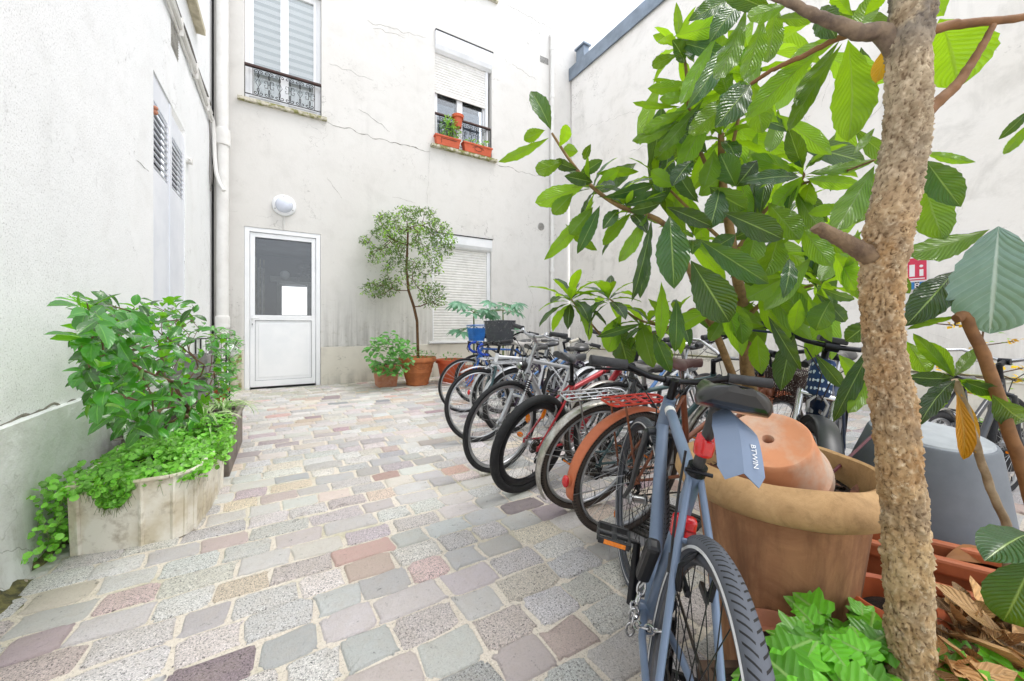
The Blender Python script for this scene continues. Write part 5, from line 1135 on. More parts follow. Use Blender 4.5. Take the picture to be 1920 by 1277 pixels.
def seat(t): return V(t.location)
def pot(name, label, cat, c, prof, mat, soilz, soilr, n=40, group=None, bevel=0, **k):
    t = thing(name, label, cat, c, group=group); mb = MB(); mb.lathe(prof, c, n, **k); p_ = part(t, t, mb, 'pot', mat)
    if soilz is not None:
        mb = MB(); mb.lathe([(soilr, soilz - .01), (soilr * .8, soilz + .004), (soilr * .4, soilz + .01), (0, soilz + .012)], c, 20, jit=.01); part(t, t, mb, 'soil', M_soil)
    return t
# ---- white ribbed planter on the left
def outline_planter(top):
    k = 1.03 if top else 1.0
    pts = [(-.86, 2.575), (-.60, 2.515)]
    for i in range(8): a = -pi / 2 + .18 + i / 7 * (pi / 2 - .1); pts.append((-.52 + .12 * cos(a), 2.64 + .13 * sin(a)))
    pts += [(-.375, 2.85), (-.36, 3.22), (-.86, 3.26)]
    cx, cy = -.62, 2.9
    return [(cx + (x - cx) * k, cy + (y - cy) * k) for x, y in pts]
t = thing('planter', 'stained white ribbed planter overflowing with clover at the foot of the left wall', 'planter', (-.62, 2.9, .006))
mb = MB(); a_o, b_o = outline_planter(False), outline_planter(True); n = len(a_o)
H0 = .33; A = [mb.pt((x, y, .006)) for x, y in a_o]; B_ = [mb.pt((x, y, H0)) for x, y in b_o]
inn = [mb.pt((-.62 + (x + .62) * .93, 2.9 + (y - 2.9) * .95, H0)) for x, y in b_o]; inb = [mb.pt((-.62 + (x + .62) * .92, 2.9 + (y - 2.9) * .94, .24)) for x, y in b_o]
mb.face(A[::-1])
for i in range(n): j = (i + 1) % n; mb.face((A[i], A[j], B_[j], B_[i])); mb.face((B_[i], B_[j], inn[j], inn[i])); mb.face((inn[i], inn[j], inb[j], inb[i]))
mb.face(inb)
M_planter = pm('stained_white_plastic', 'e2ddd0', 'c9bfa8', 5, .6, 0, .3, .003, dirt=.75, dirtc='857458', lo=.45, hi=.62)
pt_ = part(t, t, mb, 'trough', M_planter)
mb = MB()
for i in range(n): mb.tube([V((*b_o[i], H0)), V((*b_o[(i + 1) % n], H0))], .011, 8)
part(t, pt_, mb, 'lip', M_planter)
for idx in (0.12, 1.0, 2.6, 4.5, 6.5, 9.3, 10.3, 10.8, 11.3, 11.7):
    i = int(idx); f = idx - i; mb = MB(); a = V((*a_o[i], .01)).lerp(V((*a_o[(i + 1) % n], .01)), f); b = V((*b_o[i], H0)).lerp(V((*b_o[(i + 1) % n], H0)), f); mb.tube([a, b], .011, 6); part(t, pt_, mb, 'rib', M_planter)
mb = MB(); mb.grid(lambda u, v: V((-.84 + .45 * u, 2.58 + .62 * v, .29 + .03 * mnoise.noise((u * 5, v * 5, 0)))), 10, 10, True, False); part(t, t, mb, 'soil', M_soil)
def disk_leaf(mb, c, nrm, r):
    nrm = V(nrm).normalized(); u, w = frame_for(nrm); mb.rv = U(0, 1); a0 = U(0, 6)
    q = [mb.pt(c)]; N = 7
    for i in range(N):
        a = a0 + i * 2 * pi / N; q.append(mb.pt(V(c) + (u * cos(a) + w * sin(a)) * r + nrm * r * U(.05, .3)))
    for i in range(N): mb.face((q[0], q[1 + i], q[1 + (i + 1) % N]), True, [(.3, .5), (.5, .5 + .4 * cos(i)), (.5, .5 + .4 * cos(i + 1))])
    mb.rv = None
mb = MB(); st_ = MB()
def clov(p, r=.0125, up=.5):
    nn = V((U(-.7, .7), U(-.9, .3), 1 * up + U(0, .6))); disk_leaf(mb, p, nn, r * U(.7, 1.35))
    if random.random() < .25: st_.tube([V(p), V(p) + V((U(-.02, .02), U(-.02, .02), -.05))], .0008, 3, caps=False)
for _ in range(2300):
    x, y = U(-.89, -.35), U(2.5, 3.32); h = .33 + .085 * (1 - abs((x + .62) / .3) ** 2) * (.7 + .6 * mnoise.noise((x * 7, y * 7, 0))) * (.45 + .55 * min(1, max(0, (y - 2.5) / .3)))
    clov((x, y, h - U(0, .05)))
for _ in range(330):     # tongue over the front
    t0 = U(0, 1) ** .8; w = .11 * (1 - t0 * .75); clov((-.70 + U(-w, w), 2.52 - .03 * U(0, 1) , .36 - .13 * t0), up=.1)
for _ in range(380):     # trailing down between planter and wall
    t0 = U(0, 1); clov((-.925 + U(-.05, .06), 2.68 + U(-.13, .28) - .10 * t0, .36 - .33 * t0 ** 1.1), up=.2)
for _ in range(420):     # spilling over the right flank
    t0 = U(0, 1) ** 1.3; y = U(2.85, 3.5); clov((-.35 + .03 * U(-1, 1.3), y, .40 - .17 * t0), up=.2)
for _ in range(260): y = U(3.25, 3.45); clov((U(-.6, -.34), y, .40 + .05 * U(-1, 1)))
fo = part(t, t, mb, 'foliage', L_clov); part(t, fo, st_, 'stalk', M_greenstem)
# ---- second trough with citrus bush
t = thing('planter', 'dark grey-brown trough behind the white planter holding a citrus bush', 'planter', (-.62, 3.8, .006))
mb = MB(); mb.box((-.90, 3.36, .006), (-.34, 3.40, .37)); mb.box((-.90, 4.28, .006), (-.34, 4.32, .37)); mb.box((-.90, 3.40, .006), (-.87, 4.28, .37)); mb.box((-.37, 3.40, .006), (-.34, 4.28, .37)); tr_ = part(t, t, mb, 'trough', pm('trough_grey_brown', '8a8078', '6c625a', 6, .7, dirt=.4), bevel=.006)
mb = MB(); mb.tube([(-.92, 3.34, .375), (-.32, 3.34, .375), (-.32, 4.34, .375), (-.92, 4.34, .375)], .018, 8, closed=True); part(t, tr_, mb, 'lip', pm('trough_lip', '9c938b', '857b73', 6, .6), )
mb = MB(); mb.grid(lambda u, v: V((-.87 + .50 * u, 3.40 + .88 * v, .33 + .02 * mnoise.noise((u * 5, v * 5, 0)))), 8, 10, True, False); part(t, t, mb, 'soil', M_soil)
def interp(tab, x):
    for (a, b), (c, d) in zip(tab, tab[1:]):
        if x <= c: return b + (d - b) * (x - a) / (c - a)
    return tab[-1][1]
UP_ = [(122, 605), (150, 556), (185, 545), (230, 575), (270, 560), (330, 558), (380, 575), (400, 628), (445, 640)]
LO_ = [(122, 625), (160, 690), (175, 760), (230, 805), (330, 800), (400, 770), (445, 700)]
tg = []; lf = []
while len(lf) < 950:
    px_, py_ = U(150, 430), U(560, 805)
    if not interp(UP_, px_) + 4 < py_ < interp(LO_, px_): continue
    r = ray(px_, py_); X = U(-.97, -.42) if px_ < 400 else U(-.6, -.35); k = X / r.x
    p = V((X, r.y * k, EYE + r.z * k))
    if p.z < .40 or p.y > 4.6: continue
    lf.append(p)
    if random.random() < .16: tg.append(p)
bt_ = thing('citrus_bush', 'glossy green citrus bush leaning on the left wall behind the clover planter', 'shrub', (-.62, 3.75, .34))
mb = MB(); nodes = skeleton(mb, (-.62, 3.75, .33), tg, .016, .0018, .06, 6, .012, first=[(-.63, 3.68, .48), (-.66, 3.5, .62)]); part(bt_, bt_, mb, 'stem', M_twig)
mb = MB(); cen = V((-.7, 3.4, .75))
for p in lf:
    d = (p - cen).normalized() + V((U(-.8, .8), U(-.8, .8), U(-.9, .5)))
    if p.x < -.9: d.x = abs(d.x) * .3
    leaf(mb, p, d, V((U(-.7, .9), U(-1, .3), 1)), U(.06, .1), U(.028, .044), curl=U(.2, .9), fold=.3, p=1.0, q=.9, nu=6, nv=4, rip=.02)
part(bt_, bt_, mb, 'foliage', L_bush)
# spider plants
for k, (x, y, lab) in enumerate(((-.50, 3.50, 'striped spider plant at the near end of the grey-brown trough'), (-.44, 3.95, 'striped spider plant at the far end of the grey-brown trough'))):
    o = thing('spider_plant', lab, 'plant', (x, y, .35), group='spider plants in the trough'); mb = MB()
    for i in range(46):
        a = U(0, 6.28); e = U(.5, 1.25); d = V((cos(a) * cos(e), sin(a) * cos(e), sin(e))); L = U(.2, .34)
        leaf(mb, (x + U(-.03, .03), y + U(-.03, .03), .38), d, V((0, 0, 1)) - d * .2 + V((0, 0, .4)), L, .014, curl=U(1.2, 2.3), fold=.4, p=.7, q=.4, nu=8, nv=2, rip=0)
    part(o, o, mb, 'foliage', L_spid)
# far end of the left wall: wire stand, lantern, small pots, shrub
g_ = onG(424, 762); t = thing('plant_stand', 'thin black wire plant stand at the far end of the left wall', 'plant stand', (g_.x, g_.y, 0)); zt = EYE + (612 - 635) / FPX * 5.1
for dx, dy in ((0, 0), (-.32, 0), (-.32, .35), (0, .35)): mb = MB(); mb.tube([(g_.x + dx, g_.y + dy, .005), (g_.x + dx, g_.y + dy, zt)], .010, 6); part(t, t, mb, 'leg', M_iron)
for z in (zt, .62, .30):
    mb = MB(); mb.tube([(g_.x, g_.y, z), (g_.x - .32, g_.y, z), (g_.x - .32, g_.y + .35, z), (g_.x, g_.y + .35, z)], .007, 6, closed=True)
    for i in range(1, 7): mb.tube([(g_.x - .32 * i / 7, g_.y, z), (g_.x - .32 * i / 7, g_.y + .35, z)], .004, 4)
    part(t, t, mb, 'shelf', M_iron)
mb = MB()
for i in range(1, 6): mb.tube([(g_.x - .32 * i / 6, g_.y, .30), (g_.x - .32 * i / 6, g_.y, zt)], .004, 4)
part(t, t, mb, 'wire_side', M_iron)
t = thing('lantern', 'round white lantern hanging at the wire plant stand', 'lantern', (g_.x + .04, g_.y + .16, .62)); mb = MB(); c_ = (g_.x + .03, g_.y + .17, .74); mb.ball(c_, .095, 20, 14); part(t, t, mb, 'globe', M_trim); mb = MB(); mb.tube([(c_[0], c_[1], .83), (c_[0], c_[1], zt)], .003, 5); part(t, t, mb, 'hook', M_iron)
pot('flower_pot', 'small orange pot on the paving at the wire stand', 'plant pot', (g_.x - .10, g_.y + .16, .006), [(.08, 0), (.11, .18), (.13, .18), (.13, .22), (.105, .22), (.1, .17)], M_terra_or, .18, .1, 24)
t = thing('leafy_shrub', 'light green shrub on the wire stand beside the drainpipe', 'shrub', (g_.x - .15, g_.y + .15, .32)); mb = MB(); tg = []; lm = MB()
for _ in range(330):
    px_, py_ = U(385, 452), U(612, 705)
    if ((px_ - 415) / 38) ** 2 + ((py_ - 660) / 48) ** 2 > 1: continue
    d_ = U(4.7, 5.5); p = P(px_, py_, d_); p.x = max(p.x, XL + .03); leaf(lm, p, V((U(-1, 1), U(-1, 1), U(-.4, .8))), V((0, -.3, 1)), U(.06, .11), U(.03, .045), nu=4, nv=2)
    if random.random() < .15: tg.append(p)
for _ in range(70):
    p = P(U(395, 440), U(712, 752), U(4.8, 5.3)); p.x = max(p.x, XL + .03); leaf(lm, p, V((U(-1, 1), U(-1, 1), U(-.2, .8))), V((0, -.3, 1)), .09, .05, nu=4, nv=2)
skeleton(mb, (g_.x - .15, g_.y + .15, .32), tg, .009, .0015, .08, 5); part(t, t, mb, 'stem', M_twig); part(t, t, lm, 'foliage', L_ger)
t = thing('crate', 'grey slatted crate behind the citrus bush by the left wall', 'crate', (-.82, 4.95, 0)); mb = MB()
for i in range(6):
    for (a, b) in (((-.98, 4.75), (-.66, 4.77)), ((-.98, 5.15), (-.66, 5.17)), ((-.68, 4.77), (-.66, 5.15))): mb.box((a[0], a[1], .1 + i * .12), (b[0], b[1], .19 + i * .12))
part(t, t, mb, 'slats', pm('grey_wood', '8d8b88', '6d6b68', 9, .8)); mb = MB()
for x, y in ((-.97, 4.78), (-.70, 4.78), (-.70, 5.14)): mb.box((x, y, .0), (x + .03, y + .03, .82))
part(t, t, mb, 'corner_post', pm('grey_wood', '8d8b88'))

# ---- three pots by the back wall
random.seed(5)
g1 = onG(728, 727); x, y = g1.x, g1.y + .18; t = thing('square_pot', 'square terracotta pot with whitish bloom beside the tree pot', 'plant pot', (x, y, .006)); mb = MB()
def frust(mb, c, h0, h1, z0, z1):
    A = [mb.pt((c[0] + a * h0, c[1] + b * h0, z0)) for a, b in ((-1, -1), (1, -1), (1, 1), (-1, 1))]; B_ = [mb.pt((c[0] + a * h1, c[1] + b * h1, z1)) for a, b in ((-1, -1), (1, -1), (1, 1), (-1, 1))]
    mb.face(A[::-1]); mb.face(B_)
    for i in range(4): mb.face((A[i], A[(i + 1) % 4], B_[(i + 1) % 4], B_[i]))
frust(mb, (x, y), .155, .19, .006, .32); frust(mb, (x, y), .21, .22, .3202, .40); part(t, t, mb, 'pot', pm('terracotta_bloom', 'c48a6e', 'b77458', 6, .85, 0, .2, .002, dirt=.55, dirtc='d8c0b0'), bevel=.012)
mb = MB(); mb.box((x - .18, y - .18, .401), (x + .18, y + .18, .404)); part(t, t, mb, 'soil', M_soil)
mb = MB(); lm = MB(); tg = []
for _ in range(430):
    px_, py_ = U(686, 775), U(618, 705); e = ((px_ - 732) / 44) ** 2 + ((py_ - 665) / 42) ** 2
    if e > 1 + .3 * mnoise.noise((px_ * .1, py_ * .1, 0)): continue
    p = P(px_, py_, 6.35 + U(-.25, .35)); p.y = min(p.y, YB - .1)
    if random.random() < .13: tg.append(p)
    leaf(lm, p, V((U(-1, 1), U(-1, .6), U(-.5, .6))), V((0, -.5, 1)), U(.06, .12), U(.05, .08), nu=3, nv=2, p=.9)
skeleton(mb, (x, y, .40), tg, .012, .002, .08, 5); part(t, t, mb, 'stem', M_greenstem); part(t, t, lm, 'foliage', L_ger)
g2 = onG(788, 724); x, y = g2.x, g2.y + .17; cc = (x, y, .006)
t = pot('tree_pot', 'round terracotta pot with garland relief holding the slender tree', 'plant pot', cc, [(.19, 0), (.205, .02), (.20, .05), (.25, .22), (.262, .24), (.258, .26), (.29, .40), (.32, .42), (.345, .44), (.345, .49), (.33, .51), (.30, .51), (.28, .45)], M_terra_gar, .46, .28, 44)
mb = MB()
for k in range(6):
    a0 = k * pi / 3; mb.tube([(x + (.285 - .02 * sin(pi * i / 8)) * cos(a0 + i / 8 * pi / 3), y + (.285 - .02 * sin(pi * i / 8)) * sin(a0 + i / 8 * pi / 3), .006 + .38 - .07 * sin(pi * i / 8)) for i in range(9)], .013, 6); mb.ball((x + .29 * cos(a0), y + .29 * sin(a0), .39), .024, 8, 6)
part(t, t, mb, 'garland', M_terra_gar)
mb = MB(); small_leaves(mb, (x, y, .53), .33, .28, .09, 330, .055, .03); part(t, t, mb, 'underplanting', L_ger)
TD = y * FW.y + x * FW.x
tt_ = thing('potted_tree', 'slender small-leaved tree with airy round crown against the back wall', 'tree', (x, y, .46))
line = [P(784, 672, TD), P(783, 635, TD), P(782, 602, TD), P(776, 575, TD), P(766, 545, TD), P(762, 505, TD), P(764, 460, TD), P(765, 430, TD)]
tg = []; lv = []
for _ in range(9000):
    px_, py_ = U(676, 855), U(386, 600)
    up = ((px_ - 767) / 86) ** 2 + ((py_ - 456) / 66) ** 2 < 1 + .35 * mnoise.noise((px_ * .05, py_ * .05, 3)); lo1 = ((px_ - 712) / 36) ** 2 + ((py_ - 542) / 15) ** 2 < 1; lo2 = ((px_ - 812) / 26) ** 2 + ((py_ - 555) / 24) ** 2 < 1; lo3 = ((px_ - 760) / 45) ** 2 + ((py_ - 520) / 25) ** 2 < .9 and random.random() < .5
    dens = .5 + .5 * max(0, min(1, (515 - py_) / 60)) if up else .8
    if not ((up and random.random() < dens) or lo1 or lo2 or lo3): continue
    if up and mnoise.noise((px_ * .045, py_ * .045, 7)) < -.28: continue
    s = sqrt(max(0.02, 1 - ((px_ - 767) / 90) ** 2)); p = P(px_, py_, TD + U(-.62, .62) * s * .9); p.y = min(p.y, YB - .06)
    lv.append(p)
    if random.random() < .085: tg.append(p)
    if len(lv) > 2500: break
mb = MB(); nodes = skeleton(mb, line[0], tg, .026, .0035, .11, 6, .02, first=line[1:]); part(tt_, tt_, mb, 'trunk', pm('slender_bark', '6e4f33', '4f3824', 25, .85, 0, .5, .003))
mb = MB(); mb2 = MB()
for p in lv:
    m_ = mb2 if (mnoise.noise(p * 3.1) > .18) else mb
    for _ in range(2): leaf(m_, p + V((U(-.03, .03), U(-.03, .03), U(-.03, .03))), V((U(-1, 1), U(-1, 1), U(-.5, 1))), V((U(-.5, .5), U(-.5, .5), 1)), U(.055, .09), U(.024, .036), nu=2, nv=2, rip=0)
part(tt_, tt_, mb, 'crown', L_small); part(tt_, tt_, mb2, 'new_growth', L_smallb)
g3 = onG(852, 719); cc = (g3.x, min(g3.y + .15, YB - .32), .006)
t = pot('flower_pot', 'orange plastic pot behind the wheel of the blue racing bicycle', 'plant pot', cc, [(.19, 0), (.2, .03), (.27, .38), (.30, .38), (.305, .44), (.285, .445), (.26, .37)], M_plas, .40, .25, 40)
mb = MB(); small_leaves(mb, (cc[0], cc[1], .48), .2, .15, .1, 120, .06, .03); part(t, t, mb, 'seedlings', L_ger)
def palmate(mb, c, d, nrm, r, n=8):
    d = V(d).normalized(); nrm = (V(nrm) - d * V(nrm).dot(d)).normalized(); w = nrm.cross(d)
    for i in range(n): a = (i - (n - 1) / 2) * 2.2 * pi / 1.35 / n; dd = d * cos(a) + w * sin(a); leaf(mb, c, dd, nrm, r * (1 - .25 * abs(a) / pi), r * .3, curl=.5, nu=5, nv=2, p=1.1)
for k, (cx_, cy_, lab) in enumerate(((888, 585, 'palm-leaved potted plant showing above the blue bicycle basket'), (943, 582, 'palm-leaved potted plant showing above the grey mesh basket'))):
    c = P(cx_, cy_, 6.9); c.y = min(c.y, YB - .35); gx, gy = c.x, c.y
    t = thing('palmate_plant', lab, 'plant', (gx, gy, .006), group='palm-leaved plants by the closed shutter'); mb = MB(); mb.lathe([(.14, .006), (.19, .34), (.2, .36), (.17, .36)], (gx, gy, 0), 24); part(t, t, mb, 'pot', M_terra_or)
    mb = MB(); st_ = MB(); st_.tube([(gx, gy, .3), (gx + .01, gy, 1.0), c], [.02, .016, .012], 7)
    for i in range(15):
        a = i * 2.4; e = U(-.3, .9) if i < 10 else U(-.9, -.2); L = U(.2, .42); q = c + V((cos(a) * cos(e) * L, sin(a) * cos(e) * L * .9, sin(e) * L * .7 - (0 if i < 10 else .25))); q.y = min(q.y, YB - .12); st_.tube([c + V((0, 0, 0 if i < 10 else -.25)), q], .004, 4); palmate(mb, q, V((cos(a), sin(a), -.1)), V((0, -.5, 1)), U(.2, .3))
    part(t, t, st_, 'stem', M_greenstem); part(t, t, mb, 'foliage', L_fats)

# ---- giant terracotta pot with an upturned pot in it
random.seed(9)
PC = V((1.243, .56, .006))
def giant_mat():
    m, nt, b, out = newmat('giant_pot_clay'); co = objco(nt); s = nd(nt, 'ShaderNodeSeparateXYZ'); nt.links.new(co, s.inputs[0])
    rim = ramp(nt, s.outputs[2], .580, .600)
    body = mix(nt, ramp(nt, noise(nt, co, 7, 7, .65, .6), .35, .65), lin('bb8a62'), lin('966848'))
    mp = nd(nt, 'ShaderNodeMapping'); mp.inputs['Scale'].default_value = (10, 10, 1.2); nt.links.new(co, mp.inputs[0])
    body = mix(nt, mth(nt, 'MULTIPLY', ramp(nt, noise(nt, mp.outputs[0], 1.5, 7, .65), .45, .62), .85), body, lin('7c563c'))
    rm = mix(nt, ramp(nt, noise(nt, co, 12, 7, .65, .5), .35, .68), lin('c29e70'), lin('a38054'))
    rm = mix(nt, mth(nt, 'MULTIPLY', ramp(nt, noise(nt, co, 26, 8, .75, .5), .52, .72), .5), rm, lin('7a5c3a'))
    nt.links.new(mix(nt, rim, body, rm), b.inputs['Base Color']); b.inputs['Roughness'].default_value = .78
    nt.links.new(bump(nt, noise(nt, co, 30, 7, .7), .5, .004), b.inputs['Normal']); return m
M_giant = giant_mat()
t = thing('giant_pot', 'giant weathered terracotta pot with thick tan rim in the foreground', 'plant pot', tuple(PC))
prof = [(.145, 0), (.152, .02), (.152, .05), (.178, .31), (.205, .54), (.212, .588), (.238, .590), (.262, .603), (.274, .627), (.270, .655), (.252, .677), (.234, .685), (.223, .681), (.218, .665), (.213, .615), (.205, .56)]
mb = MB(); mb.lathe(prof, PC, 96, flute=.006, flutez=(.04, .57), jit=.006); part(t, t, mb, 'pot', M_giant)
mb = MB(); mb.grid(lambda u, v: PC + V(((.03 + .18 * v) * cos(u * 2 * pi), (.03 + .18 * v) * sin(u * 2 * pi), .605 + .02 * mnoise.noise((cos(u * 6.28) * v * 4, sin(u * 6.28) * v * 4, 1)))), 48, 8, True, False); part(t, t, mb, 'soil', M_soil)
mb = MB()
for _ in range(60):
    a = U(0, 6.28); r = U(.1, .2); leaf(mb, PC + V((r * cos(a), r * sin(a), .617 + U(0, .012))), V((U(-1, 1), U(-1, 1), U(-.1, .25))), V((U(-.5, .5), U(-.5, .5), 1)), U(.03, .08), U(.012, .03), nu=4, nv=2, curl=U(-1, 1.2))
part(t, t, mb, 'leaf_litter', pm('litter', '6e4632', '3f261a', 40, .85))
rc = P(1450, 930, 1.11); rc.z = .645; tc = (V((0, 0, EYE)) - rc); tc.z = 0; tc.normalize()
ax = (V((0, 0, 1)) + tc * .62 - RT * .12).normalized(); q_ = V((0, 0, 1)).rotation_difference(ax).to_matrix()
t = thing('upturned_pot', 'small pale terracotta pot lying upside down on the giant pot', 'plant pot', tuple(rc))
mb = MB(); mb.lathe([(0.122, 0.000), (0.134, -0.002), (0.138, 0.018), (0.134, 0.040), (0.127, 0.045), (0.125, 0.048), (0.103, 0.137), (0.101, 0.151), (0.097, 0.155), (0.087, 0.155), (0.081, 0.152), (0.015, 0.152), (0.012, 0.141), (0.010, 0.088)], rc, 64, q_, jit=.003); part(t, t, mb, 'pot', pm('pale_terracotta', 'cc8c64', 'c9b4a0', 5, .8, 0, .3, .0025, dirt=.45, dirtc='a8684a', lo=.42, hi=.62))
mb = MB(); mb.lathe([(.012, .12), (0, .12)], rc, 16, q_); part(t, t, mb, 'drain_hole', M_dark)
t = MB(); t.tube([P(1540, 905, 1.08), P(1600, 850, 1.2), P(1650, 803, 1.32)], .0045, 7); tag(t.build('cane', pm('cane_maroon', '5a2230', '4a1b27', 12, .4)), 'thin dark red cane stuck in the giant pot', 'cane')
# ---- zinc tub
ZC = V((2.08, .49, .006)); ZR = Matrix.Rotation(radians(8), 3, RT); t = thing('zinc_tub', 'large grey zinc tub turned upside down behind the trunk', 'tub', tuple(ZC))
M_zt = pm('dull_zinc', '747a80', '61676d', 3, .65, .0, .15, .002, dirt=.3, dirtc='5d646e')
mb = MB(); mb.lathe([(.325, .05), (.33, .06), (.32, .07), (.285, .20), (.20, .55), (.168, .675), (.162, .685), (.15, .685)], ZC, 64, ZR, jit=.002); part(t, t, mb, 'body', M_zt)
mb = MB(); mb.lathe([(.156, .682), (.15, .692), (.08, .688), (0, .694)], ZC, 48, ZR, jit=.003); part(t, t, mb, 'lid', pm('frosted_lid', 'a9aeb2', '8d9398', 6, .5, 0, .3, .003))
c = P(1862, 800, 2.9); cc = (c.x, c.y, .006)
t = pot('flower_pot', 'black plastic pot with yellow-flowering twigs by the right wall', 'plant pot', cc, [(.10, 0), (.135, .27), (.155, .27), (.158, .31), (.14, .31), (.13, .27)], M_blk, .29, .13, 32)
mb = MB(); small_leaves(mb, (cc[0], cc[1], .32), .12, .12, .04, 160, .03, .02); part(t, t, mb, 'ground_cover', L_smallb)
mb = MB(); tw_ = [P(1860, 800, 2.9), P(1865, 740, 2.9), P(1872, 700, 2.9)]
tg = [P(a, b, 2.9 + U(-.2, .2)) for a, b in ((1735, 605), (1790, 610), (1800, 570), (1830, 650), (1900, 640), (1918, 690), (1880, 690), (1760, 690), (1815, 735), (1865, 740), (1845, 610), (1905, 715))]
skeleton(mb, (cc[0], cc[1], .3), tg, .012, .0025, .1, 6, .02, first=tw_[1:]); part(t, t, mb, 'twig', M_twig)
mb2 = MB(); M_pet = pm('yellow_petal', 'f2cc10', 'e8b808', 20, .6)
for q in tg:
    mb = MB()
    for _ in range(7): leaf(mb, q + V((U(-.03, .03), U(-.03, .03), U(-.02, .03))), V((U(-1, 1), U(-1, 1), U(-.3, 1))), V((0, -.6, 1)), .045, .03, nu=3, nv=2)
    part(t, t, mb, 'flower', M_pet)
    for _ in range(3): leaf(mb2, q + V((U(-.07, .07), U(-.07, .07), U(-.03, .06))), V((U(-1, 1), U(-1, 1), .4)), V((0, -.5, 1)), .05, .02, nu=3, nv=2)
part(t, t, mb2, 'foliage', L_smallb)
# clear panel behind the electric bicycle
c = P(1545, 700, 2.72); t = thing('moulded_panel', 'clear moulded plastic panel with round emblem behind the electric bicycle', 'panel', (c.x, c.y, .006)); w_ = .105; zt = .90
m, nt, b, out = newmat('clear_plastic'); b.inputs['Base Color'].default_value = lin('cfd2d2'); b.inputs['Roughness'].default_value = .18
tb = nd(nt, 'ShaderNodeBsdfTransparent'); mx = nd(nt, 'ShaderNodeMixShader'); mx.inputs[0].default_value = .42; nt.links.new(b.outputs[0], mx.inputs[1]); nt.links.new(tb.outputs[0], mx.inputs[2]); nt.links.new(mx.outputs[0], out.inputs[0])
nt.links.new(bump(nt, noise(nt, objco(nt), 40, 6, .8, 1.5), 1, .01), b.inputs['Normal']); M_clear = m
pts = [c + RT * (w_ * cos(a)) + V((0, 0, zt - w_ + w_ * sin(a) - c.z)) for a in [pi * i / 14 for i in range(15)]]; pts = [V((p.x, p.y, p.z)) for p in pts] + [V((*(c - RT * w_).xy, .006)), V((*(c + RT * w_).xy, .006))]
mb = MB(); mb.prism(pts, FW * .012); part(t, t, mb, 'sheet', M_clear)
mb = MB(); cz = zt - w_ - .01; rot = Matrix((RT, V((0, 0, 1)), -FW)).transposed()
for r_ in (.085, .068, .05): mb.tube([c + RT * (r_ * cos(a)) + V((0, 0, cz - c.z + r_ * sin(a))) - FW * .006 for a in [2 * pi * i / 28 for i in range(28)]], .003, 5, closed=True)
mb.ball(c + V((0, 0, cz - c.z)) - FW * .004, .024, 10, 6, (1.2, .3, .6)); part(t, t, mb, 'emblem', pm('grey_relief', '9a9c9c', '7d7f7f', 20, .4))
# ---- terracotta troughs on the right
M_tro = pm('trough_terracotta', 'b8683f', '9e5532', 6, .6, 0, .15, .002, dirt=.3, dirtc='6b3b24')
def trough(lab, c, x0, x1, y0, y1, zt, rw, mat=M_tro):
    t = thing('long_planter', lab, 'planter', (c[0], c[1], .006), (0, 0, radians(22)), group='terracotta planters on the right'); mb = MB()
    for a in ((x0, y0, x1, y0 + .015), (x0, y1 - .015, x1, y1), (x0, y0 + .015, x0 + .015, y1 - .015), (x1 - .015, y0 + .015, x1, y1 - .015)): mb.box((a[0], a[1], 0), (a[2], a[3], zt - rw))
    mb.build('trough', mat, t); mb = MB(); mb.box((x0 - .016, y0 - .016, zt - rw), (x0 + .018, y1 + .016, zt)); mb.box((x1 - .018, y0 - .016, zt - rw), (x1 + .016, y1 + .016, zt)); mb.box((x0 + .018, y0 - .016, zt - rw), (x1 - .018, y0 + .018, zt)); mb.box((x0 + .018, y1 - .018, zt - rw), (x1 - .018, y1 + .016, zt)); mb.build('rim', mat, t, bevel=.009)
    mb = MB(); mb.grid(lambda u, v: V((x0 + .017 + (x1 - x0 - .034) * u, y0 + .017 + (y1 - y0 - .034) * v, zt - .05 + .02 * mnoise.noise((u * 6, v * 9, 2)))), 8, 20, True, False); mb.build('soil', M_soil, t); return t
trough('long terracotta planter wedged between the giant pot and the zinc tub', (1.66, .36), -.06, .06, -.55, .12, .41, .045)
trough('lower terracotta planter with leaf litter in front of the long one', (1.50, .30), -.05, .05, -.50, .05, .36, .03)
mb = MB(); q = P(1800, 1040, 1.25); mb.rv = .5
leaf(mb, P(1770, 1048, 1.13), P(1850, 1050, 1.1) - P(1770, 1048, 1.13), V((0, -.3, 1)), .17, .10, curl=.8, fold=.7, nu=8, nv=4); o = mb.build('fallen_leaf', pm('fallen_leaf', '8a5a28', '6f431c', 10, .7)); tag(o, 'single folded brown leaf lying on the long terracotta planter', 'leaf')
t = pot('round_pot', 'round orange pot with thick rim beside the bark-covered trunk', 'plant pot', (1.305, .328, .006), [(.06, 0), (.082, .33), (.095, .335), (.104, .36), (.101, .39), (.090, .400), (.078, .395), (.073, .34)], M_terra_or, .35, .073, 44)
t = pot('small_pot', 'small pale terracotta pot at the foot of the giant pot, ivy spilling over it', 'plant pot', (.985, .425, .006), [(.065, 0), (.085, .31), (.10, .315), (.104, .35), (.093, .355), (.083, .32)], pm('pink_terracotta', 'd29274', 'bf7e60', 9, .8), .32, .083, 36)
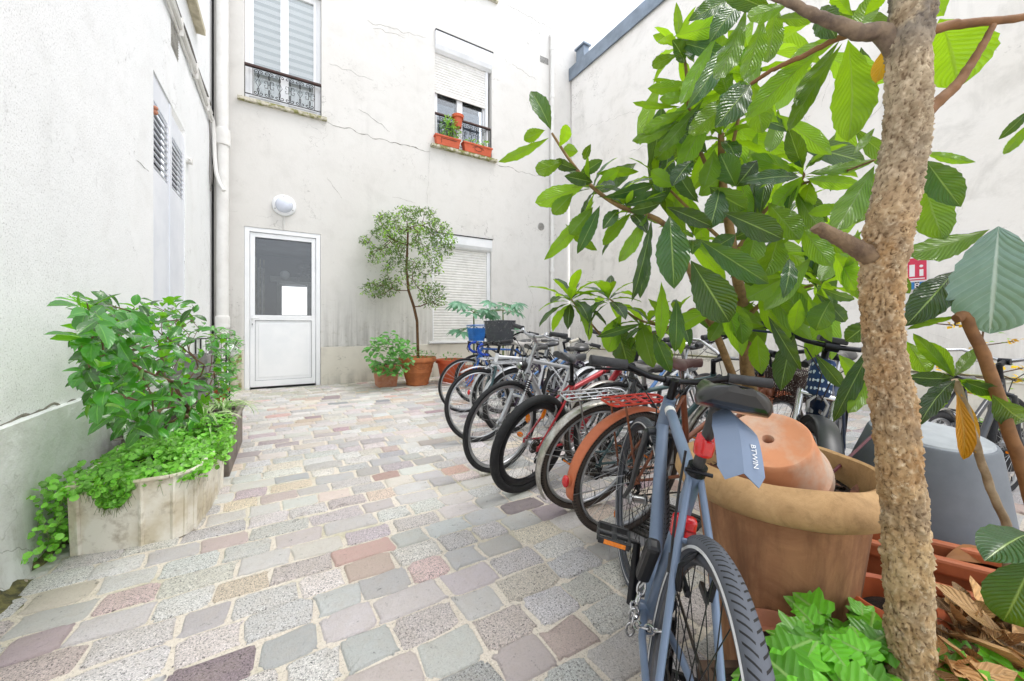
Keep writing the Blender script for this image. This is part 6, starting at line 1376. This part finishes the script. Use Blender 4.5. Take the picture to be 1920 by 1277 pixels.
# ---- bed box with trunk, ivy, dry leaves
BO = RT * .90 + FW * .72; ang = -YAW; t = thing('planting_box', 'low dark planting box at the bottom right holding trunk, ivy and dry leaves', 'planter', (BO.x, BO.y, .006), (0, 0, ang)); mb = MB()
for a in ((-.47, -.15, .47, -.13), (-.47, .14, .47, .16), (-.47, -.13, -.45, .14), (.45, -.13, .47, .14)): mb.box((a[0], a[1], 0), (a[2], a[3], .30))
mb.build('box', pm('dark_wood', '5a4636', '463529', 9, .8), t); mb = MB(); mb.grid(lambda u, v: V((-.45 + .9 * u, -.13 + .27 * v, .285 + .025 * mnoise.noise((u * 9, v * 4, 0)))), 30, 10, True, False); mb.build('soil', M_soil, t)
# trunk
random.seed(3)
TR = [(1722, -420, 54), (1716, -180, 53), (1712, 0, 51), (1703, 100, 49), (1703, 200, 51), (1692, 300, 51), (1673, 400, 55), (1660, 470, 54), (1653, 550, 46), (1657, 650, 46), (1672, 750, 49), (1690, 900, 51), (1697, 1000, 51), (1704, 1150, 51), (1708, 1277, 51), (1712, 1420, 54)]
DT = .76; cs_ = [P(a, b, DT) for a, b, c in TR][::-1]; rs_ = [c * .635 * DT / FPX for a, b, c in TR][::-1]
def cat(ps, t):
    n = len(ps) - 1; x = min(max(t * n, 0), n - 1e-6); i = int(x); f = x - i; g = lambda k: ps[min(max(k, 0), n)]
    p0, p1, p2, p3 = g(i - 1), g(i), g(i + 1), g(i + 2)
    return (p1 * 2 + (p2 - p0) * f + (p0 * 2 - p1 * 5 + p2 * 4 - p3) * f * f + (p1 * 3 - p0 - p2 * 3 + p3) * f ** 3) * .5
tree = thing('bark_tree', 'tree with thick flaky tan bark rising through the foreground on the right', 'tree', tuple(cs_[0]))
mb = MB(); NU, NV = 620, 84
def tf_(u, v):
    c = cat(cs_, u); r = cat(rs_, u); a = 2 * pi * v; q = V((cos(a) * 3.2, sin(a) * 3.2, c.z * 42)); 
    d = mnoise.cell(q * 0) * 0; n1 = mnoise.noise(q * .9 + V((0, 0, 3))); n2 = mnoise.ridged_multi_fractal(q * V((1.5, 1.5, .8)).x * .9, 1., 2.2, 4, .9, 2) if False else mnoise.noise(q * 2.3); n3 = mnoise.noise(q * 5.1)
    vor = mnoise.voronoi(V((cos(a) * 2.3 + c.z * 6, sin(a) * 2.3, c.z * 48)) + V((n1, n2, n1)) * 1.3)[0]; fl = min(1, max(0, (vor[1] - vor[0]) * 2.6))
    up_ = max(0, min(1, (c.z - 1.45) / .2))      # smoother bark above
    am = .45 + .75 * abs(mnoise.noise(q * .32 + V((5, 1, 0)))) * 1.6
    rr = r * (1 + .06 * mnoise.noise(q * .22)) + .005 * n1 + am * (.0062 - .0030 * up_) * (fl - .5) + am * .0030 * n2 + .0012 * n3 - .005 * max(0, n2 - .35) * 2
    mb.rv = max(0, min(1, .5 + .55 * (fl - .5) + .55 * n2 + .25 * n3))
    return V((c.x + cos(a) * rr, c.y + sin(a) * rr, c.z))
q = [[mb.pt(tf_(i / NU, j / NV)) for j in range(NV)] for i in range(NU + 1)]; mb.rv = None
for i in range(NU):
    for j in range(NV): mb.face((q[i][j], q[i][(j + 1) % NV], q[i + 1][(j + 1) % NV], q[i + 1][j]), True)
def bark_mat():
    m, nt, b, out = newmat('flaky_bark'); co = objco(nt); s = nd(nt, 'ShaderNodeSeparateXYZ'); nt.links.new(co, s.inputs[0])
    def zr(a, b_): r = nd(nt, 'ShaderNodeMapRange'); r.inputs[1].default_value = a; r.inputs[2].default_value = b_; nt.links.new(s.outputs[2], r.inputs[0]); return r.outputs[0]
    base = mix(nt, ramp(nt, noise(nt, co, 22, 6, .7, .5), .35, .65), lin('d2b88e'), lin('ab8c60'))
    warm = mix(nt, ramp(nt, noise(nt, co, 26, 6, .7, .5), .35, .65), lin('cfb086'), lin('a27c52'))
    Z = float(cs_[0].z); hi = mix(nt, ramp(nt, noise(nt, co, 18, 6, .7), .4, .6), lin('cbb89c'), lin('a08c72'))
    c = mix(nt, mth(nt, 'MULTIPLY', zr(.62 - Z + .0, .80 - Z), 1.0), base, warm); c = mix(nt, zr(1.25 - Z, 1.42 - Z), c, hi)
    c = mix(nt, mth(nt, 'MULTIPLY', ramp(nt, noise(nt, co, 7, 5, .6, .4), .48, .62), .55), c, lin('8f8474'))
    c = mix(nt, ramp(nt, noise(nt, co, 95, 6, .75, .8), .57, .66), c, lin('5f4632')); c = mix(nt, mth(nt, 'MULTIPLY', ramp(nt, noise(nt, co, 48, 5, .7, .3), .6, .68), .8), c, lin('ead8b8'))
    pv = nd(nt, 'ShaderNodeAttribute', attribute_name='rnd').outputs['Fac']; c = mix(nt, mth(nt, 'MULTIPLY', ramp(nt, pv, .05, .34, (1, 1, 1, 1), (0, 0, 0, 1)), .75), c, lin('5e4630')); c = mix(nt, mth(nt, 'MULTIPLY', ramp(nt, pv, .6, 1.0), .35), c, lin('ecdcc0'))  # crevice shadow painted into the bark: pits browned, flake tops paled
    gk = mth(nt, 'MULTIPLY', zr(1.60 - Z, 1.66 - Z), mth(nt, 'MULTIPLY', ramp(nt, noise(nt, co, 11, 4), .45, .55), .6)); c = mix(nt, gk, c, lin('57575c'))
    nt.links.new(c, b.inputs['Base Color']); b.inputs['Roughness'].default_value = .92; b.inputs['Specular IOR Level'].default_value = .2
    nt.links.new(bump(nt, noise(nt, co, 110, 8, .75, .5), 1, .003), b.inputs['Normal']); return m
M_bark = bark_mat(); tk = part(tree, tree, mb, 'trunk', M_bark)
M_brbark = pm('branch_bark', '8d7a66', '63544a', 30, .85, 0, .7, .003); M_brbrown = pm('branch_brown', '8a623c', '704c2c', 24, .7, 0, .4, .002)
def br(pts, d, rpx, mat, nm='branch', par=None, t_=None, d1=None):
    mb = MB(); n_ = len(pts); P3 = [P(x, y, d + ((d1 - d) * i / (n_ - 1) if d1 else 0)) for i, (x, y) in enumerate(pts)]; R_ = [rpx[0] + (rpx[1] - rpx[0]) * i / (n_ - 1) for i in range(n_)]
    fine = [cat(P3, i / 30) for i in range(31)]; fr_ = [cat(R_, i / 30) * d / FPX * (1 + .10 * mnoise.noise((i * .9, x, 0))) for i in range(31)]
    for i in range(1, 30): fine[i] = fine[i] + V((U(-1, 1), U(-1, 1), U(-1, 1))) * .0012
    mb.tube(fine, fr_, 12); return part(t_ or tree, par or t_ or tree, mb, nm, mat)
br([(1690, 105), (1655, 62), (1615, 62), (1580, 48), (1530, 30), (1490, 8), (1440, -8)], .77, (18, 6), M_brbark)
br([(1700, 80), (1760, 52), (1840, 42), (1960, 28)], .78, (10, 6), M_brbrown); br([(1720, 230), (1757, 192), (1795, 158), (1830, 105), (1862, 48)], .77, (12, 5), M_brbrown)
br([(1600, 62), (1558, 78), (1500, 108), (1450, 130), (1408, 158)], .80, (6, 4), M_brbrown, d1=.95)
br([(1650, 490), (1610, 468), (1575, 448), (1530, 424)], .76, (18, 11), pm('cut_wood', '8f775c', '665242', 26, .8, 0, 1, .006), 'cut_stub')
# leaves near the top, on the tree's own branches
mb = MB(); my = MB(); LF = dict(ser=.07, nu=18, nv=8, rip=.055)
for a in ((1590, 74, 1590, 266, .86, 80, 'u'), (1555, 78, 1398, 222, .88, 52, 'u'), (1580, 80, 1478, 246, .9, 36, 'u'), (1575, 75, 1492, 200, .95, 34, 'u'), (1455, 32, 1535, 34, .95, 26, 'u'), (1540, 12, 1568, 72, .85, 50, 't'), (1430, 28, 1396, 150, 1.0, 52, 'u'), (1455, 0, 1440, 118, 1.05, 46, 'u'),
          (1400, 15, 1342, 150, 1.0, 46, 'u'), (1390, 5, 1330, 80, 1.0, 50, 't'), (1480, 6, 1400, 30, .9, 36, 'u'), (1370, 0, 1290, 40, 1.05, 34, 't'), (1620, 30, 1660, -10, .85, 26, 'u'), (1600, 30, 1560, -30, .85, 30, 'u'), (1500, 0, 1520, -60, .9, 40, 'u'), (1590, 60, 1480, 120, 1.0, 40, 'u'), (1610, 60, 1640, -20, .9, 44, 'u'), (1450, 20, 1350, -20, .95, 40, 't'),
          (1762, 35, 1795, 166, .84, 116, 'u'), (1770, 30, 1745, -20, .84, 60, 'u'), (1930, 205, 1872, 262, .8, 18, 't'), (1935, 225, 1882, 290, .8, 20, 'u'), (1410, 160, 1290, 250, 1.05, 55, 'u'), (1408, 158, 1340, 240, 1.0, 60, 't'), (1412, 160, 1430, 250, 1.05, 50, 'u')):
    pleaf(mb, *a, **LF)
pleaf(my, 1668, 80, 1642, 156, .80, 36, 'u', nu=8, nv=6)
part(tree, tree, mb, 'foliage', L_loq); part(tree, tree, my, 'yellow_leaf', L_yel)

# ---- loquat behind the giant pot
random.seed(17)
lq = thing('loquat_tree', 'young loquat with big drooping serrated leaves spreading over the bicycles', 'tree', (2.05, 1.02, .006))
mb = MB(); base = V((2.05, 1.02, .0))
T1 = [base, P(1424, 830, 1.95), P(1412, 760, 1.93), P(1400, 690, 1.9), P(1397, 600, 1.86), P(1382, 520, 1.8), P(1368, 430, 1.72), P(1355, 340, 1.66), P(1352, 250, 1.62)]
fine = [cat(T1, i / 60) for i in range(61)]; mb.tube(fine, [.042 - .030 * (i / 60) for i in range(61)], 12)
T2 = [base + V((.02, -.03, 0)), P(1400, 780, 1.9), P(1372, 700, 1.85), P(1340, 620, 1.78), P(1315, 570, 1.72), P(1290, 500, 1.66), P(1245, 420, 1.6), P(1165, 388, 1.62), P(1110, 350, 1.66), P(1068, 300, 1.7), P(1035, 250, 1.72)]
fine = [cat(T2, i / 60) for i in range(61)]; mb.tube(fine, [.022 - .017 * (i / 60) for i in range(61)], 9)
lqt = part(lq, lq, mb, 'trunk', M_loqbark)
def lbr(pts, r0, r1, mat=M_loqbark):
    mb = MB(); P3 = [P(*a) for a in pts]; mb.tube([cat(P3, i / 24) for i in range(25)], [r0 + (r1 - r0) * i / 24 for i in range(25)], 8); part(lq, lqt, mb, 'branch', mat)
lbr([(1335, 612, 1.77), (1300, 580, 1.8), (1262, 615, 1.85), (1215, 600, 1.85)], .010, .005); lbr([(1395, 600, 1.86), (1440, 560, 1.8), (1490, 545, 1.75), (1540, 530, 1.7)], .012, .005); lbr([(1375, 480, 1.77), (1430, 400, 1.7), (1500, 340, 1.6), (1505, 322, 1.55)], .011, .004)
lbr([(1360, 380, 1.7), (1300, 250, 1.65), (1285, 120, 1.6), (1272, 85, 1.6)], .010, .004); lbr([(1358, 340, 1.66), (1385, 220, 1.55), (1400, 130, 1.5)], .009, .004); lbr([(1375, 470, 1.77), (1300, 400, 1.7), (1230, 330, 1.65)], .010, .004)
lbr([(1262, 615, 1.85), (1200, 600, 1.9), (1142, 560, 1.95)], .007, .004); lbr([(1262, 615, 1.85), (1150, 640, 2.0), (1095, 590, 2.0), (1070, 560, 2.0)], .007, .004); lbr([(1500, 345, 1.6), (1560, 330, 1.4), (1640, 300, 1.2)], .006, .003)
mb = MB()
H = [ # left tip cluster
 (1033, 244, 995, 171, 1.72, 42, 't'), (1030, 258, 934, 304, 1.72, 24, 'u'), (1022, 244, 982, 263, 1.72, 26, 'u'), (1048, 276, 1064, 234, 1.7, 30, 'u'), (1055, 280, 1084, 284, 1.7, 26, 'u'), (1060, 300, 1005, 322, 1.7, 32, 'u'), (1085, 318, 1040, 300, 1.68, 26, 't'),
 (1100, 345, 1003, 380, 1.68, 42, 'u'), (1075, 362, 1036, 402, 1.66, 36, 'u'), (1112, 342, 1058, 330, 1.64, 28, 't'), (1118, 326, 1198, 322, 1.66, 20, 'u'), (1095, 300, 1108, 270, 1.7, 18, 't'), (1115, 376, 1020, 488, 1.62, 28, 'u'), (1125, 385, 1082, 476, 1.6, 28, 't'), (1112, 388, 1068, 440, 1.62, 44, 'u'),
 (1130, 370, 1225, 345, 1.6, 26, 't'), (1150, 385, 1190, 350, 1.62, 30, 'u'), (1160, 392, 1130, 430, 1.6, 30, 't'), (1185, 398, 1130, 460, 1.62, 28, 'u'), (1170, 385, 1250, 365, 1.58, 30, 't'), (1085, 330, 1130, 300, 1.68, 30, 't'), (1120, 350, 1160, 318, 1.66, 26, 'u'), (1060, 420, 1120, 470, 1.7, 24, 'u'),
 # top left
 (1275, 82, 1268, 4, 1.6, 20, 'u'), (1265, 80, 1224, 66, 1.6, 20, 'u'), (1284, 118, 1260, 75, 1.58, 34, 't'), (1272, 102, 1222, 123, 1.6, 26, 'u'), (1282, 86, 1322, 44, 1.6, 18, 't'), (1308, 92, 1362, -2, 1.5, 42, 'u'), (1302, 118, 1280, 42, 1.55, 28, 'u'), (1346, 62, 1276, 196, 1.4, 34, 'u'), (1366, 82, 1286, 206, 1.35, 42, 't'),
 (1302, 158, 1214, 166, 1.55, 30, 'u'), (1300, 175, 1236, 186, 1.55, 28, 'u'), (1276, 200, 1186, 192, 1.58, 14, 'u'), (1290, 205, 1205, 248, 1.55, 32, 'u'), (1275, 225, 1185, 265, 1.55, 30, 'u'), (1270, 250, 1230, 300, 1.5, 44, 'u'), (1335, 195, 1270, 325, 1.45, 42, 'u'), (1320, 185, 1235, 285, 1.48, 34, 'u'), (1345, 130, 1335, 60, 1.5, 50, 'u'),
 (1390, 150, 1360, 240, 1.4, 62, 't'), (1350, 210, 1285, 245, 1.5, 40, 't'), (1420, 160, 1370, 90, 1.45, 60, 'u'), (1440, 60, 1405, 160, 1.3, 48, 'u'), (1370, 190, 1345, 110, 1.5, 46, 'u'),
 # middle
 (1505, 316, 1478, 240, 1.5, 38, 't'), (1510, 314, 1568, 250, 1.5, 22, 'u'), (1500, 322, 1408, 290, 1.5, 34, 'u'), (1500, 332, 1385, 342, 1.45, 30, 't'), (1515, 326, 1645, 298, 1.3, 26, 'u'), (1512, 335, 1620, 345, 1.35, 34, 'u'), (1505, 330, 1450, 390, 1.5, 44, 'u'), (1520, 340, 1500, 400, 1.5, 40, 'u'),
 (1640, 310, 1566, 434, 1.15, 64, 'u'), (1660, 300, 1605, 420, 1.15, 50, 'u'), (1735, 300, 1802, 388, 1.0, 54, 't'), (1735, 335, 1772, 450, 1.0, 74, 'u'), (1732, 285, 1830, 304, 1.0, 22, 'u'), (1600, 290, 1640, 240, 1.3, 18, 'u'), (1590, 385, 1515, 400, 1.3, 30, 'u'), (1450, 170, 1380, 210, 1.4, 50, 'u'), (1460, 230, 1395, 185, 1.45, 44, 'u'),
 (1350, 350, 1330, 430, 1.4, 56, 't'), (1380, 350, 1350, 288, 1.45, 52, 't'), (1330, 350, 1400, 392, 1.4, 56, 't'), (1355, 398, 1468, 448, 1.3, 62, 't'), (1250, 388, 1336, 425, 1.35, 36, 't'), (1310, 448, 1442, 532, 1.3, 54, 't'), (1255, 404, 1264, 542, 1.25, 74, 't'), (1295, 488, 1368, 604, 1.25, 78, 't'),
 (1215, 400, 1160, 492, 1.5, 32, 'u'), (1222, 410, 1184, 566, 1.42, 30, 't'), (1240, 528, 1236, 642, 1.45, 30, 'u'), (1268, 560, 1266, 660, 1.4, 32, 't'), (1215, 470, 1200, 560, 1.5, 28, 't'), (1240, 380, 1180, 395, 1.45, 30, 't'), (1310, 380, 1270, 320, 1.45, 40, 't'), (1270, 350, 1220, 320, 1.5, 36, 'u'),
 (1300, 300, 1260, 350, 1.45, 40, 't'), (1340, 280, 1320, 350, 1.45, 44, 'u'), (1420, 300, 1380, 350, 1.45, 46, 't'), (1440, 380, 1500, 450, 1.4, 60, 'u'), (1420, 420, 1400, 500, 1.45, 56, 'u'), (1460, 440, 1430, 520, 1.4, 58, 'u'), (1380, 440, 1330, 470, 1.4, 40, 't'), (1500, 420, 1560, 500, 1.4, 50, 'u'),
 # lower
 (1480, 484, 1468, 560, 1.2, 32, 't'), (1530, 550, 1585, 604, 1.45, 30, 't'), (1515, 556, 1560, 642, 1.45, 34, 'u'), (1500, 560, 1488, 622, 1.45, 30, 'u'), (1540, 540, 1602, 562, 1.45, 26, 't'), (1560, 470, 1604, 545, 1.4, 50, 'u'), (1440, 592, 1502, 694, 1.35, 30, 't'), (1420, 628, 1428, 702, 1.5, 38, 'u'), (1380, 570, 1392, 646, 1.5, 44, 'u'),
 (1360, 590, 1330, 640, 1.7, 30, 'u'), (1215, 560, 1270, 600, 1.7, 24, 'u'), (1225, 620, 1258, 698, 1.5, 34, 't'), (1205, 606, 1118, 632, 1.7, 18, 't'), (1230, 630, 1250, 690, 1.6, 44, 'u'), (1470, 520, 1400, 560, 1.4, 40, 'u'), (1560, 560, 1530, 620, 1.4, 50, 't'), (1590, 480, 1610, 560, 1.35, 46, 'u'), (1545, 440, 1600, 470, 1.35, 40, 'u'),
 (1150, 600, 1178, 690, 1.9, 56, 't'), (1200, 600, 1225, 690, 1.8, 50, 'u'), (1165, 590, 1140, 660, 1.9, 44, 'u'), (1640, 640, 1562, 792, 1.3, 34, 't'), (1640, 680, 1590, 775, 1.32, 30, 'u'), (1635, 600, 1585, 640, 1.3, 40, 't')]
for a in H: pleaf(mb, *a, **LF)
for c, ax_, n_, L, W in (((1070, 560, 2.0), (0, 0, 1), 19, .23, .068), ((1142, 558, 1.95), (0, 0, 1), 17, .22, .066), ((1215, 602, 1.85), (-.1, 0, 1), 10, .20, .05), ((1505, 325, 1.55), (0, 0, 1), 8, .2, .06), ((1540, 530, 1.7), (.2, 0, .8), 10, .2, .065), ((1352, 255, 1.62), (0, 0, 1), 12, .24, .07), ((1232, 332, 1.65), (-.5, 0, .8), 10, .22, .06), ((1272, 90, 1.6), (-.2, 0, 1), 7, .16, .05),
                       ((1400, 135, 1.5), (0, 0, 1), 9, .24, .07), ((1110, 350, 1.68), (-.6, 0, .6), 9, .2, .055), ((1180, 395, 1.62), (-.3, 0, .6), 8, .2, .06), ((1440, 480, 1.8), (0, 0, 1), 10, .22, .075), ((1400, 560, 1.9), (0, -.3, .6), 7, .2, .06), ((1300, 440, 1.7), (0, 0, 1), 9, .22, .07), ((1480, 400, 1.8), (0, 0, 1), 9, .22, .07), ((1270, 590, 1.8), (0, 0, 1), 6, .2, .055), ((1290, 200, 1.65), (0, 0, 1), 9, .22, .06)):
    rosette(mb, P(*c), ax_, n_ + 1, L, W * .95, spread=(.25, 2.0), droop=1.0, ser=.06, nu=10, nv=6)
for _ in range(105):      # the deeper layer of blades
    px_, py_ = U(1190, 1640), U(20, 690); m_ = mnoise.noise((px_ * .008, py_ * .008, 5))
    if m_ < -.18 or (py_ > 560 and (px_ < 1290 or random.random() < .5)) or (px_ < 1260 and (py_ < 130 or py_ > 480)): continue
    L_ = U(80, 140); a = U(.2, 2.9) if random.random() < .75 else U(-3, 0); d_ = U(1.45, 1.95)
    pleaf(mb, px_, py_, px_ + L_ * cos(a), py_ + L_ * sin(a), d_, L_ * U(.3, .42), random.choice('uut'), ser=.06, nu=10, nv=6)
part(lq, lq, mb, 'foliage', L_loq)
# ---- big-leaved stems at the right edge
rt_ = thing('loquat_sapling', 'broken-topped stem with huge glaucous leaf at the right edge', 'sapling', tuple(P(1925, 1000, .95)))
br([(1792, 598), (1808, 592), (1822, 620), (1850, 680), (1890, 800), (1925, 905), (1960, 1040)], .95, (8, 11), M_brbrown, 'stem', rt_, rt_)
br([(1880, 1180), (1889, 1000), (1862, 930), (1835, 850), (1815, 780), (1792, 712)], 1.0, (7, 6), pm('pale_stem', 'a8957a', '857258', 24, .8, 0, .4, .002), 'stem', rt_, rt_)
mb = MB(); my = MB(); mg = MB()
pleaf(mg, 1872, 424, 1856, 626, .92, 150, 't', curl=.5, ser=.08, nu=18, nv=10, fold=.12, q=.6, rip=.05)
for a in ((1856, 430, 1700, 478, .98, 58, 'u'), (1790, 508, 1698, 612, 1.02, 62, 't'), (1808, 592, 1700, 618, .97, 16, 'u'), (1790, 708, 1712, 625, 1.0, 26, 'u'), (1790, 705, 1738, 640, 1.0, 30, 'u'), (1790, 706, 1835, 650, 1.02, 22, 'u'), (1788, 708, 1700, 706, 1.0, 34, 't'), (1790, 712, 1712, 776, 1.0, 40, 'u'), (1792, 712, 1722, 800, .98, 36, 't'), (1795, 710, 1878, 738, .98, 38, 't'), (1800, 712, 1900, 760, .96, 34, 'u'), (1860, 740, 1925, 790, .92, 60, 't'), (1700, 640, 1740, 700, 1.1, 44, 'u')): pleaf(mb, *a, **LF)
for a in ((1930, 1000, 1846, 1052, .82, 86, 't'), (1935, 1050, 1882, 1165, .80, 96, 't')): pleaf(mb, *a, curl=.5, ser=.04, nu=14, nv=8, q=.65)
pleaf(my, 1793, 735, 1806, 862, .97, 27, 't', curl=1.0, fold=.8, nu=12, nv=6); pleaf(my, 1802, 738, 1830, 850, .99, 24, 'u', curl=.9, fold=.6, nu=12, nv=6)
part(rt_, rt_, mb, 'foliage', L_loq); part(rt_, rt_, mg, 'huge_leaf', L_glauc); part(rt_, rt_, my, 'yellow_leaf', L_yel)
# ---- ivy, dry leaves, stone
random.seed(4)
def ivy_leaf(mb, c, nrm, d, s):
    nrm = V(nrm).normalized(); d = V(d); d = (d - nrm * d.dot(nrm)).normalized(); w = nrm.cross(d); mb.rv = U(0, 1); cup = U(-.1, .35)
    out_ = [(0, 0), (.16, -.15), (.36, -.19), (.52, -.08), (.48, .06), (.42, .17), (.56, .30), (.62, .46), (.46, .50), (.32, .51), (.22, .68), (.10, .88), (0, 1.0), (-.10, .88), (-.22, .68), (-.32, .51), (-.46, .50), (-.62, .46), (-.56, .30), (-.42, .17), (-.48, .06), (-.52, -.08), (-.36, -.19), (-.16, -.15)]
    c0 = mb.pt(V(c) + d * .25 * s - nrm * .0); ring = [mb.pt(V(c) + (w * x + d * y) * s + nrm * (cup * (x * x) - .25 * max(0, y - .5)) * s) for x, y in out_]
    n = len(ring); uvf = lambda x, y: (min(1, max(0, y * .8 + .1)), .5 + x * .6)
    for i in range(n): a, b = out_[i], out_[(i + 1) % n]; mb.face((c0, ring[i], ring[(i + 1) % n]), True, [uvf(0, .25), uvf(*a), uvf(*b)])
    mb.rv = None
def ivy(lab, regs, base):
    t = thing('ivy', lab, 'ivy', base); mb = MB(); st_ = MB()
    for (x0, x1, y0, y1, d0, d1, n) in regs:
        for _ in range(n):
            px_ = U(x0, x1); py_ = U(y0, y1); f = (py_ - y0) / (y1 - y0); d_ = d1 + (d0 - d1) * f + U(-.03, .05); p = P(px_, py_, d_)
            s = U(.035, .075); nn = V((U(-.6, .6), U(-.6, .6), 1)) + (V((0, 0, EYE)) - p).normalized() * .8; ivy_leaf(mb, p, nn, V((U(-1, 1), U(-1, 1), -.3)), s)
            if random.random() < .5: st_.tube([p, p + V((U(-.05, .05), U(-.05, .05), -.04)), p + V((U(-.08, .08), U(-.08, .08), -.09))], .0012, 4, caps=False)
    part(t, t, mb, 'foliage', L_ivy); part(t, t, st_, 'vine', pm('ivy_vine', '8fae6a', '6f8a4c', 20, .6))
ivy('bright green ivy filling the near left of the planting box', [(1485, 1655, 1140, 1230, .78, .90, 34), (1440, 1660, 1200, 1300, .70, .80, 46), (1390, 1480, 1255, 1300, .68, .76, 9)], tuple(P(1560, 1250, .76)))
ivy('bright green ivy right of the bark-covered trunk', [(1755, 1850, 1200, 1300, .72, .84, 26), (1840, 1930, 1240, 1310, .70, .76, 12)], tuple(P(1800, 1260, .76)))
mb = MB()
for _ in range(150):
    px_, py_ = U(1740, 1930), U(1130, 1270); f = (py_ - 1130) / 140; p = P(px_, py_, .90 - .15 * f + U(-.02, .02))
    leaf(mb, p, V((U(-1, 1), U(-1, .6), U(-.25, .35))), V((U(-.6, .6), U(-.9, .2), 1)), U(.04, .14), U(.015, .05), curl=U(-1.2, 1.6), fold=U(.2, .8), nu=6, nv=4, rip=.08)
o = mb.build('dry_leaves', L_dry); tag(o, 'drift of curled tan dead leaves piled right of the trunk', None, None, 'stuff')
del o['label']; o['label'] = 'drift of curled tan dead leaves piled right of the trunk'
c = P(1900, 1185, .86); mb = MB(); mb.ball(c - V((0, 0, .05)), .055, 20, 14, (1, 1, 1.5)); o = mb.build('stump', M_bark); tag(o, 'rough tan stump under the dark leaves at the right edge', 'stump')
